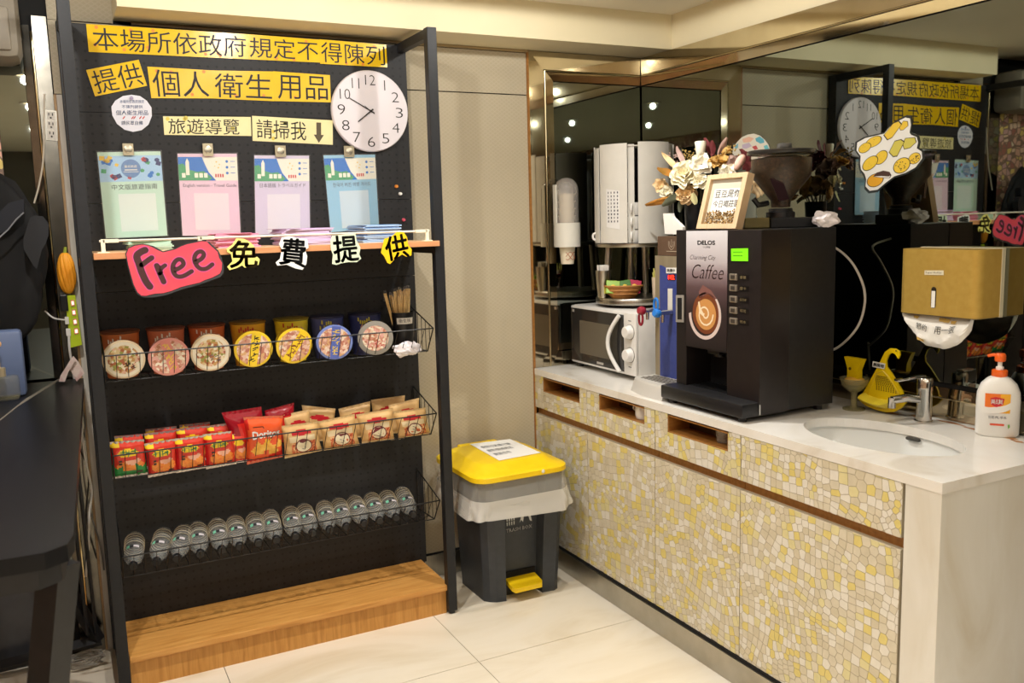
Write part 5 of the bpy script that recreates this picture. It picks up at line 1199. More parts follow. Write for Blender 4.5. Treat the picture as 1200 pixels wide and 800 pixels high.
# paper towel dispenser on the mirror
gold = noisy('gold painted steel', [(.3, (190, 156, 74)), (.7, (198, 165, 84))], 50, rough=.36, metal=.3)
DX0, DX1, DY0, DY1, DZ0, DZ1 = 2.302, 2.400, 1.612, 1.880, 1.186, 1.381
pd = thing('paper_towel_dispenser', 'gold box paper towel dispenser fixed to the mirror above the sink', 'dispenser', (2.36, 1.746, DZ0))
def rbox(y0, y1, z0, z1, x0, x1, r):
    L = []
    pts = [(x1, y1)] + [(x0+r-r*math.sin(a), y1-r+r*math.cos(a)) for a in [PI/2*k/6 for k in range(7)]] + [(x0+r-r*math.cos(a), y0+r-r*math.sin(a)) for a in [PI/2*k/6 for k in range(7)]] + [(x1, y0)]
    return [[Vector((x, y, z)) for x, y in pts] for z in (z0, z1)]
b = B(); loft(b, rbox(DY0, DY1, DZ0, DZ1, DX0, DX1, .028)); obj('cover', b, gold, pd, True)
obj('back_plate', B().box(DX1, XR-.0045, DY0-.002, DY1+.002, DZ0-.002, DZ1+.002, .001), mat('ivory back plate', (206, 198, 170), .4), pd)
obj('bottom_lip', B().box(DX0+.012, DX1, DY0+.012, DY1-.012, DZ0-.004, DZ0), mat('dispenser shadow lip', (120, 110, 90), .5), pd)
q = Q(*[(2.3012, 1.7862, 1.3178), (2.3012, 1.7224, 1.3202), (2.3012, 1.7217, 1.3065), (2.3012, 1.7856, 1.3048)])
nb = obj('name_plate', slab(B(), q, .0012), mat('plate ivory', (226, 218, 190), .35), pd)
obj('plate_lettering', qtext(B(), q, 'Paper Holder', .08, .25, .92, .8, h=.0018, res=1), ink_grey, nb)
yw, z0w, z1w = (lambda a, c: ((a[1]+c[1])/2, c[2], a[2]))((2.3015, 1.7546, 1.2704), (2.3015, 1.7518, 1.2073))
b = B(); b.prism([(2.3014, yw+.0085*math.cos(a), (z1w-.0085 if math.sin(a) > 0 else z0w+.0085)+.0085*math.sin(a)) for a in [2*PI*k/20 for k in range(20)]], (-.0005, 0, 0)); obj('sight_window', b, mat('window slot dark', (40, 34, 26), .4), pd)
b = B(); b.box(2.2998, 2.3006, yw-.006, yw+.006, z0w+.002, z1w-.012); obj('visible_paper', b, paper_white, pd)
pt = B()
pl_ = [(0, 1.868), (1, 1.63)]
def towel(u, v):
    y = 1.862 - .225*u; n = .010*noise.noise(Vector((u*5, v*3, 1))) + .006*noise.noise(Vector((u*13, v*8, 4)))
    w = math.sin(PI*min(1, max(0, u)))**.45
    return Vector((2.335-.028*math.sin(PI*v*.9)+n*v*1.5, y + .014*(1-v)*(u-.5)*-1, DZ0-.003 - v*.098*w*(1+.2*noise.noise(Vector((u*4, 9, 2))))))
pt.grid(towel, 34, 12); pt.grid(lambda u, v: towel(u, v)+Vector((.012*math.sin(PI*v), 0, .012*v)), 34, 12)
tw = obj('paper_towel', pt, noisy('soft white paper towel', [(.3, (232, 230, 222)), (.7, (242, 240, 234))], 30, rough=.85, bump=.1), None, True, loc=(2.335, 1.746, 1.09)); tag(tw, 'white paper towel hanging out below the gold dispenser', 'paper towel')
b = B(); b2 = B()
put_text(b, lambda s, t: towel(.22+.16*s, .30+.22*t)+Vector((-.004, 0, 0)), '節約', res=1); put_text(b, lambda s, t: towel(.50+.28*s, .30+.24*t)+Vector((-.004, 0, 0)), '用一張', res=1)
obj('printed_lettering', b, ink, tw)
for u, v, s in ((.18, .12, .04), (.55, .1, .05), (.62, .12, .05), (.72, .16, .04), (.3, .82, .05)): b2.face([towel(u-s, v-.04)+Vector((-.004, 0, 0)), towel(u+s, v-.04)+Vector((-.004, 0, 0)), towel(u+s*.8, v+.06)+Vector((-.004, 0, 0)), towel(u-s*.7, v+.05)+Vector((-.004, 0, 0))])
obj('printed_yellow_patch', b2, mat('towel print ochre', (216, 180, 96), .7), tw)

# ================================================================ COFFEE MACHINE
cm_black = noisy('coffee machine black', [(.3, (26, 26, 28)), (.7, (33, 33, 35))], 60, rough=.38)
cm_front = noisy('coffee machine front brownish black', [(.3, (30, 26, 26)), (.7, (36, 31, 31))], 40, rough=.3)
cmach = thing('coffee_machine', 'big black coffee vending machine on the marble worktop', 'coffee machine', (2.08, 2.28, .851))
X0, XB, Ya, Yb, Za, Zb = 1.922, 2.242, 2.069, 2.487, .872, 1.4505
obj('body', B().box(2.045, XB, Ya+.002, Yb-.002, Za, Zb, .003), cm_black, cmach)
P0, P1 = 2.222, 2.432
b = B().box(X0, 2.0455, P1, Yb, Za+.04, Zb-.001, .002).box(X0, 2.0455, Ya, P0, Za+.0, Zb-.001, .002).box(X0, 2.0455, P0, P1, 1.05, Zb-.001); obj('front_door', b, cm_front, cmach)
obj('brew_recess', B().box(2.030, 2.0448, P0, P1, .905, 1.05), mat('recess black', (12, 12, 13), .5), cmach)
b = B().cyl((1.985, 2.33, 1.02), (1.985, 2.33, 1.05), .02, n=14).box(1.955, 2.03, 2.30, 2.36, 1.03, 1.05, .003); obj('nozzle', b, black_plastic, cmach)
tr = obj('drip_tray', B().box(1.856, 2.0448, Ya+.004, Yb+.0055, .866, .912, .006), cm_black, cmach, True)
b = B()
for k in range(14): b.box(1.935, 2.025, P0+.008+k*.0145, P0+.014+k*.0145, .912, .9135)
obj('tray_grill', b, mat('tray grill dark', (20, 20, 21), .4), tr)
for x in (1.885, 2.21):
    for y in (Ya+.035, Yb-.03): obj('foot', B().cyl((x, y, .8512), (x, y, .8735), .014, n=14), black_plastic, cmach)
obj('corner_strip', B().box(X0-.001, X0+.004, Ya-.001, Ya+.003, Za+.0, 0.905), chrome, cmach)
PX = 1.9212
q = Q((1.9215, 2.4302, 1.4461), (1.9215, 2.2211, 1.4475), (1.9215, 2.2221, 1.0570), (1.9215, 2.4300, 1.0536))
pm = mat('coffee poster print', (200, 195, 196), .3)
n, l, bs = nt(pm)
s_ = n.new('ShaderNodeSeparateXYZ'); l.new(coords(pm), s_.inputs[0])
mr = n.new('ShaderNodeMapRange'); mr.inputs['From Min'].default_value = .20; mr.inputs['From Max'].default_value = .597; l.new(s_.outputs['Z'], mr.inputs['Value'])
r_ = ramp(pm, [(0.0, (38, 33, 33)), (.36, (58, 46, 46)), (.52, (92, 72, 74)), (.64, (140, 122, 126)), (.74, (184, 176, 180)), (1.0, (214, 212, 216))]); l.new(mr.outputs[0], r_.inputs['Fac']); l.new(r_.outputs['Color'], bs.inputs['Base Color'])
po = obj('poster', slab(B(), q, .0006), pm, cmach)
b = B(); qtext(b, q, 'DELOS', .29, .083, .71, .117, bold=.035, h=.001); qtext(b, q, 'COFFEE', .42, .13, .6, .145, h=.001, res=1); obj('poster_lettering', b, ink, po)
def script(b, q, txt, u0, v0, u1, v1, bold=-.02): return qtext(b, q, txt, u0, v0, u1, v1, bold=bold, shear=.35, h=.001)
b = B(); script(b, q, 'Charming City', .10, .205, .73, .255, -.012); script(b, q, 'Caffee', .15, .285, .92, .405, -.012); obj('poster_script', b, mat('script ink', (42, 24, 24), .4), po)
w_, h_ = q.size(); asp = w_/h_
def disc(cu, cv, r, r2=None, n=30, a0=0, a1=2*PI, hh=.0009):
    if r2 is None: return [q.P(cu+r*math.cos(a0+(a1-a0)*k/n), cv+r*asp*math.sin(a0+(a1-a0)*k/n)*1.0, hh) for k in range(n)]
b = B(); rs = [disc(.47, .715, r, hh=.0009) for r in (.40, .36)]; aa = [q.P(.47+.40*math.cos(a), .715+.40*asp*math.sin(a), .0009) for a in [-.75+3.9*k/24 for k in range(25)]]; cc2 = [q.P(.47+.34*math.cos(a), .705+.36*asp*math.sin(a), .0009) for a in [-.75+3.9*k/24 for k in range(25)]]
va = [b.bm.verts.new(p) for p in aa]; vb = [b.bm.verts.new(p) for p in cc2]
for k in range(24): b._f((va[k], va[k+1], vb[k+1], vb[k]))
obj('poster_cup_rim', b, mat('poster porcelain', (214, 196, 190), .35), po)
b = B(); b.face(disc(.50, .70, .335, hh=.0008)); obj('poster_coffee', b, mat('poster coffee brown', (120, 66, 40), .35), po)
b = B(); b.face(disc(.50, .71, .25, hh=.0012)); obj('poster_crema', b, mat('poster crema', (204, 146, 84), .35), po)
b = B(); L = [q.P(.48+.2*(1-k/26)*math.cos(k*.42), .71+.2*(1-k/26)*asp*math.sin(k*.42), .0016) for k in range(24)]; stroke(b, L, .006, q.n, 0.0); b.face([q.P(u, v, .0018) for u, v in ((.31, .61), (.34, .60), (.38, .66), (.46, .71), (.44, .73), (.34, .70))]); obj('poster_milk_swirl', b, mat('poster milk', (242, 222, 190), .35), po)
b = B(); L = [q.P(u, v, .0008) for u, v in ((.34, .58), (.32, .52), (.42, .46), (.62, .50), (.78, .58), (.84, .66), (.72, .58), (.55, .53), (.42, .56))]; b.face(L); obj('poster_bean', b, mat('poster mocha', (128, 86, 80), .4), po)
q = Q((1.9212, 2.2019, 1.3899), (1.9212, 2.1254, 1.3925), (1.9212, 2.1249, 1.3525), (1.9212, 2.2007, 1.3514))
obj('display', slab(B(), q, .002), mat('display green', (112, 214, 20), .4, emit=.75), cmach)
b = B()
for v in (.25, .55): qpoly(b, q, [(.12, v), (.7, v), (.7, v+.06), (.12, v+.06)], .0002, .0022)
obj('display_text', b, mat('display text', (66, 140, 10), .5), cmach)
for k, (x, y) in enumerate(((860, 324.4), (860, 337.2), (860, 350.4), (860, 363.4), (860, 376.0))):
    c = Vector([(1.9210, 2.1899, 1.3004), (1.9210, 2.1895, 1.2655), (1.9210, 2.1891, 1.2294), (1.9210, 2.1887, 1.1937), (1.9210, 2.1883, 1.1590)][k])
    bt = obj('button', B().box(X0-.006, X0+.001, c.y-.017, c.y+.017, c.z-.0105, c.z+.0105, .002), mat('button silver', (166, 156, 142), .3, .6), cmach)
    obj('button_centre', B().box(X0-.0075, X0-.005, c.y-.009, c.y+.009, c.z-.006, c.z+.006, .001), mat('button dark centre', (66, 60, 54), .3), bt)
    b = B(); lq = Q((X0-.0005, c.y-.024, c.z+.009), (X0-.0005, c.y-.068, c.z+.009), (X0-.0005, c.y-.068, c.z-.009), (X0-.0005, c.y-.024, c.z-.009))
    slab(b, lq, .0004); lo = obj('button_label', b, mat('button label black', (18, 16, 16), .3), cmach)
    obj('label_lettering', qtext(B(), lq, ('拿鐵', '摩卡', '美式咖啡', '可可', '熱水')[k], .1, .2, .75, .75, h=.0008, res=1), mat('label gold ink', (130, 116, 84), .4), lo)
q = Q((1.9208, 2.4845, 1.2239), (1.9208, 2.4414, 1.2266), (1.9208, 2.4414, 1.1320), (1.9208, 2.4847, 1.1295))
lt_ = obj('latch_plate', slab(B(), q, .003), mat('latch satin steel', (176, 172, 164), .4, .4), cmach)
b = B(); slab(b, q, .0015, .25, .1, .78, .9, .003); obj('latch_grip', b, black_plastic, lt_)

# machine-top things
oakf = noisy('light frame wood', [(.3, (202, 172, 134)), (.7, (216, 188, 152))], 14, (1, 8, 1), rough=.5)
pfm = thing('photo_frame', 'light wooden frame with handwriting and coffee beans on the coffee machine', 'frame', (1.95, 2.265, 1.4515))
q = Q((1.9841, 2.3950, 1.6314), (1.9459, 2.1680, 1.6251), (1.8610, 2.1302, 1.4635), (2.2723, 2.8181, 1.4635))
q = Q(q.c[0], q.c[0]+Vector((0, -.197, 0)), (1.934, 2.198, 1.4535), (1.934, 2.395, 1.4535))
b = B()
for u0, u1, v0, v1 in ((0, 1, 0, .085), (0, 1, .91, 1), (0, .105, .085, .91), (.895, 1, .085, .91)): slab(b, q, .028, u0, v0, u1, v1, -.028)
obj('border', b, oakf, pfm)
obj('mat_board', slab(B(), q, .002, .105, .085, .895, .91, -.014), mat('frame mat grey beige', (196, 188, 170), .6), pfm)
obj('white_panel', slab(B(), q, .0005, .20, .26, .895, .72, -.0118), paper_white, pfm)
obj('backing', slab(B(), q, .003, .02, .02, .98, .98, -.0275), oakf, pfm)
b = B(); qtext(b, q, '豆豆是你', .24, .28, .86, .42, bold=-.012, h=-.0105, res=1); qtext(b, q, '今日喝莊園', .24, .47, .88, .60, bold=-.012, h=-.0105, res=1); obj('handwriting', b, ink, pfm)
bean_print = spotted('coffee bean fill', [(0, (120, 92, 54)), (.3, (176, 144, 92)), (.6, (96, 70, 40)), (.8, (200, 168, 116))], 230, .5)
b = B(); rnd = random.Random(2)
for _ in range(260):
    u, v = rnd.uniform(.13, .87), rnd.uniform(.63, .90)
    if v < .66 + .03*math.sin(u*14)+.03*abs(u-.55): continue
    c = q.P(u, v, -.0105); b.ball(c, .0042, (rnd.uniform(.6, 1), rnd.uniform(.6, 1), .7), 1)
o = obj('coffee_beans', b, bean_print, pfm, True); o['kind'] = 'stuff'

gx, gy = 2.13, 2.205
gr = thing('coffee_grinder', 'coffee grinder with clear hopper of dark beans on the coffee machine', 'grinder', (gx, gy, 1.451))
G0 = Vector((gx, gy, 1.4512)); fu2, fv2 = Vector((.888, -.458, 0)).normalized(), Vector((.458, .888, 0)).normalized()
def gbox(b, u0, u1, v0, v1, z0, z1, bev=.003):
    M = Matrix.Translation(G0) @ Matrix(((fu2.x, fv2.x, 0, 0), (fu2.y, fv2.y, 0, 0), (0, 0, 1, 0), (0, 0, 0, 1))); return b.box(u0, u1, v0, v1, z0, z1, bev, M=M)
obj('base', gbox(B(), -.045, .115, -.05, .06, 0.0, .032), black_plastic, gr)
obj('drawer', gbox(B(), -.128, -.046, -.04, .05, 0.0, .034), mat('grinder drawer olive brass', (120, 108, 66), .35, .4), gr)
obj('collar', B().lathe([(.046, .032), (.046, .05), (.038, .052), (.038, .062), (0, .062)], G0, n=28), black_plastic, gr, True)
hop = mat('clear smoky hopper', (150, 130, 96), .05, alpha=.06)
obj('hopper', B().lathe([(.034, .06), (.034, .086), (.098, .165), (.1, .235), (.106, .238)], G0, n=44, cap=False), hop, gr, True)
beans_m = spotted('dark roasted beans', [(0, (20, 12, 9)), (.35, (38, 23, 16)), (.65, (27, 16, 11)), (.85, (56, 36, 25))], 130, .35)
b = B(); b.lathe([(0, .064), (.031, .066), (.0315, .088), (.094, .166), (.0955, .222), (.05, .23), (0, .228)], G0, n=40); o = obj('coffee_beans', b, beans_m, gr, True); o['kind'] = 'stuff'
b = B(); b.prism([G0+fu2*a+fv2*-.072+Vector((0, 0, z)) for a, z in ((-.058, .158), (-.02, .16), (.005, .09), (-.028, .085))], -fv2*.003); obj('hopper_slide', b, mat('hopper slide dark plum', (40, 22, 28), .15), gr)
obj('hopper_lid', B().lathe([(0, .236), (.108, .236), (.110, .239), (.110, .246), (.106, .249), (0, .250)], G0, n=44), mat('hopper lid dark', (44, 42, 40), .25), gr, True)
obj('lid_knob', gbox(B(), -.012, .03, -.02, .02, .25, .272, .006), mat('knob grey', (92, 90, 86), .25), gr, True)
obj('handle', B().tube([G0+fu2*-.05+fv2*-.03+Vector((0, 0, .08)), G0+fu2*-.085+fv2*-.04+Vector((0, 0, .075)), G0+fu2*-.10+fv2*-.04+Vector((0, 0, .095))], .009, 8), black_plastic, gr, True)
crumple('tissue', 'crumpled white plastic bag lying on the back corner of coffee machine', 'plastic bag', (2.205, 2.085, 1.476), .04, (1.0, .95, .6), tissue_m, 5, .5)

# ---- dried flower bouquet in a black vase
fb = thing('flower_bouquet', 'bouquet of cream and peach artificial flowers in a black vase', 'flowers', (2.115, 2.66, 1.43))
vz = Vector((2.115, 2.62, 1.4245))
def petal(b, c, d, side, L, Wd, cup, curl, seed=0):
    """a cupped petal from c along d, side = width direction"""
    d = d.normalized(); side = side.normalized(); n = d.cross(side).normalized()
    def fn(u, v):
        w = Wd*(math.sin(PI*(.12+.80*v))**.8)*(1+.1*noise.noise(Vector((v*5, u*5, seed))))
        return c + d*(L*v) + side*(w*(u-.5)*2) + n*(cup*((u-.5)*2)**2 - curl*v*v + .12*L*noise.noise(Vector((u*3, v*3, seed*1.7))))
    b.grid(fn, 4, 5)
def rose(name, c, r, m, seed, rings=((.25, 3), (.5, 5), (.78, 6), (1.0, 7)), face=Vector((-.55, -.8, .25))):
    rnd = random.Random(seed); face = (face+Vector((rnd.uniform(-.3, .3), rnd.uniform(-.3, .3), rnd.uniform(-.2, .2)))).normalized(); b = B(); u, v = b.frame(face); c = Vector(c)
    for k, n in rings:
        for i in range(n):
            a = 2*PI*(i+rnd.random()*.4)/n + k*2; out_ = u*math.cos(a)+v*math.sin(a)
            dd = (out_*(.35+k*.9) + face*(1.15-k*.75)); side = face.cross(out_)
            petal(b, c - face*r*.35 + out_*r*.12*k, dd, side, r*(.7+.45*k), r*(.30+.30*k), r*.20, r*.30*(k), seed+i)
    return obj(name, b, m, fb, True, angle=80)
cream_p = noisy('cream petals', [(.3, (240, 228, 190)), (.7, (246, 240, 218))], 30, rough=.7); peach_p = noisy('peach petals', [(.3, (232, 196, 140)), (.7, (242, 216, 172))], 30, rough=.7)
white_p = noisy('ivory petals', [(.3, (240, 232, 206)), (.7, (248, 244, 230))], 30, rough=.7); must_p = noisy('mustard petals', [(.3, (196, 152, 78)), (.7, (222, 188, 118))], 30, rough=.7)
blush_p = noisy('blush pink petals', [(.3, (226, 168, 148)), (.7, (240, 204, 186))], 30, rough=.7); leaf_o = noisy('olive orange leaf', [(.3, (150, 110, 40)), (.6, (196, 130, 50)), (.8, (120, 110, 60))], 20, rough=.6)
leaf_g = noisy('grey green leaf', [(.3, (78, 84, 66)), (.7, (108, 112, 90))], 20, rough=.7); burg = noisy('burgundy petals', [(.3, (92, 30, 34)), (.7, (120, 46, 48))], 20, rough=.7); mauve_p = noisy('dusty mauve petals', [(.3, (180, 146, 138)), (.7, (208, 180, 168))], 20, rough=.7)
rose('rose', (2.0500, 2.6070, 1.6499), .044, cream_p, 1)
rose('carnation', (2.0600, 2.6025, 1.5764), .032, peach_p, 2, ((.3, 5), (.55, 7), (.8, 9), (1, 9)))
rose('flower', (2.0800, 2.5460, 1.6794), .034, white_p, 3, ((.5, 4), (1.0, 6)))
rose('flower', (2.0700, 2.5429, 1.6192), .026, cream_p, 4, ((.4, 4), (.9, 6)))
rose('flower', (2.1200, 2.4833, 1.6872), .038, must_p, 5, ((.4, 6), (.8, 8), (1.0, 8)), Vector((-.3, -.6, .7)))
rose('flower', (2.1200, 2.8412, 1.6176), .026, peach_p, 6, ((.4, 4), (.9, 6)))
rose('flower', (2.1200, 2.8033, 1.5899), .024, cream_p, 7, ((.4, 5), (.9, 7)))
rose('flower', (2.0700, 2.3981, 1.6407), .026, white_p, 8, ((.5, 4), (1.0, 5)))
rose('flower', (2.1300, 2.4326, 1.6779), .022, mauve_p, 9, ((.5, 4), (1.0, 5)))
b = B(); c = Vector((2.1000, 2.5753, 1.6996)); loft(b, [[c+Vector((r_*math.cos(a)*(1+.12*math.sin(5*a+z*40)), r_*math.sin(a), z)) for a in [2*PI*k/14 for k in range(14)]] for r_, z in ((.012, 0), (.017, .03), (.021, .058), (.019, .062), (.010, .04))], (True, True)); obj('bell_flower', b, white_p, fb, True, angle=80)
b = B(); c = Vector((2.1000, 2.3684, 1.6733)); b.ball(c, .026, (.62, .62, 1.25), 2, Matrix.Rotation(.6, 4, 'Y')); obj('tulip', b, blush_p, fb, True)
def leaf(nm, c, tip, w, m, seed=0):
    c, tip = Vector(c), Vector(tip); d = tip-c; b = B(); petal(b, c, d, d.cross(Vector((-.45, -.88, 0))), d.length, w, w*.25, d.length*.12, seed); return obj(nm, b, m, fb, True, angle=80)
leaf('leaf', (2.1000, 2.7296, 1.5649), (2.1000, 2.8869, 1.5469), .013, leaf_o, 1); leaf('leaf', (2.1000, 2.7293, 1.6506), (2.1000, 2.8249, 1.6786), .014, leaf_o, 2)
leaf('leaf', (2.1000, 2.7036, 1.6711), (2.1000, 2.7976, 1.7315), .011, peach_p, 3); leaf('leaf', (2.1200, 2.6935, 1.6894), (2.1200, 2.7395, 1.7526), .011, mauve_p, 4)
leaf('leaf', (2.0800, 2.6678, 1.5755), (2.0800, 2.7666, 1.5439), .016, leaf_g, 5); leaf('leaf', (2.0800, 2.6527, 1.5625), (2.0800, 2.6729, 1.5130), .012, leaf_g, 6)
leaf('leaf', (2.1400, 2.5252, 1.7082), (2.1400, 2.4804, 1.7698), .011, mauve_p, 7); leaf('leaf', (2.1400, 2.5530, 1.7103), (2.1400, 2.6006, 1.7718), .014, burg, 8); leaf('leaf', (2.1400, 2.5530, 1.7164), (2.1400, 2.5627, 1.7624), .012, burg, 9)
leaf('leaf', (2.0600, 2.5686, 1.5782), (2.0600, 2.5541, 1.5353), .012, mat('pale olive leaf', (176, 168, 118), .7), 10); leaf('leaf', (2.1400, 2.5070, 1.7128), (2.1400, 2.4534, 1.7322), .012, must_p, 11)
for i, (a, c_) in enumerate((((806, 185), (812, 176)), ((810, 184), (808, 172)), ((790, 188), (783, 178)), ((858, 180), (864, 174)))):
    b = B(); p0 = Vector([(2.1300, 2.6860, 1.7108), (2.1300, 2.6660, 1.7125), (2.1300, 2.7682, 1.7072), (2.1300, 2.4417, 1.7077)][i]); rnd = random.Random(i)
    for _ in range(16): b.ball(p0+Vector((rnd.uniform(-.02, .02), rnd.uniform(-.02, .02), rnd.uniform(-.01, .03))), .0036, sub=1)
    obj('filler_sprig', b, mat('sprig olive yellow', (176, 150, 84), .7) if i != 2 else mauve_p, fb, True)
for i, c in enumerate(((2.25, 2.50, 1.69), (2.27, 2.42, 1.66), (2.24, 2.62, 1.68), (2.22, 2.56, 1.60), (2.27, 2.46, 1.60))):
    rose('flower', c, .036, (burg, mauve_p, cream_p, must_p, peach_p)[i], 20+i, ((.5, 5), (1.0, 7)), Vector((.8, -.4, .3)))
b = B()
for i in range(12): 
    a = 2*PI*i/12; b.tube([vz+Vector((.02*math.cos(a), .02*math.sin(a), .09)), vz+Vector((.045*math.cos(a), .05*math.sin(a)+.02, .18))], .0022, 5)
o = obj('stems', b, leaf_g, fb); o['kind'] = 'stuff'
obj('vase', B().lathe([(0, 0), (.034, 0), (.036, .004), (.043, .115), (.041, .115), (.034, .008), (0, .006)], vz, n=28), mat('black vase', (20, 21, 24), .3), fb, True)

# ================================================================ HOT WATER DISPENSER
wd = thing('water_dispenser', 'blue-fronted steel hot water dispenser between microwave and coffee machine', 'water dispenser', (2.1, 2.61, .851))
wx = 2.004
frame_m = noisy('beige brushed steel', [(.3, (166, 154, 130)), (.7, (182, 170, 146))], 20, (1, 1, .1), rough=.4, metal=.6)
obj('body', B().box(wx+.004, 2.28, 2.497, 2.722, .853, 1.352, .004), frame_m, wd)
fp_ = obj('front_frame', B().box(wx, wx+.004, 2.497, 2.722, .853, 1.352, .001), frame_m, wd)
blue_m = noisy('blue steel panel', [(.3, (52, 66, 132)), (.7, (60, 74, 142))], 60, rough=.35)
L = [(wx-.0008, 2.69, .895), (wx-.0008, 2.69, 1.318)] + [(wx-.0008, 2.69-.193*k/16, 1.318-.028*math.sin(PI*k/16)**2) for k in range(1, 16)] + [(wx-.0008, 2.4975, 1.318), (wx-.0008, 2.4975, .895)]
obj('blue_panel', B().prism(L, (-.0012, 0, 0)), blue_m, wd)
q = Q((2.0020, 2.6485, 1.3099), (2.0020, 2.5878, 1.3120), (2.0020, 2.5879, 1.2919), (2.0020, 2.6486, 1.2894)); wl = obj('label_plate', slab(B(), q, .0015), paper_white, wd)
obj('plate_lettering', qtext(B(), q, '熱開水', .1, .2, .9, .8, bold=.02, h=.002, res=1), ink_grey, wl)
q = Q((2.0020, 2.6384, 1.2851), (2.0020, 2.5954, 1.2870), (2.0020, 2.5954, 1.2668), (2.0020, 2.6385, 1.2647)); ds = obj('digit_display', slab(B(), q, .0015), mat('display dark red', (70, 14, 12), .3), wd)
obj('digits', qtext(B(), q, '102', .1, .12, .9, .88, bold=.02, h=.002, res=1), mat('red led digits', (255, 60, 40), .4, emit=3.0), ds)
q = Q((2.0020, 2.6386, 1.2332), (2.0020, 2.6116, 1.2347), (2.0020, 2.6118, 1.1561), (2.0020, 2.6389, 1.1540)); obj('level_gauge', slab(B(), q, .002), offwhite, wd)
tapm = {'red': mat('tap red plastic', (150, 34, 52), .35), 'blue': mat('tap blue plastic', (40, 124, 214), .35)}
def tap(nm, px, L_):
    p = Vector(px); x_in = wx
    tp = obj('tap', B().cyl((x_in, p.y, p.z), (p.x-.008, p.y, p.z), .0095, n=14).cyl((p.x+.026, p.y, p.z), (p.x+.026, p.y, p.z-.035), .0075, .006, n=14), chrome, wd, True); tp['label'] = 'chrome tap with '+nm+' lever'
    b = B(); b.lathe([(0, -.012), (.012, -.012), (.016, -.006), (.016, .008), (.012, .014), (0, .014)], p, (-1, 0, .2), 16)
    s = 1 if nm == 'blue' else -1
    lp = [p+Vector((0, .006+.012*math.cos(a)*1.0, s*(.03+.024*math.sin(a)))) for a in [2*PI*k/16 for k in range(16)]]
    b.tube(lp, .0045, 8, True); lv = obj('tap_lever', b, tapm[nm], tp, True)
tap('red', (1.9250, 2.6980, 1.1516), 0); tap('blue', (1.9350, 2.6166, 1.1479), 0)
b = B()
def tray_loop(z, k): return [Vector((2.003, 2.725, z)), Vector((2.003, 2.494, z))] + [Vector((1.862+.012*k - .006*math.cos(PI*(t-.5)) + .030*(t)**2, 2.494+.231*t*(1-.08*(1-k)*0)-.0, z)) for t in [i/10 for i in range(11)]]
loft(b, [tray_loop(.8515, 0), tray_loop(.893, 1.4), tray_loop(.9, 1.8)]); dt = obj('drip_tray', b, mat('tray silver plastic', (196, 192, 184), .35), wd)
b = B(); 
for k in range(9): b.box(1.915, 1.995, 2.515+k*.021, 2.527+k*.021, .8995, .9008)
for x in (1.93, 1.955, 1.98): b.box(x, x+.006, 2.51, 2.705, .9006, .9014)
obj('tray_grill', b, mat('tray slot grey', (96, 90, 80), .4), dt)
bb = thing('brown_box', 'brown cardboard box with pale emblem on top of the water dispenser', 'box', (2.09, 2.62, 1.3525))
obj('carton', B().box(2.01, 2.17, 2.50, 2.713, 1.3525, 1.424, .001), noisy('brown card', [(.3, (88, 66, 50)), (.7, (98, 75, 58))], 20, rough=.6), bb)
b = B(); ec = Vector((2.0096, 2.6276, 1.3991)); 
for r_, a0, a1 in ((.018, PI*.9, PI*2.1), (.011, PI*.85, PI*2.15)): stroke(b, [ec+Vector((-.0004, -r_*math.cos(a0+(a1-a0)*k/14), r_*1.25*math.sin(a0+(a1-a0)*k/14))) for k in range(15)], .0022, (-1, 0, 0), .0003)
stroke(b, [ec+Vector((-.0004, 0, .014)), ec+Vector((-.0004, 0, -.012))], .002, (-1, 0, 0), .0003); slab(b, Q(ec+Vector((-.0004, .03, -.028)), ec+Vector((-.0004, -.03, -.028)), ec+Vector((-.0004, -.03, -.0305)), ec+Vector((-.0004, .03, -.0305))), .0004)
obj('emblem', b, mat('emblem pale ink', (176, 160, 140), .5), bb)
b = B(); b.prism([(2.0300, 2.7055, 1.5083), (2.0300, 2.6539, 1.5074), (2.0300, 2.6489, 1.4949), (2.0300, 2.5890, 1.4572), (2.0300, 2.5890, 1.4296), (2.0300, 2.6954, 1.4325)], (.012, 0, 0)); pp_ = obj('folded_paper', b, paper_white, None, loc=(2.03, 2.64, 1.4245)); tag(pp_, 'folded white paper standing on the brown box beside the flowers', 'paper')

# ================================================================ MICROWAVE
mw = thing('microwave', 'white microwave oven with dark door and two dials on worktop', 'microwave', (2.16, 3.09, .851))
MX, M0, M1, MZ0, MZ1 = 2.0, 2.843, 3.333, .868, 1.124
mw_white = noisy('microwave white enamel', [(.3, (224, 221, 216)), (.7, (230, 228, 223))], 20, rough=.35)
obj('case', B().box(MX+.012, 2.335, M0, M1, MZ0, MZ1, .005), mw_white, mw, True)
MD = 2.925
dr = obj('door', B().box(MX, MX+.012, MD, M1, MZ0+.004, MZ1-.003, .003), mw_white, mw, True)
door_dark = mat('microwave door glass', (44, 42, 40), .1); 
obj('door_glass', B().box(MX-.002, MX+.001, MD+.0015, M1-.003, MZ0+.014, MZ1-.012), door_dark, dr)
obj('door_window', B().box(MX-.0032, MX-.0018, MD+.095, M1-.075, MZ0+.05, MZ1-.062), noisy('door mesh window', [(.3, (92, 86, 74)), (.7, (108, 100, 86))], 300, rough=.22), dr)
b = B(); L = [Vector((MX-.008-.022*math.sin(PI*k/12), MD+.022+.052*math.sin(PI*k/12), MZ0+.012+.228*k/12)) for k in range(13)]; 
b.tube(L, .0085, 10); obj('handle', b, white_plastic, dr, True)
obj('control_panel', B().box(MX-.001, MX+.0125, M0, MD-.002, MZ0+.004, MZ1-.003, .003), mw_white, mw, True)
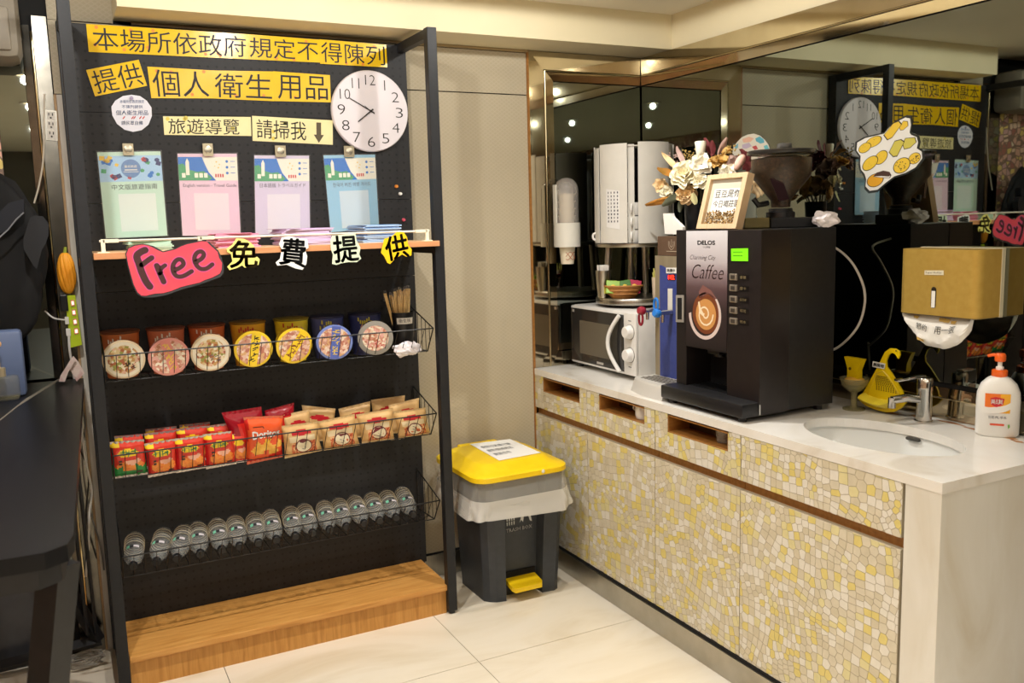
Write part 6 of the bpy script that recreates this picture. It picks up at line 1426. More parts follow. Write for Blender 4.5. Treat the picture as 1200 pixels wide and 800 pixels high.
for z in (1.047, .955):
    c = Vector((MX-.001, (M0+MD)/2-.002, z)); kb = obj('dial', B().lathe([(.029, 0), (.029, .004), (.026, .006), (.023, .024), (.021, .026), (0, .026)], c, (-1, 0, 0), 28), white_plastic, mw, True)
    obj('dial_ring', B().lathe([(.0292, 0), (.0312, 0), (.0312, .0015), (.0292, .0015)], c, (-1, 0, 0), 28, cap=False), mat('dial ring grey', (120, 116, 110), .3), kb)
b = B().box(MX-.0016, MX-.0008, M0+.03, M0+.05, 1.09, 1.093).box(MX-.0016, MX-.0008, M0+.03, M0+.05, .905, .908); obj('printed_marks', b, ink_grey, mw)
for bb4 in ((M1-.03, M1-.014, MZ1-.03, MZ1-.018), (MD+.15, MD+.20, MZ0+.02, MZ0+.03)): obj('badge', B().box(MX-.0026, MX-.0018, *bb4), mat('badge silver', (200, 196, 190), .3, .5), mw)
for x in (2.03, 2.31):
    for y in (M0+.03, M1-.03): obj('foot', B().cyl((x, y, .8512), (x, y, .869), .012, n=12), black_plastic, mw)

# ---- rotating mug carousel on the microwave
KC = Vector((2.19, 3.12, 1.1242)); tow = Vector((-.4545, -.8907, 0)); rgt = Vector((.8887, -.4585, 0)).normalized(); tow = (tow - rgt*tow.dot(rgt)).normalized()
kr = thing('mug_carousel', 'round steel mug carousel with pale curved panels on the microwave', 'carousel', tuple(KC))
obj('lower_disc', B().lathe([(0, .010), (.150, .010), (.164, .014), (.166, .018), (.166, .036), (.163, .040), (0, .040)], KC, n=56), steel, kr, True)
obj('base_ring', B().lathe([(.0, 0), (.12, 0), (.12, .0098), (0, .0098)], KC, n=36), black_plastic, kr, True)
obj('upper_disc', B().lathe([(0, .252), (.163, .252), (.166, .256), (.166, .266), (.16, .268), (0, .268)], KC, n=56), steel, kr, True)
def kp(th_, r, z): t_ = math.radians(th_); return KC + rgt*(r*math.sin(t_)) + tow*(r*math.cos(t_)) + Vector((0, 0, z))
for t_ in (-76, 80, 150, 180): obj('column', B().cyl(kp(t_, .130, .040), kp(t_, .115, .252), .0135, n=16), steel, kr, True)
obj('core', B().cyl(kp(0, 0, .268), kp(0, 0, .655), .03, n=18), black_plastic, kr, True)
car_w = noisy('carousel ivory panel', [(.3, (206, 203, 194)), (.7, (214, 211, 203))], 10, rough=.4)
def panel(t0, t1, r, z0=.27, z1=.668, th=.004):
    b = B(); n_ = 12; a = []
    for r_ in (r, r-th): a.append([[b.bm.verts.new(kp(t0+(t1-t0)*k/n_, r_, z)) for k in range(n_+1)] for z in (z0, z1)])
    for g in a:
        for k in range(n_): b._f((g[0][k], g[0][k+1], g[1][k+1], g[1][k]))
    for k in range(n_):
        b._f((a[0][1][k], a[0][1][k+1], a[1][1][k+1], a[1][1][k])); b._f((a[0][0][k], a[0][0][k+1], a[1][0][k+1], a[1][0][k]))
    for k in (0, n_): b._f((a[0][0][k], a[0][1][k], a[1][1][k], a[1][0][k]))
    return obj('curved_panel', b, car_w, kr, True)
p1 = panel(-64, -17, .166); panel(-2, 47, .172, .268, .671); panel(-86, -67, .168, .27, .655); panel(54, 74, .160); panel(-17, -7, .150, .27, .664); panel(85, 135, .166); panel(145, 200, .166); panel(210, 260, .166)
obj('top_disc', B().lathe([(0, .656), (.155, .656), (.155, .660), (0, .660)], KC, n=48), car_w, kr, True)
stx = B(); stx.grid(lambda u, v: kp(-50+22*u, .1668, .49-.155*v-.01*u), 6, 1); lb2 = obj('paper_label', stx, mat('label paper pale', (222, 220, 218), .6), p1)
b = B(); rnd = random.Random(4)
for c_ in range(4):
    for r_ in range(9):
        z = .478-.0145*r_; t_ = -47+5*c_; l = rnd.uniform(.6, 1.0)
        b.face([kp(t_, .1672, z), kp(t_+2.2*l, .1672, z), kp(t_+2.2*l, .1672, z-.008), kp(t_, .1672, z-.008)])
obj('label_marks', b, ink_grey, lb2)
def mug_at(loc, ang, lab, first=None):
    t = thing('coffee_mug', lab, 'mug', loc, 'white mugs in the carousel'); L = Vector(loc)
    obj('body', B().lathe([(0, 0), (.034, 0), (.037, .006), (.039, .052), (.0365, .052), (.034, .008), (0, .006)], L, n=28), white_plastic, t, True)
    d = Vector((math.cos(ang), math.sin(ang), 0)); obj('handle', B().tube(smooth_path([L+d*.036+Vector((0, 0, .044)), L+d*.058+Vector((0, 0, .038)), L+d*.058+Vector((0, 0, .018)), L+d*.035+Vector((0, 0, .010))]), .0045, 8), white_plastic, t, True)
    return t
fa = math.atan2(tow.y, tow.x)
for k, s in enumerate(('bottom', 'middle', 'top')): mug_at(tuple(kp(-10, .108, .2685+.056*k)), fa-.25, f'white mug in the carousel gap, {s} of the stack of three')
mug_at(tuple(kp(-80, .118, .2685)), math.atan2(-rgt.y, -rgt.x), 'white mug with handle sticking out at carousel left side')
# tumbler, tea basket, stirrers on the lower disc
tl = thing('steel_tumbler', 'steel tumbler with white packets on the carousel lower disc', 'tumbler', tuple(kp(-70, .148, .0402)))
L0 = ORG[tl.name]; obj('tumbler_body', B().lathe([(0, 0), (.022, 0), (.024, .004), (.034, .115), (.032, .115), (.022, .008), (0, .006)], L0, n=26), steel, tl, True)
b = B(); rnd = random.Random(3)
for i in range(9):
    a = 2*PI*i/9; b.box(-.011, .011, -.0015, .0015, 0, .055, .001, M=Matrix.Translation(L0+Vector((.017*math.cos(a), .017*math.sin(a), .082))) @ Matrix.Rotation(a+1.2, 4, 'Z') @ Matrix.Rotation(rnd.uniform(-.2, .2), 4, 'X'))
o = obj('sugar_packets', b, mat('packet white', (228, 224, 216), .6), tl)
tbk = thing('tea_basket', 'small woven basket of tea sachets on the carousel lower disc', 'basket', tuple(kp(-32, .112, .0402)))
L1 = ORG[tbk.name]; wick = noisy('woven rattan', [(.3, (150, 96, 44)), (.7, (192, 136, 72))], 60, (1, 1, 6), rough=.6, bump=.5)
b = B(); EL = lambda s, z, n=36: [L1 + rgt*(.078*s*math.cos(2*PI*k/n)*(1+.25*z/.05*0)) + tow*(.048*s*math.sin(2*PI*k/n)) + Vector((0, 0, z)) for k in range(n)]
loft(b, [EL(.62, 0), EL(.8, .018), EL(1.0, .05), EL(.95, .05), EL(.72, .016), EL(.55, .006)], (True, True)); obj('weave', b, wick, tbk, True)
b = B(); b.tube(EL(1.0, .051), .0042, 7, True); b.tube(EL(.9, .034), .003, 6, True); b.tube(EL(.8, .018), .003, 6, True); obj('rim', b, wick, tbk, True)
for k, (u, c, lab, tilt) in enumerate(((-.045, (150, 190, 70), 'lime green tea sachet at the left of the small woven basket', .1), (.004, (70, 120, 40), 'dark green tea sachet in the middle of the small basket', -.15), (.045, (178, 28, 70), 'crimson tea sachet at the right of the small basket', .2))):
    M = Matrix.Translation(L1+rgt*u+tow*(.012-.006*k)+Vector((0, 0, .05))) @ Matrix(((rgt.x, -tow.x, 0, 0), (rgt.y, -tow.y, 0, 0), (0, 0, 1, 0), (0, 0, 0, 1))) @ Matrix.Rotation(-.5, 4, 'X') @ Matrix.Rotation(tilt, 4, 'Y')
    sa = thing('tea_sachet', lab, 'tea sachet', tuple(L1+rgt*u+Vector((0, 0, .02))), 'tea sachets in the small basket')
    obj('packet', B().box(-.028, .028, -.003, .003, -.032, .026, .002, M=M), mat('sachet '+lab.split()[0], c, .3), sa); obj('printed_mark', B().ball((0, 0, 0), .011, (1, .12, .7), 1, M=M @ Matrix.Translation((0, -.0035, 0))), yell_pr, sa)
for k, (c, z) in enumerate((((170, 40, 60), .0)for _ in range(1))):
    for j in range(2):
        M = Matrix.Translation(L1+rgt*(.038-.09*j)+tow*(-.02)+Vector((0, 0, .047))) @ Matrix(((rgt.x, -tow.x, 0, 0), (rgt.y, -tow.y, 0, 0), (0, 0, 1, 0), (0, 0, 0, 1))) @ Matrix.Rotation(-.4, 4, 'X')
        sa = obj('tea_sachet', B().box(-.028, .028, -.003, .003, -.03, .026, .002, M=M), mat('sachet back %d' % j, ((190, 60, 90), (200, 200, 80))[j], .3), None, loc=tuple(L1+Vector((0, 0, .03))))
        tag(sa, ('pink-red tea sachet behind the crimson one', 'yellow tea sachet behind the lime green one')[j], 'tea sachet', 'tea sachets in the small basket')
sg = thing('stirrer_cup', 'narrow cup of yellow topped stirrers at the carousel right side', 'cup', tuple(kp(33, .138, .0402)))
L2 = ORG[sg.name]; obj('cup', B().lathe([(0, 0), (.016, 0), (.02, .085), (.0185, .085), (.015, .004), (0, .004)], L2, n=20), mat('striped cup', (226, 206, 180), .5), sg, True)
b = B()
for i in range(7): a = i*.9; b.cyl(L2+Vector((.006*math.cos(a), .006*math.sin(a), .01)), L2+Vector((.014*math.cos(a), .014*math.sin(a), .105+.008*(i % 3))), .003, n=6)
obj('stirrers', b, mat('stirrer lemon', (222, 214, 120), .5), sg)

# ---- paper cup dispenser on the corner mirror
pcx, pcy = 1.99, 3.325
pc = thing('paper_cup_dispenser', 'clear domed tube dispenser of paper cups on the corner mirror', 'dispenser', (pcx, pcy, 1.36))
R = .052
PCX = ((1.9813, 3.3250, 1.5207)[0])
PZ = [(1.9846, 3.3250, 1.6732)[2], (1.9891, 3.3250, 1.4803)[2], (1.9869, 3.3250, 1.3774)[2], (1.9854, 3.3250, 1.3034)[2], (1.9910, 3.3250, 1.5716)[2]]
dome = [(R, PZ[1]-.01), (R, PZ[0]-R)] + [(R*math.cos(a), PZ[0]-R+R*math.sin(a)) for a in [PI/2*k/8 for k in range(1, 8)]] + [(0, PZ[0])]
obj('clear_tube', B().lathe(dome, (PCX, pcy, 0), n=36, cap=False), mat('frosted clear tube', (206, 200, 194), .2, alpha=.38), pc, True)
obj('back_plate', B().box(PCX-.045, PCX+.045, pcy+R, YB-.0042, PZ[2], PZ[0]-.05, .003), offwhite, pc)
obj('collar', B().lathe([(.050, PZ[2]), (.058, PZ[2]), (.058, PZ[1]), (.050, PZ[1])], (PCX, pcy, 0), n=36, cap=False), offwhite, pc, True)
obj('frame_rib', B().box(PCX-.056, PCX-.049, pcy-.006, pcy+.02, PZ[1], PZ[0]-.03, .002), offwhite, pc)
cup_m = mat('cream paper cup', (232, 222, 200), .6)
n_c = 9
for k in range(n_c):
    z = PZ[3] + (PZ[4]-PZ[3]-.02)*k/(n_c-1) - .0
    lab = 'printed paper cup hanging out below the dispenser collar' if k == 0 else f'cream paper cup inside the clear dispenser tube, {ordinal(k-1)} above the collar'
    t = thing('paper_cup', lab, 'paper cup', (PCX, pcy, z), 'paper cups in the dispenser')
    H = PZ[2]-PZ[3]+.012 if k == 0 else .05
    obj('cup', B().lathe([(0, 0), (.028, 0), (.036, H), (.0395, H), (.0395, H+.003), (.035, H+.003)], (PCX, pcy, z), n=28, cap=False), cup_m, t, True)
    if k == 0:
        b = B()
        for i in range(3): stroke(b, [(PCX+(.0335)*math.sin(a), pcy-.0335*math.cos(a), z+.035+.016*math.sin(i*2+a*3)) for a in [-.7+.14*j for j in range(11)]], .003, (0, -1, 0), .0005)
        obj('printed_swirl', b, mat('cup print terracotta', (180, 120, 90), .6), t)

# ---- decals on the long mirror
CKX = 2.4145
pts = [(2.4145, 2.0430, 1.7432), (2.4145, 2.0220, 1.7623), (2.4145, 1.9928, 1.7766), (2.4145, 1.9639, 1.7852), (2.4145, 1.9472, 1.7806), (2.4145, 1.9431, 1.7610), (2.4145, 1.9471, 1.7375), (2.4145, 1.9411, 1.7300), (2.4145, 1.9204, 1.7212), (2.4145, 1.9148, 1.7037), (2.4145, 1.9189, 1.6870), (2.4145, 1.9007, 1.6753), (2.4145, 1.8975, 1.6546), (2.4145, 1.9206, 1.6288), (2.4145, 1.9570, 1.6137), (2.4145, 1.9989, 1.6055), (2.4145, 2.0327, 1.5859), (2.4145, 2.0629, 1.5657), (2.4145, 2.0943, 1.5633), (2.4145, 2.1113, 1.5787), (2.4145, 2.1093, 1.6006), (2.4145, 2.1164, 1.6193), (2.4145, 2.1317, 1.6348), (2.4145, 2.1360, 1.6535), (2.4145, 2.1350, 1.6791), (2.4145, 2.1524, 1.6987), (2.4145, 2.1505, 1.7243), (2.4145, 2.1186, 1.7360), (2.4145, 2.0826, 1.7398)]
ctr = sum((Vector(p) for p in pts), Vector())/len(pts)
cd = thing('cookie_decal', 'white cut-out sign of illustrated cookies stuck on the mirror', 'sign', tuple(ctr))
obj('clear_border', B().prism([ctr+(Vector(p)-ctr)*1.07 for p in pts], (.0008, 0, 0)), mat('decal film dark', (52, 54, 52), .15), cd)
obj('sheet', B().prism(pts, (-.0008, 0, 0)), mat('decal white', (232, 232, 228), .45), cd)
ck_y = mat('cookie yellow print', (232, 196, 58), .5); ck_o = mat('cookie amber print', (232, 170, 44), .5); ck_g = mat('cookie wafer print', (206, 194, 84), .5); ck_b = mat('cookie chocolate print', (72, 48, 40), .5); line = mat('cookie outline print', (48, 40, 26), .5)
RAW = [(357,366,38,21,-.35,0),(318,393,30,20,-.4,0),(390,436,34,24,-.8,0),(342,462,40,25,-.65,0),(540,440,26,22,-.6,1),(483,472,38,30,-.6,1),(364,538,38,28,-.3,2)]
CXY = [(2.4134, 2.0836, 1.7213), (2.4134, 2.1184, 1.7047), (2.4134, 2.0524, 1.6686), (2.4134, 2.0947, 1.6529), (2.4134, 1.9249, 1.6566), (2.4134, 1.9713, 1.6376), (2.4134, 2.0729, 1.5966)]
SCL = (Vector([(2.4134, 2.0176, 1.6703), (2.4134, 1.9334, 1.6641)][0])-Vector([(2.4134, 2.0176, 1.6703), (2.4134, 1.9334, 1.6641)][1])).length/100
VSC = abs([(2.4134, 2.0190, 1.7057), (2.4134, 2.0163, 1.6349)][0][2]-[(2.4134, 2.0190, 1.7057), (2.4134, 2.0163, 1.6349)][1][2])/100
def mpt(c, du, dv, h=0): return Vector(c)+Vector((-h, -du*SCL, -dv*VSC))
bo, by, bs_ = B(), B(), B(); rnd = random.Random(6)
for (x, y, a_, b_, t_, kd), c in zip(RAW, CXY):
    kk = 0.0003*(RAW.index((x, y, a_, b_, t_, kd)) % 2)
    ell = lambda s, h: [mpt(c, s*(a_*math.cos(p)*math.cos(t_)-b_*math.sin(p)*math.sin(t_)), s*(a_*math.cos(p)*math.sin(t_)+b_*math.sin(p)*math.cos(t_)), h) for p in [2*PI*k/22 for k in range(22)]]
    bo.face(ell(1.08, kk)); by.mi = 1 if kd == 2 else 0; by.face(ell(.98, kk+.0002))
    for _ in range({0: 7, 1: 14, 2: 0}[kd]):
        r_, p_ = rnd.random()**.5*.75, rnd.uniform(0, 6.28); e = mpt(c, a_*r_*math.cos(p_), b_*r_*math.sin(p_), kk+.0005); s = {0: 1.2, 1: 3.0}[kd]
        bs_.face([e+Vector((0, -s*SCL*math.cos(k), s*VSC*math.sin(k))) for k in (0, 1.5, 3, 4.5)])
for P_, mi in (([(2.4129, 2.0415, 1.7395), (2.4129, 2.0082, 1.7713), (2.4129, 1.9889, 1.7755), (2.4129, 1.9784, 1.7647), (2.4129, 2.0109, 1.7296), (2.4129, 2.0279, 1.7241)], 0), ([(2.4132, 1.9851, 1.7585), (2.4132, 1.9707, 1.7742), (2.4132, 1.9557, 1.7719), (2.4132, 1.9535, 1.7587), (2.4132, 1.9697, 1.7486), (2.4132, 1.9797, 1.7482)], 0), ([(2.4129, 2.0194, 1.6832), (2.4129, 2.0001, 1.7146), (2.4129, 1.9782, 1.7175), (2.4129, 1.9662, 1.7095), (2.4129, 1.9898, 1.6697), (2.4129, 2.0043, 1.6693)], 2), ([(2.4132, 1.9696, 1.7050), (2.4132, 1.9602, 1.7201), (2.4132, 1.9274, 1.7198), (2.4132, 1.9219, 1.7057), (2.4132, 1.9425, 1.6910), (2.4132, 1.9631, 1.6885)], 2)):
    c = sum((Vector(p) for p in P_), Vector())/len(P_); bo.face([c+(Vector(p)-c)*1.12+Vector((.0002, 0, 0)) for p in P_]); by.mi = mi; by.face([Vector(p) for p in P_])
P_ = [(2.4130, 2.0811, 1.6086), (2.4130, 2.0681, 1.6209), (2.4130, 2.0417, 1.6258), (2.4130, 2.0171, 1.6207), (2.4130, 2.0090, 1.6096), (2.4130, 2.0146, 1.6007), (2.4130, 2.0497, 1.6033)]; by.mi = 3; by.face([Vector(p) for p in P_])
obj('cookie_outlines', bo, line, cd); obj('cookies', by, [ck_y, ck_o, ck_g, ck_b], cd); obj('cookie_chips', bs_, line, cd)
obj('white_glaze', B().prism([(2.4127, 2.0781, 1.6091), (2.4127, 2.0513, 1.6048), (2.4127, 2.0162, 1.6022), (2.4127, 2.0130, 1.6091), (2.4127, 2.0189, 1.6059), (2.4127, 2.0496, 1.6090)], (-.0001, 0, 0)), white_plastic, cd)
pe = [(2.4145, 2.7582, 1.7613), (2.4145, 2.7384, 1.7783), (2.4145, 2.7110, 1.7944), (2.4145, 2.6799, 1.8009), (2.4145, 2.6455, 1.8013), (2.4145, 2.6116, 1.7903), (2.4145, 2.5854, 1.7725), (2.4145, 2.5667, 1.7530), (2.4145, 2.5577, 1.7344), (2.4145, 2.5623, 1.7118), (2.4145, 2.6026, 1.6994), (2.4145, 2.6785, 1.6994), (2.4145, 2.7416, 1.7145), (2.4145, 2.7660, 1.7378)]
ctr = sum((Vector(p) for p in pe), Vector())/len(pe)
pd2 = thing('egg_decal', 'egg-shaped pastel patterned cut-out on the mirror behind the grinder', 'sign', tuple(ctr))
obj('sheet', B().prism(pe, (-.0008, 0, 0)), mat('egg decal cream', (226, 220, 204), .5), pd2)
for nm, c, P_ in (('blue_blot', (96, 172, 190), [(2.4134, 2.6365, 1.7823), (2.4134, 2.6141, 1.7880), (2.4134, 2.5916, 1.7756), (2.4134, 2.5877, 1.7625), (2.4134, 2.6099, 1.7608), (2.4134, 2.6325, 1.7716)]), ('pink_blot', (230, 184, 160), [(2.4134, 2.7096, 1.7863), (2.4134, 2.6709, 1.7922), (2.4134, 2.6441, 1.7830), (2.4134, 2.6629, 1.7717), (2.4134, 2.7016, 1.7724)]), ('teal_blot', (110, 190, 196), [(2.4134, 2.5912, 1.7500), (2.4134, 2.5729, 1.7535), (2.4134, 2.5616, 1.7347), (2.4134, 2.5835, 1.7350)]), ('aqua_blot', (120, 184, 200), [(2.4134, 2.7530, 1.7635), (2.4134, 2.7331, 1.7725), (2.4134, 2.7329, 1.7565), (2.4134, 2.7488, 1.7498)]), ('lilac_blot', (196, 180, 200), [(2.4134, 2.7093, 1.7652), (2.4134, 2.6706, 1.7697), (2.4134, 2.6550, 1.7553), (2.4134, 2.6857, 1.7474), (2.4134, 2.7092, 1.7519)]), ('red_blot', (190, 80, 84), [(2.4134, 2.6550, 1.7527), (2.4134, 2.6323, 1.7560), (2.4134, 2.6208, 1.7421), (2.4134, 2.6396, 1.7395)])):
    obj('printed_'+nm, B().prism(P_, (-.0001, 0, 0)), mat('egg '+nm, c, .5), pd2)
# white power cable looping out behind the coffee machine
cb = obj('power_cable', B().tube(smooth_path([(2.2425, 2.15, 1.40), Vector((2.3300, 2.1522, 1.3759)), Vector((2.3500, 2.0967, 1.3226)), Vector((2.3500, 2.0485, 1.2403)), Vector((2.3500, 2.0527, 1.1612)), Vector((2.3400, 2.0804, 1.0968)), Vector((2.3300, 2.1494, 1.0350)), (2.28, 2.2, 1.02), (2.26, 2.2, .853)], 6), .0042, 8), mat('grey white cable', (206, 200, 190), .5), None, True, loc=(2.26, 2.2, .853)); tag(cb, 'pale power cable looping in front of the mirror beside coffee machine', 'cable')
gl = thing('glass_cup', 'clear glass seen inside the drawer slot of third cabinet', 'glass', (1.90, 2.20, .762)); obj('tumbler', B().lathe([(0, 0), (.028, 0), (.034, .048), (.032, .048), (.027, .004), (0, .004)], (1.90, 2.20, .762), n=24), mat('glass clear grey', (190, 186, 176), .08, alpha=.4), gl, True)

# ================================================================ LEFT SIDE: BAR TABLE AND WALL THINGS
tab = thing('bar_table', 'black bar table with slanting metal tube legs at left edge', 'table', (-.3, 2.45, 0))
ttop = [Vector(p) for p in ((.052, 3.345, 1.0), (-.012, 1.60, 1.0), (-.022, 1.555, 1.0), (-.055, 1.532, 1.0), (-.70, 1.55, 1.0), (-.63, 3.36, 1.0))]
obj('tabletop', B().prism(ttop, (0, 0, -.028)), noisy('black woodgrain tabletop', [(.3, (15, 15, 17)), (.7, (21, 21, 24))], 6, (14, 1, 1), rough=.36), tab)
obj('apron', B().prism([p*1.0+Vector((-.012 if p.x > -.3 else .012, .012 if p.y < 2.4 else -.012, -.0285)) for p in ttop], (0, 0, -.035)), black_metal, tab)
obj('top_scratch', B().prism([Vector(p)+Vector((0, 0, .0002)) for p in ((-0.0260, 3.3791, 1.0000), (-0.0183, 3.3636, 1.0000), (-0.1345, 2.8995, 1.0000), (-0.1690, 2.7123, 1.0000), (-0.1702, 2.7378, 1.0000), (-0.1159, 3.0356, 1.0000))], (0, 0, .0002)), mat('pale line', (104, 98, 88), .5), tab)
MATS['black woodgrain tabletop'].node_tree.nodes['Principled BSDF'].inputs['Specular IOR Level'].default_value = 0.22
def leg(a, c, r=.021): return obj('leg', B().tube([Vector(a), Vector(c)], r*1.2, 4), black_metal, tab)
leg((-.038, 1.62, .95), (-.19, 1.62, .02), .027); leg((-.62, 1.62, .95), (-.22, 1.62, .02), .024)
leg((-.20, 1.9, .95), (-.27, 1.62, .02), .016)
c1, c2, c3 = Vector((0.0537, 3.3300, 0.0648))+Vector((-.034, -.01, 0)), Vector((-0.0704, 3.3300, 0.3026)), Vector((-0.2854, 3.3300, 0.0360))
leg(c1, c1+(c2-c1)*3.2, .02); leg(c1+Vector((.01, 0, 0)), c1+(c3-c1)*1.6+Vector((0, 0, .012)), .018)
for x in (-.012, .016): obj('stay_rod', B().cyl((x, 3.30, .10), (x-.01, 3.31, .94), .006, n=8), black_metal, tab)
df = thing('reed_diffuser', 'small glass diffuser bottle with wooden ball stick on the bar table', 'diffuser', (-0.1642, 3.0535, 1.0000))
D0 = Vector((-0.1642, 3.0535, 1.0000))+Vector((0, 0, .0005))
obj('glass_bottle', B().box(D0.x-.045, D0.x+.036, D0.y-.035, D0.y+.035, D0.z, D0.z+.072, .012), mat('diffuser glass', (150, 146, 120), .08, alpha=.22), df, True)
obj('neck', B().lathe([(.018, .072), (.018, .098), (0, .098)], D0+Vector((-.015, 0, 0)), n=18), mat('neck champagne', (190, 176, 146), .3, .6), df, True)
obj('stick', B().cyl(D0+Vector((-.015, 0, .09)), D0+Vector((-.012, 0, .165)), .004, n=8), chop, df, True); obj('wooden_ball', B().ball(D0+Vector((-.012, 0, .17)), .0115), noisy('ball wood', [(.3, (196, 150, 96)), (.7, (214, 170, 116))], 20), df, True)
bx_ = obj('blue_box', B().box(-.34, -.112, 3.085, 3.155, 1.0005, 1.205, .012), mat('slate blue plastic', (92, 106, 138), .4), None, True, loc=(-.23, 3.12, 1.0)); tag(bx_, 'slate blue plastic box standing at the far end of bar table', 'box')
tc = thing('folded_card', 'pinkish folded card standing tent-like at far corner of bar table', 'card', (.01, 3.27, 1.0))
cardm = noisy('pink grey printed card', [(.3, (206, 178, 172)), (.5, (222, 206, 200)), (.7, (190, 130, 132))], 26, rough=.3)
obj('left_leaf', B().prism([Vector(p) for p in [(-0.0232, 3.2400, 1.0118), (-0.0165, 3.2400, 1.0311), (0.0211, 3.2400, 1.0873), (0.0332, 3.2400, 1.0804), (0.0070, 3.2400, 1.0401), (-0.0057, 3.2400, 1.0099)]], (0, .004, 0)), cardm, tc)
obj('right_leaf', B().prism([Vector(p) for p in [(0.0267, 3.2500, 1.0912), (0.0402, 3.2500, 1.0698), (0.0549, 3.2500, 1.0309), (0.0296, 3.2500, 1.0046), (0.0127, 3.2500, 1.0467), (0.0124, 3.2500, 1.0725)]], (0, .004, 0)), cardm, tc)

# black jacket bundle hung over something at the far end of the table
b = B()
b.ball((0, 0, 0), 1, sub=4)
for v in b.bm.verts:
    c = v.co.copy(); n1 = noise.noise(c*1.3+Vector((4, 0, 0)))*.3 + noise.noise(c*3.1)*.12
    v.co = Vector((-.19+c.x*.155*(1+n1), 3.265+c.y*.05*(1+n1), 1.43+c.z*.28*(1+n1*.5)))
jk = thing('black_jacket', 'black jacket with pale piping bundled at the far end of bar table', 'jacket', (-.19, 3.25, 1.18))
obj('body', b, mat('black fabric', (8, 8, 10), .8), jk, True)
b = B(); b.prism([Vector(p) for p in [(-0.0587, 3.1700, 1.5464), (-0.0467, 3.1700, 1.5526), (-0.0219, 3.1700, 1.5499), (-0.0078, 3.1700, 1.5258), (-0.0115, 3.1700, 1.4912), (-0.0216, 3.1700, 1.4654), (-0.0351, 3.1700, 1.4442), (-0.0537, 3.1700, 1.3862), (-0.0623, 3.1700, 1.3975), (-0.0844, 3.1700, 1.4504), (-0.0825, 3.1700, 1.4805)]], (0, .035, 0)); obj('hood', b, mat('charcoal padded fabric', (22, 24, 29), .6), jk)
obj('piping', B().tube([Vector(p) for p in [(-0.1609, 3.1650, 1.4747), (-0.1203, 3.1650, 1.5116), (-0.0949, 3.1650, 1.5429), (-0.0735, 3.1650, 1.5625)]], .0024, 6), mat('grey piping', (120, 122, 128), .5), jk)
b = B(); b.prism([Vector(p) for p in [(-0.1924, 3.2000, 1.4755), (-0.1767, 3.2000, 1.5644), (-0.1391, 3.2000, 1.5679), (-0.1142, 3.2000, 1.5931), (-0.0706, 3.2000, 1.6053), (-0.0744, 3.2000, 1.5623), (-0.1216, 3.2000, 1.5118)]], (0, .03, 0)); obj('collar', b, mat('dark navy fabric', (24, 27, 36), .7), jk)
ac = thing('wall_unit', 'grey rounded plastic unit mounted high in the left corner', 'wall unit', (-.2, 3.27, 2.0))
grey_p = noisy('aged grey plastic', [(.3, (126, 118, 104)), (.7, (138, 130, 114))], 8, rough=.5)
b = B(); b.box(-.42, -.035, 3.20, YB-.004, 2.03, 2.26, .035); obj('housing', b, grey_p, ac, True)
b = B(); b.box(-.42, -.062, 3.192, 3.21, 2.055, 2.185, .02); obj('front_cover', b, mat('grey cover', (142, 134, 120), .45), ac, True)
b = B(); b.box(-.40, -.085, 3.185, 3.20, 2.205, 2.30, .02); obj('lens', b, mat('dark lens', (24, 22, 22), .2), ac, True)
# outlet, power strip, reflected pumpkin, cables
ot = thing('wall_outlet', 'three-gang steel wall outlet on the metal band beside rack', 'outlet', (.027, 3.373, 1.80))
op = Q((0.0112, 3.3730, 1.9012), (0.0470, 3.3730, 1.8982), (0.0428, 3.3730, 1.7995), (0.0077, 3.3730, 1.8031))
obj('cover_plate', slab(B(), op, .004), steel, ot)
for k in range(3):
    v0 = .05+.31*k; s = obj('socket', slab(B(), op, .0008, .16, v0, .84, v0+.27, .004), mat('socket grey', (206, 202, 194), .4), ot)
    b = B(); slab(b, op, .0003, .30, v0+.04, .38, v0+.13, .0048); slab(b, op, .0003, .60, v0+.04, .68, v0+.13, .0048); qdisc(b, op, .49, v0+.20, .003, .0003, .0048, 8); obj('socket_slots', b, ink, s)
ps = thing('power_strip', 'lime green power strip with four lit switches fixed beside the rack', 'power strip', (.035, 3.36, 1.12))
pq_ = Q((0.0269, 3.3500, 1.2863), (0.0503, 3.3500, 1.2863), (0.0570, 3.3500, 1.1158), (0.0302, 3.3500, 1.1108))
lime = mat('lime green plastic', (190, 212, 40), .35)
obj('housing', slab(B(), pq_, .028, -.35, 0, 1.0, 1.0, -.016), lime, ps)
for k in range(4):
    v0 = .09+.185*k; s = obj('switch', slab(B(), pq_, .003, .30, v0, .80, v0+.12, .012), mat('switch rim', (206, 150, 120), .4), ps); obj('switch_light', slab(B(), pq_, .001, .40, v0+.025, .70, v0+.095, .015), mat('lit switch', (255, 196, 180), .4, emit=1.6), s)
obj('plug', B().box(.003, .026, 3.33, 3.352, 1.235, 1.29, .003), black_plastic, ps)
obj('white_plug', B().box(.012, .024, 3.33, 3.35, 1.19, 1.215, .002), white_plastic, ps); obj('white_plug', B().box(.012, .026, 3.33, 3.35, 1.15, 1.175, .002), white_plastic, ps)
def cable(pts, r, m, lab): o = obj('cable', B().tube(smooth_path(pts, 5), r, 6), m, None, True, loc=pts[-1]); tag(o, lab, 'cable'); return o
wc = mat('white cable', (222, 220, 216), .45); kc = mat('dark grey cable', (40, 38, 36), .5)
cable([(.02, 3.335, 1.155), (.018, 3.33, 1.10), (.025, 3.355, .98), (.03, 3.36, .85), (.035, 3.36, .70), (.045, 3.36, .60), (.03, 3.355, .52), (.02, 3.35, .42), (.0, 3.33, .30)], .0042, wc, 'white cable running down from the lime power strip behind bar table')
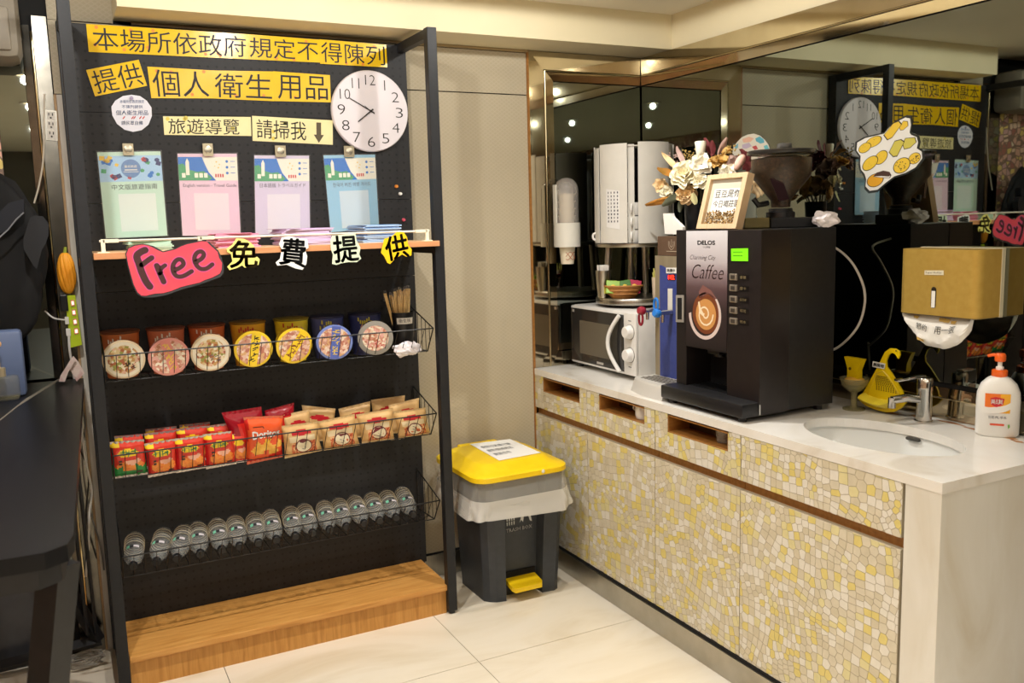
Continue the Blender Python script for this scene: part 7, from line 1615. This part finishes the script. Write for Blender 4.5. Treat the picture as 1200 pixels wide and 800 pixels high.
cable([(.014, 3.335, 1.205), (-.02, 3.32, 1.215), (-.045, 3.33, 1.24)], .003, wc, 'short white cable curving left from the lime power strip')
cable([Vector((0.0157, 3.3680, 1.9515)), Vector((-0.0037, 3.3600, 1.7575)), Vector((-0.0247, 3.3550, 1.6600)), Vector((-0.0454, 3.3550, 1.5961))], .003, mat('beige cable', (196, 188, 172), .5), 'thin beige cable hanging on the mirror edge below the outlet')
cable([(.035, 3.362, .95), (.012, 3.362, .80), (.04, 3.362, .66), (.02, 3.362, .5), (.04, 3.362, .35)], .0026, kc, 'dark thin cable tangled behind bar table beside the rack')
cable([(.012, 3.366, .98), (.045, 3.366, .85), (.025, 3.366, .72), (.03, 3.366, .55), (.055, 3.366, .40), (.06, 3.366, .30)], .0034, mat('grey cable', (120, 116, 110), .5), 'grey cable hanging behind bar table nearest the rack post')
b = B(); rnd = random.Random(1)
for k in range(6): b.tube([Vector((-.03+(.055+rnd.uniform(-.012, .012))*math.cos(a)+rnd.uniform(-.003, .003), 3.28+(.04)*math.sin(a), .012+.005*k+.003*math.sin(3*a+k))) for a in [2*PI*i/26 for i in range(26)]], .0026, 5, True)
cl = obj('cable_coil', b, mat('coil grey', (150, 146, 138), .5), None, True, loc=(-.03, 3.28, .01)); tag(cl, 'coil of thin grey cable on the floor behind bar table', 'cable')
pk = thing('pumpkin_ornament', 'orange ribbed pumpkin ornament hanging above the lime power strip', 'ornament', (.03, 3.345, 1.30))  # pumpkin reflection in the metal band, modelled as a solid object
b = B(); PC = Vector((0.0306, 3.3450, 1.3614))
for i in range(11):
    for j in range(1): pass
def pkf(u, v):
    a = 2*PI*u; ph = PI*v; r_ = .036*(1+.12*abs(math.sin(5.5*a)))*math.sin(ph)**.8
    return PC + Vector((r_*math.cos(a+1.2*v)*.72, r_*math.sin(a+1.2*v)*.55, .07*math.cos(ph)))
b.grid(pkf, 44, 12, wrap=True); obj('body', b, noisy('pumpkin orange', [(.3, (226, 142, 24)), (.7, (240, 164, 40))], 20, rough=.55), pk, True)
obj('stalk', B().cyl(PC+Vector((0, 0, .066)), PC+Vector((.004, 0, .088)), .006, .004, 8), mat('stalk green', (150, 160, 50), .6), pk)
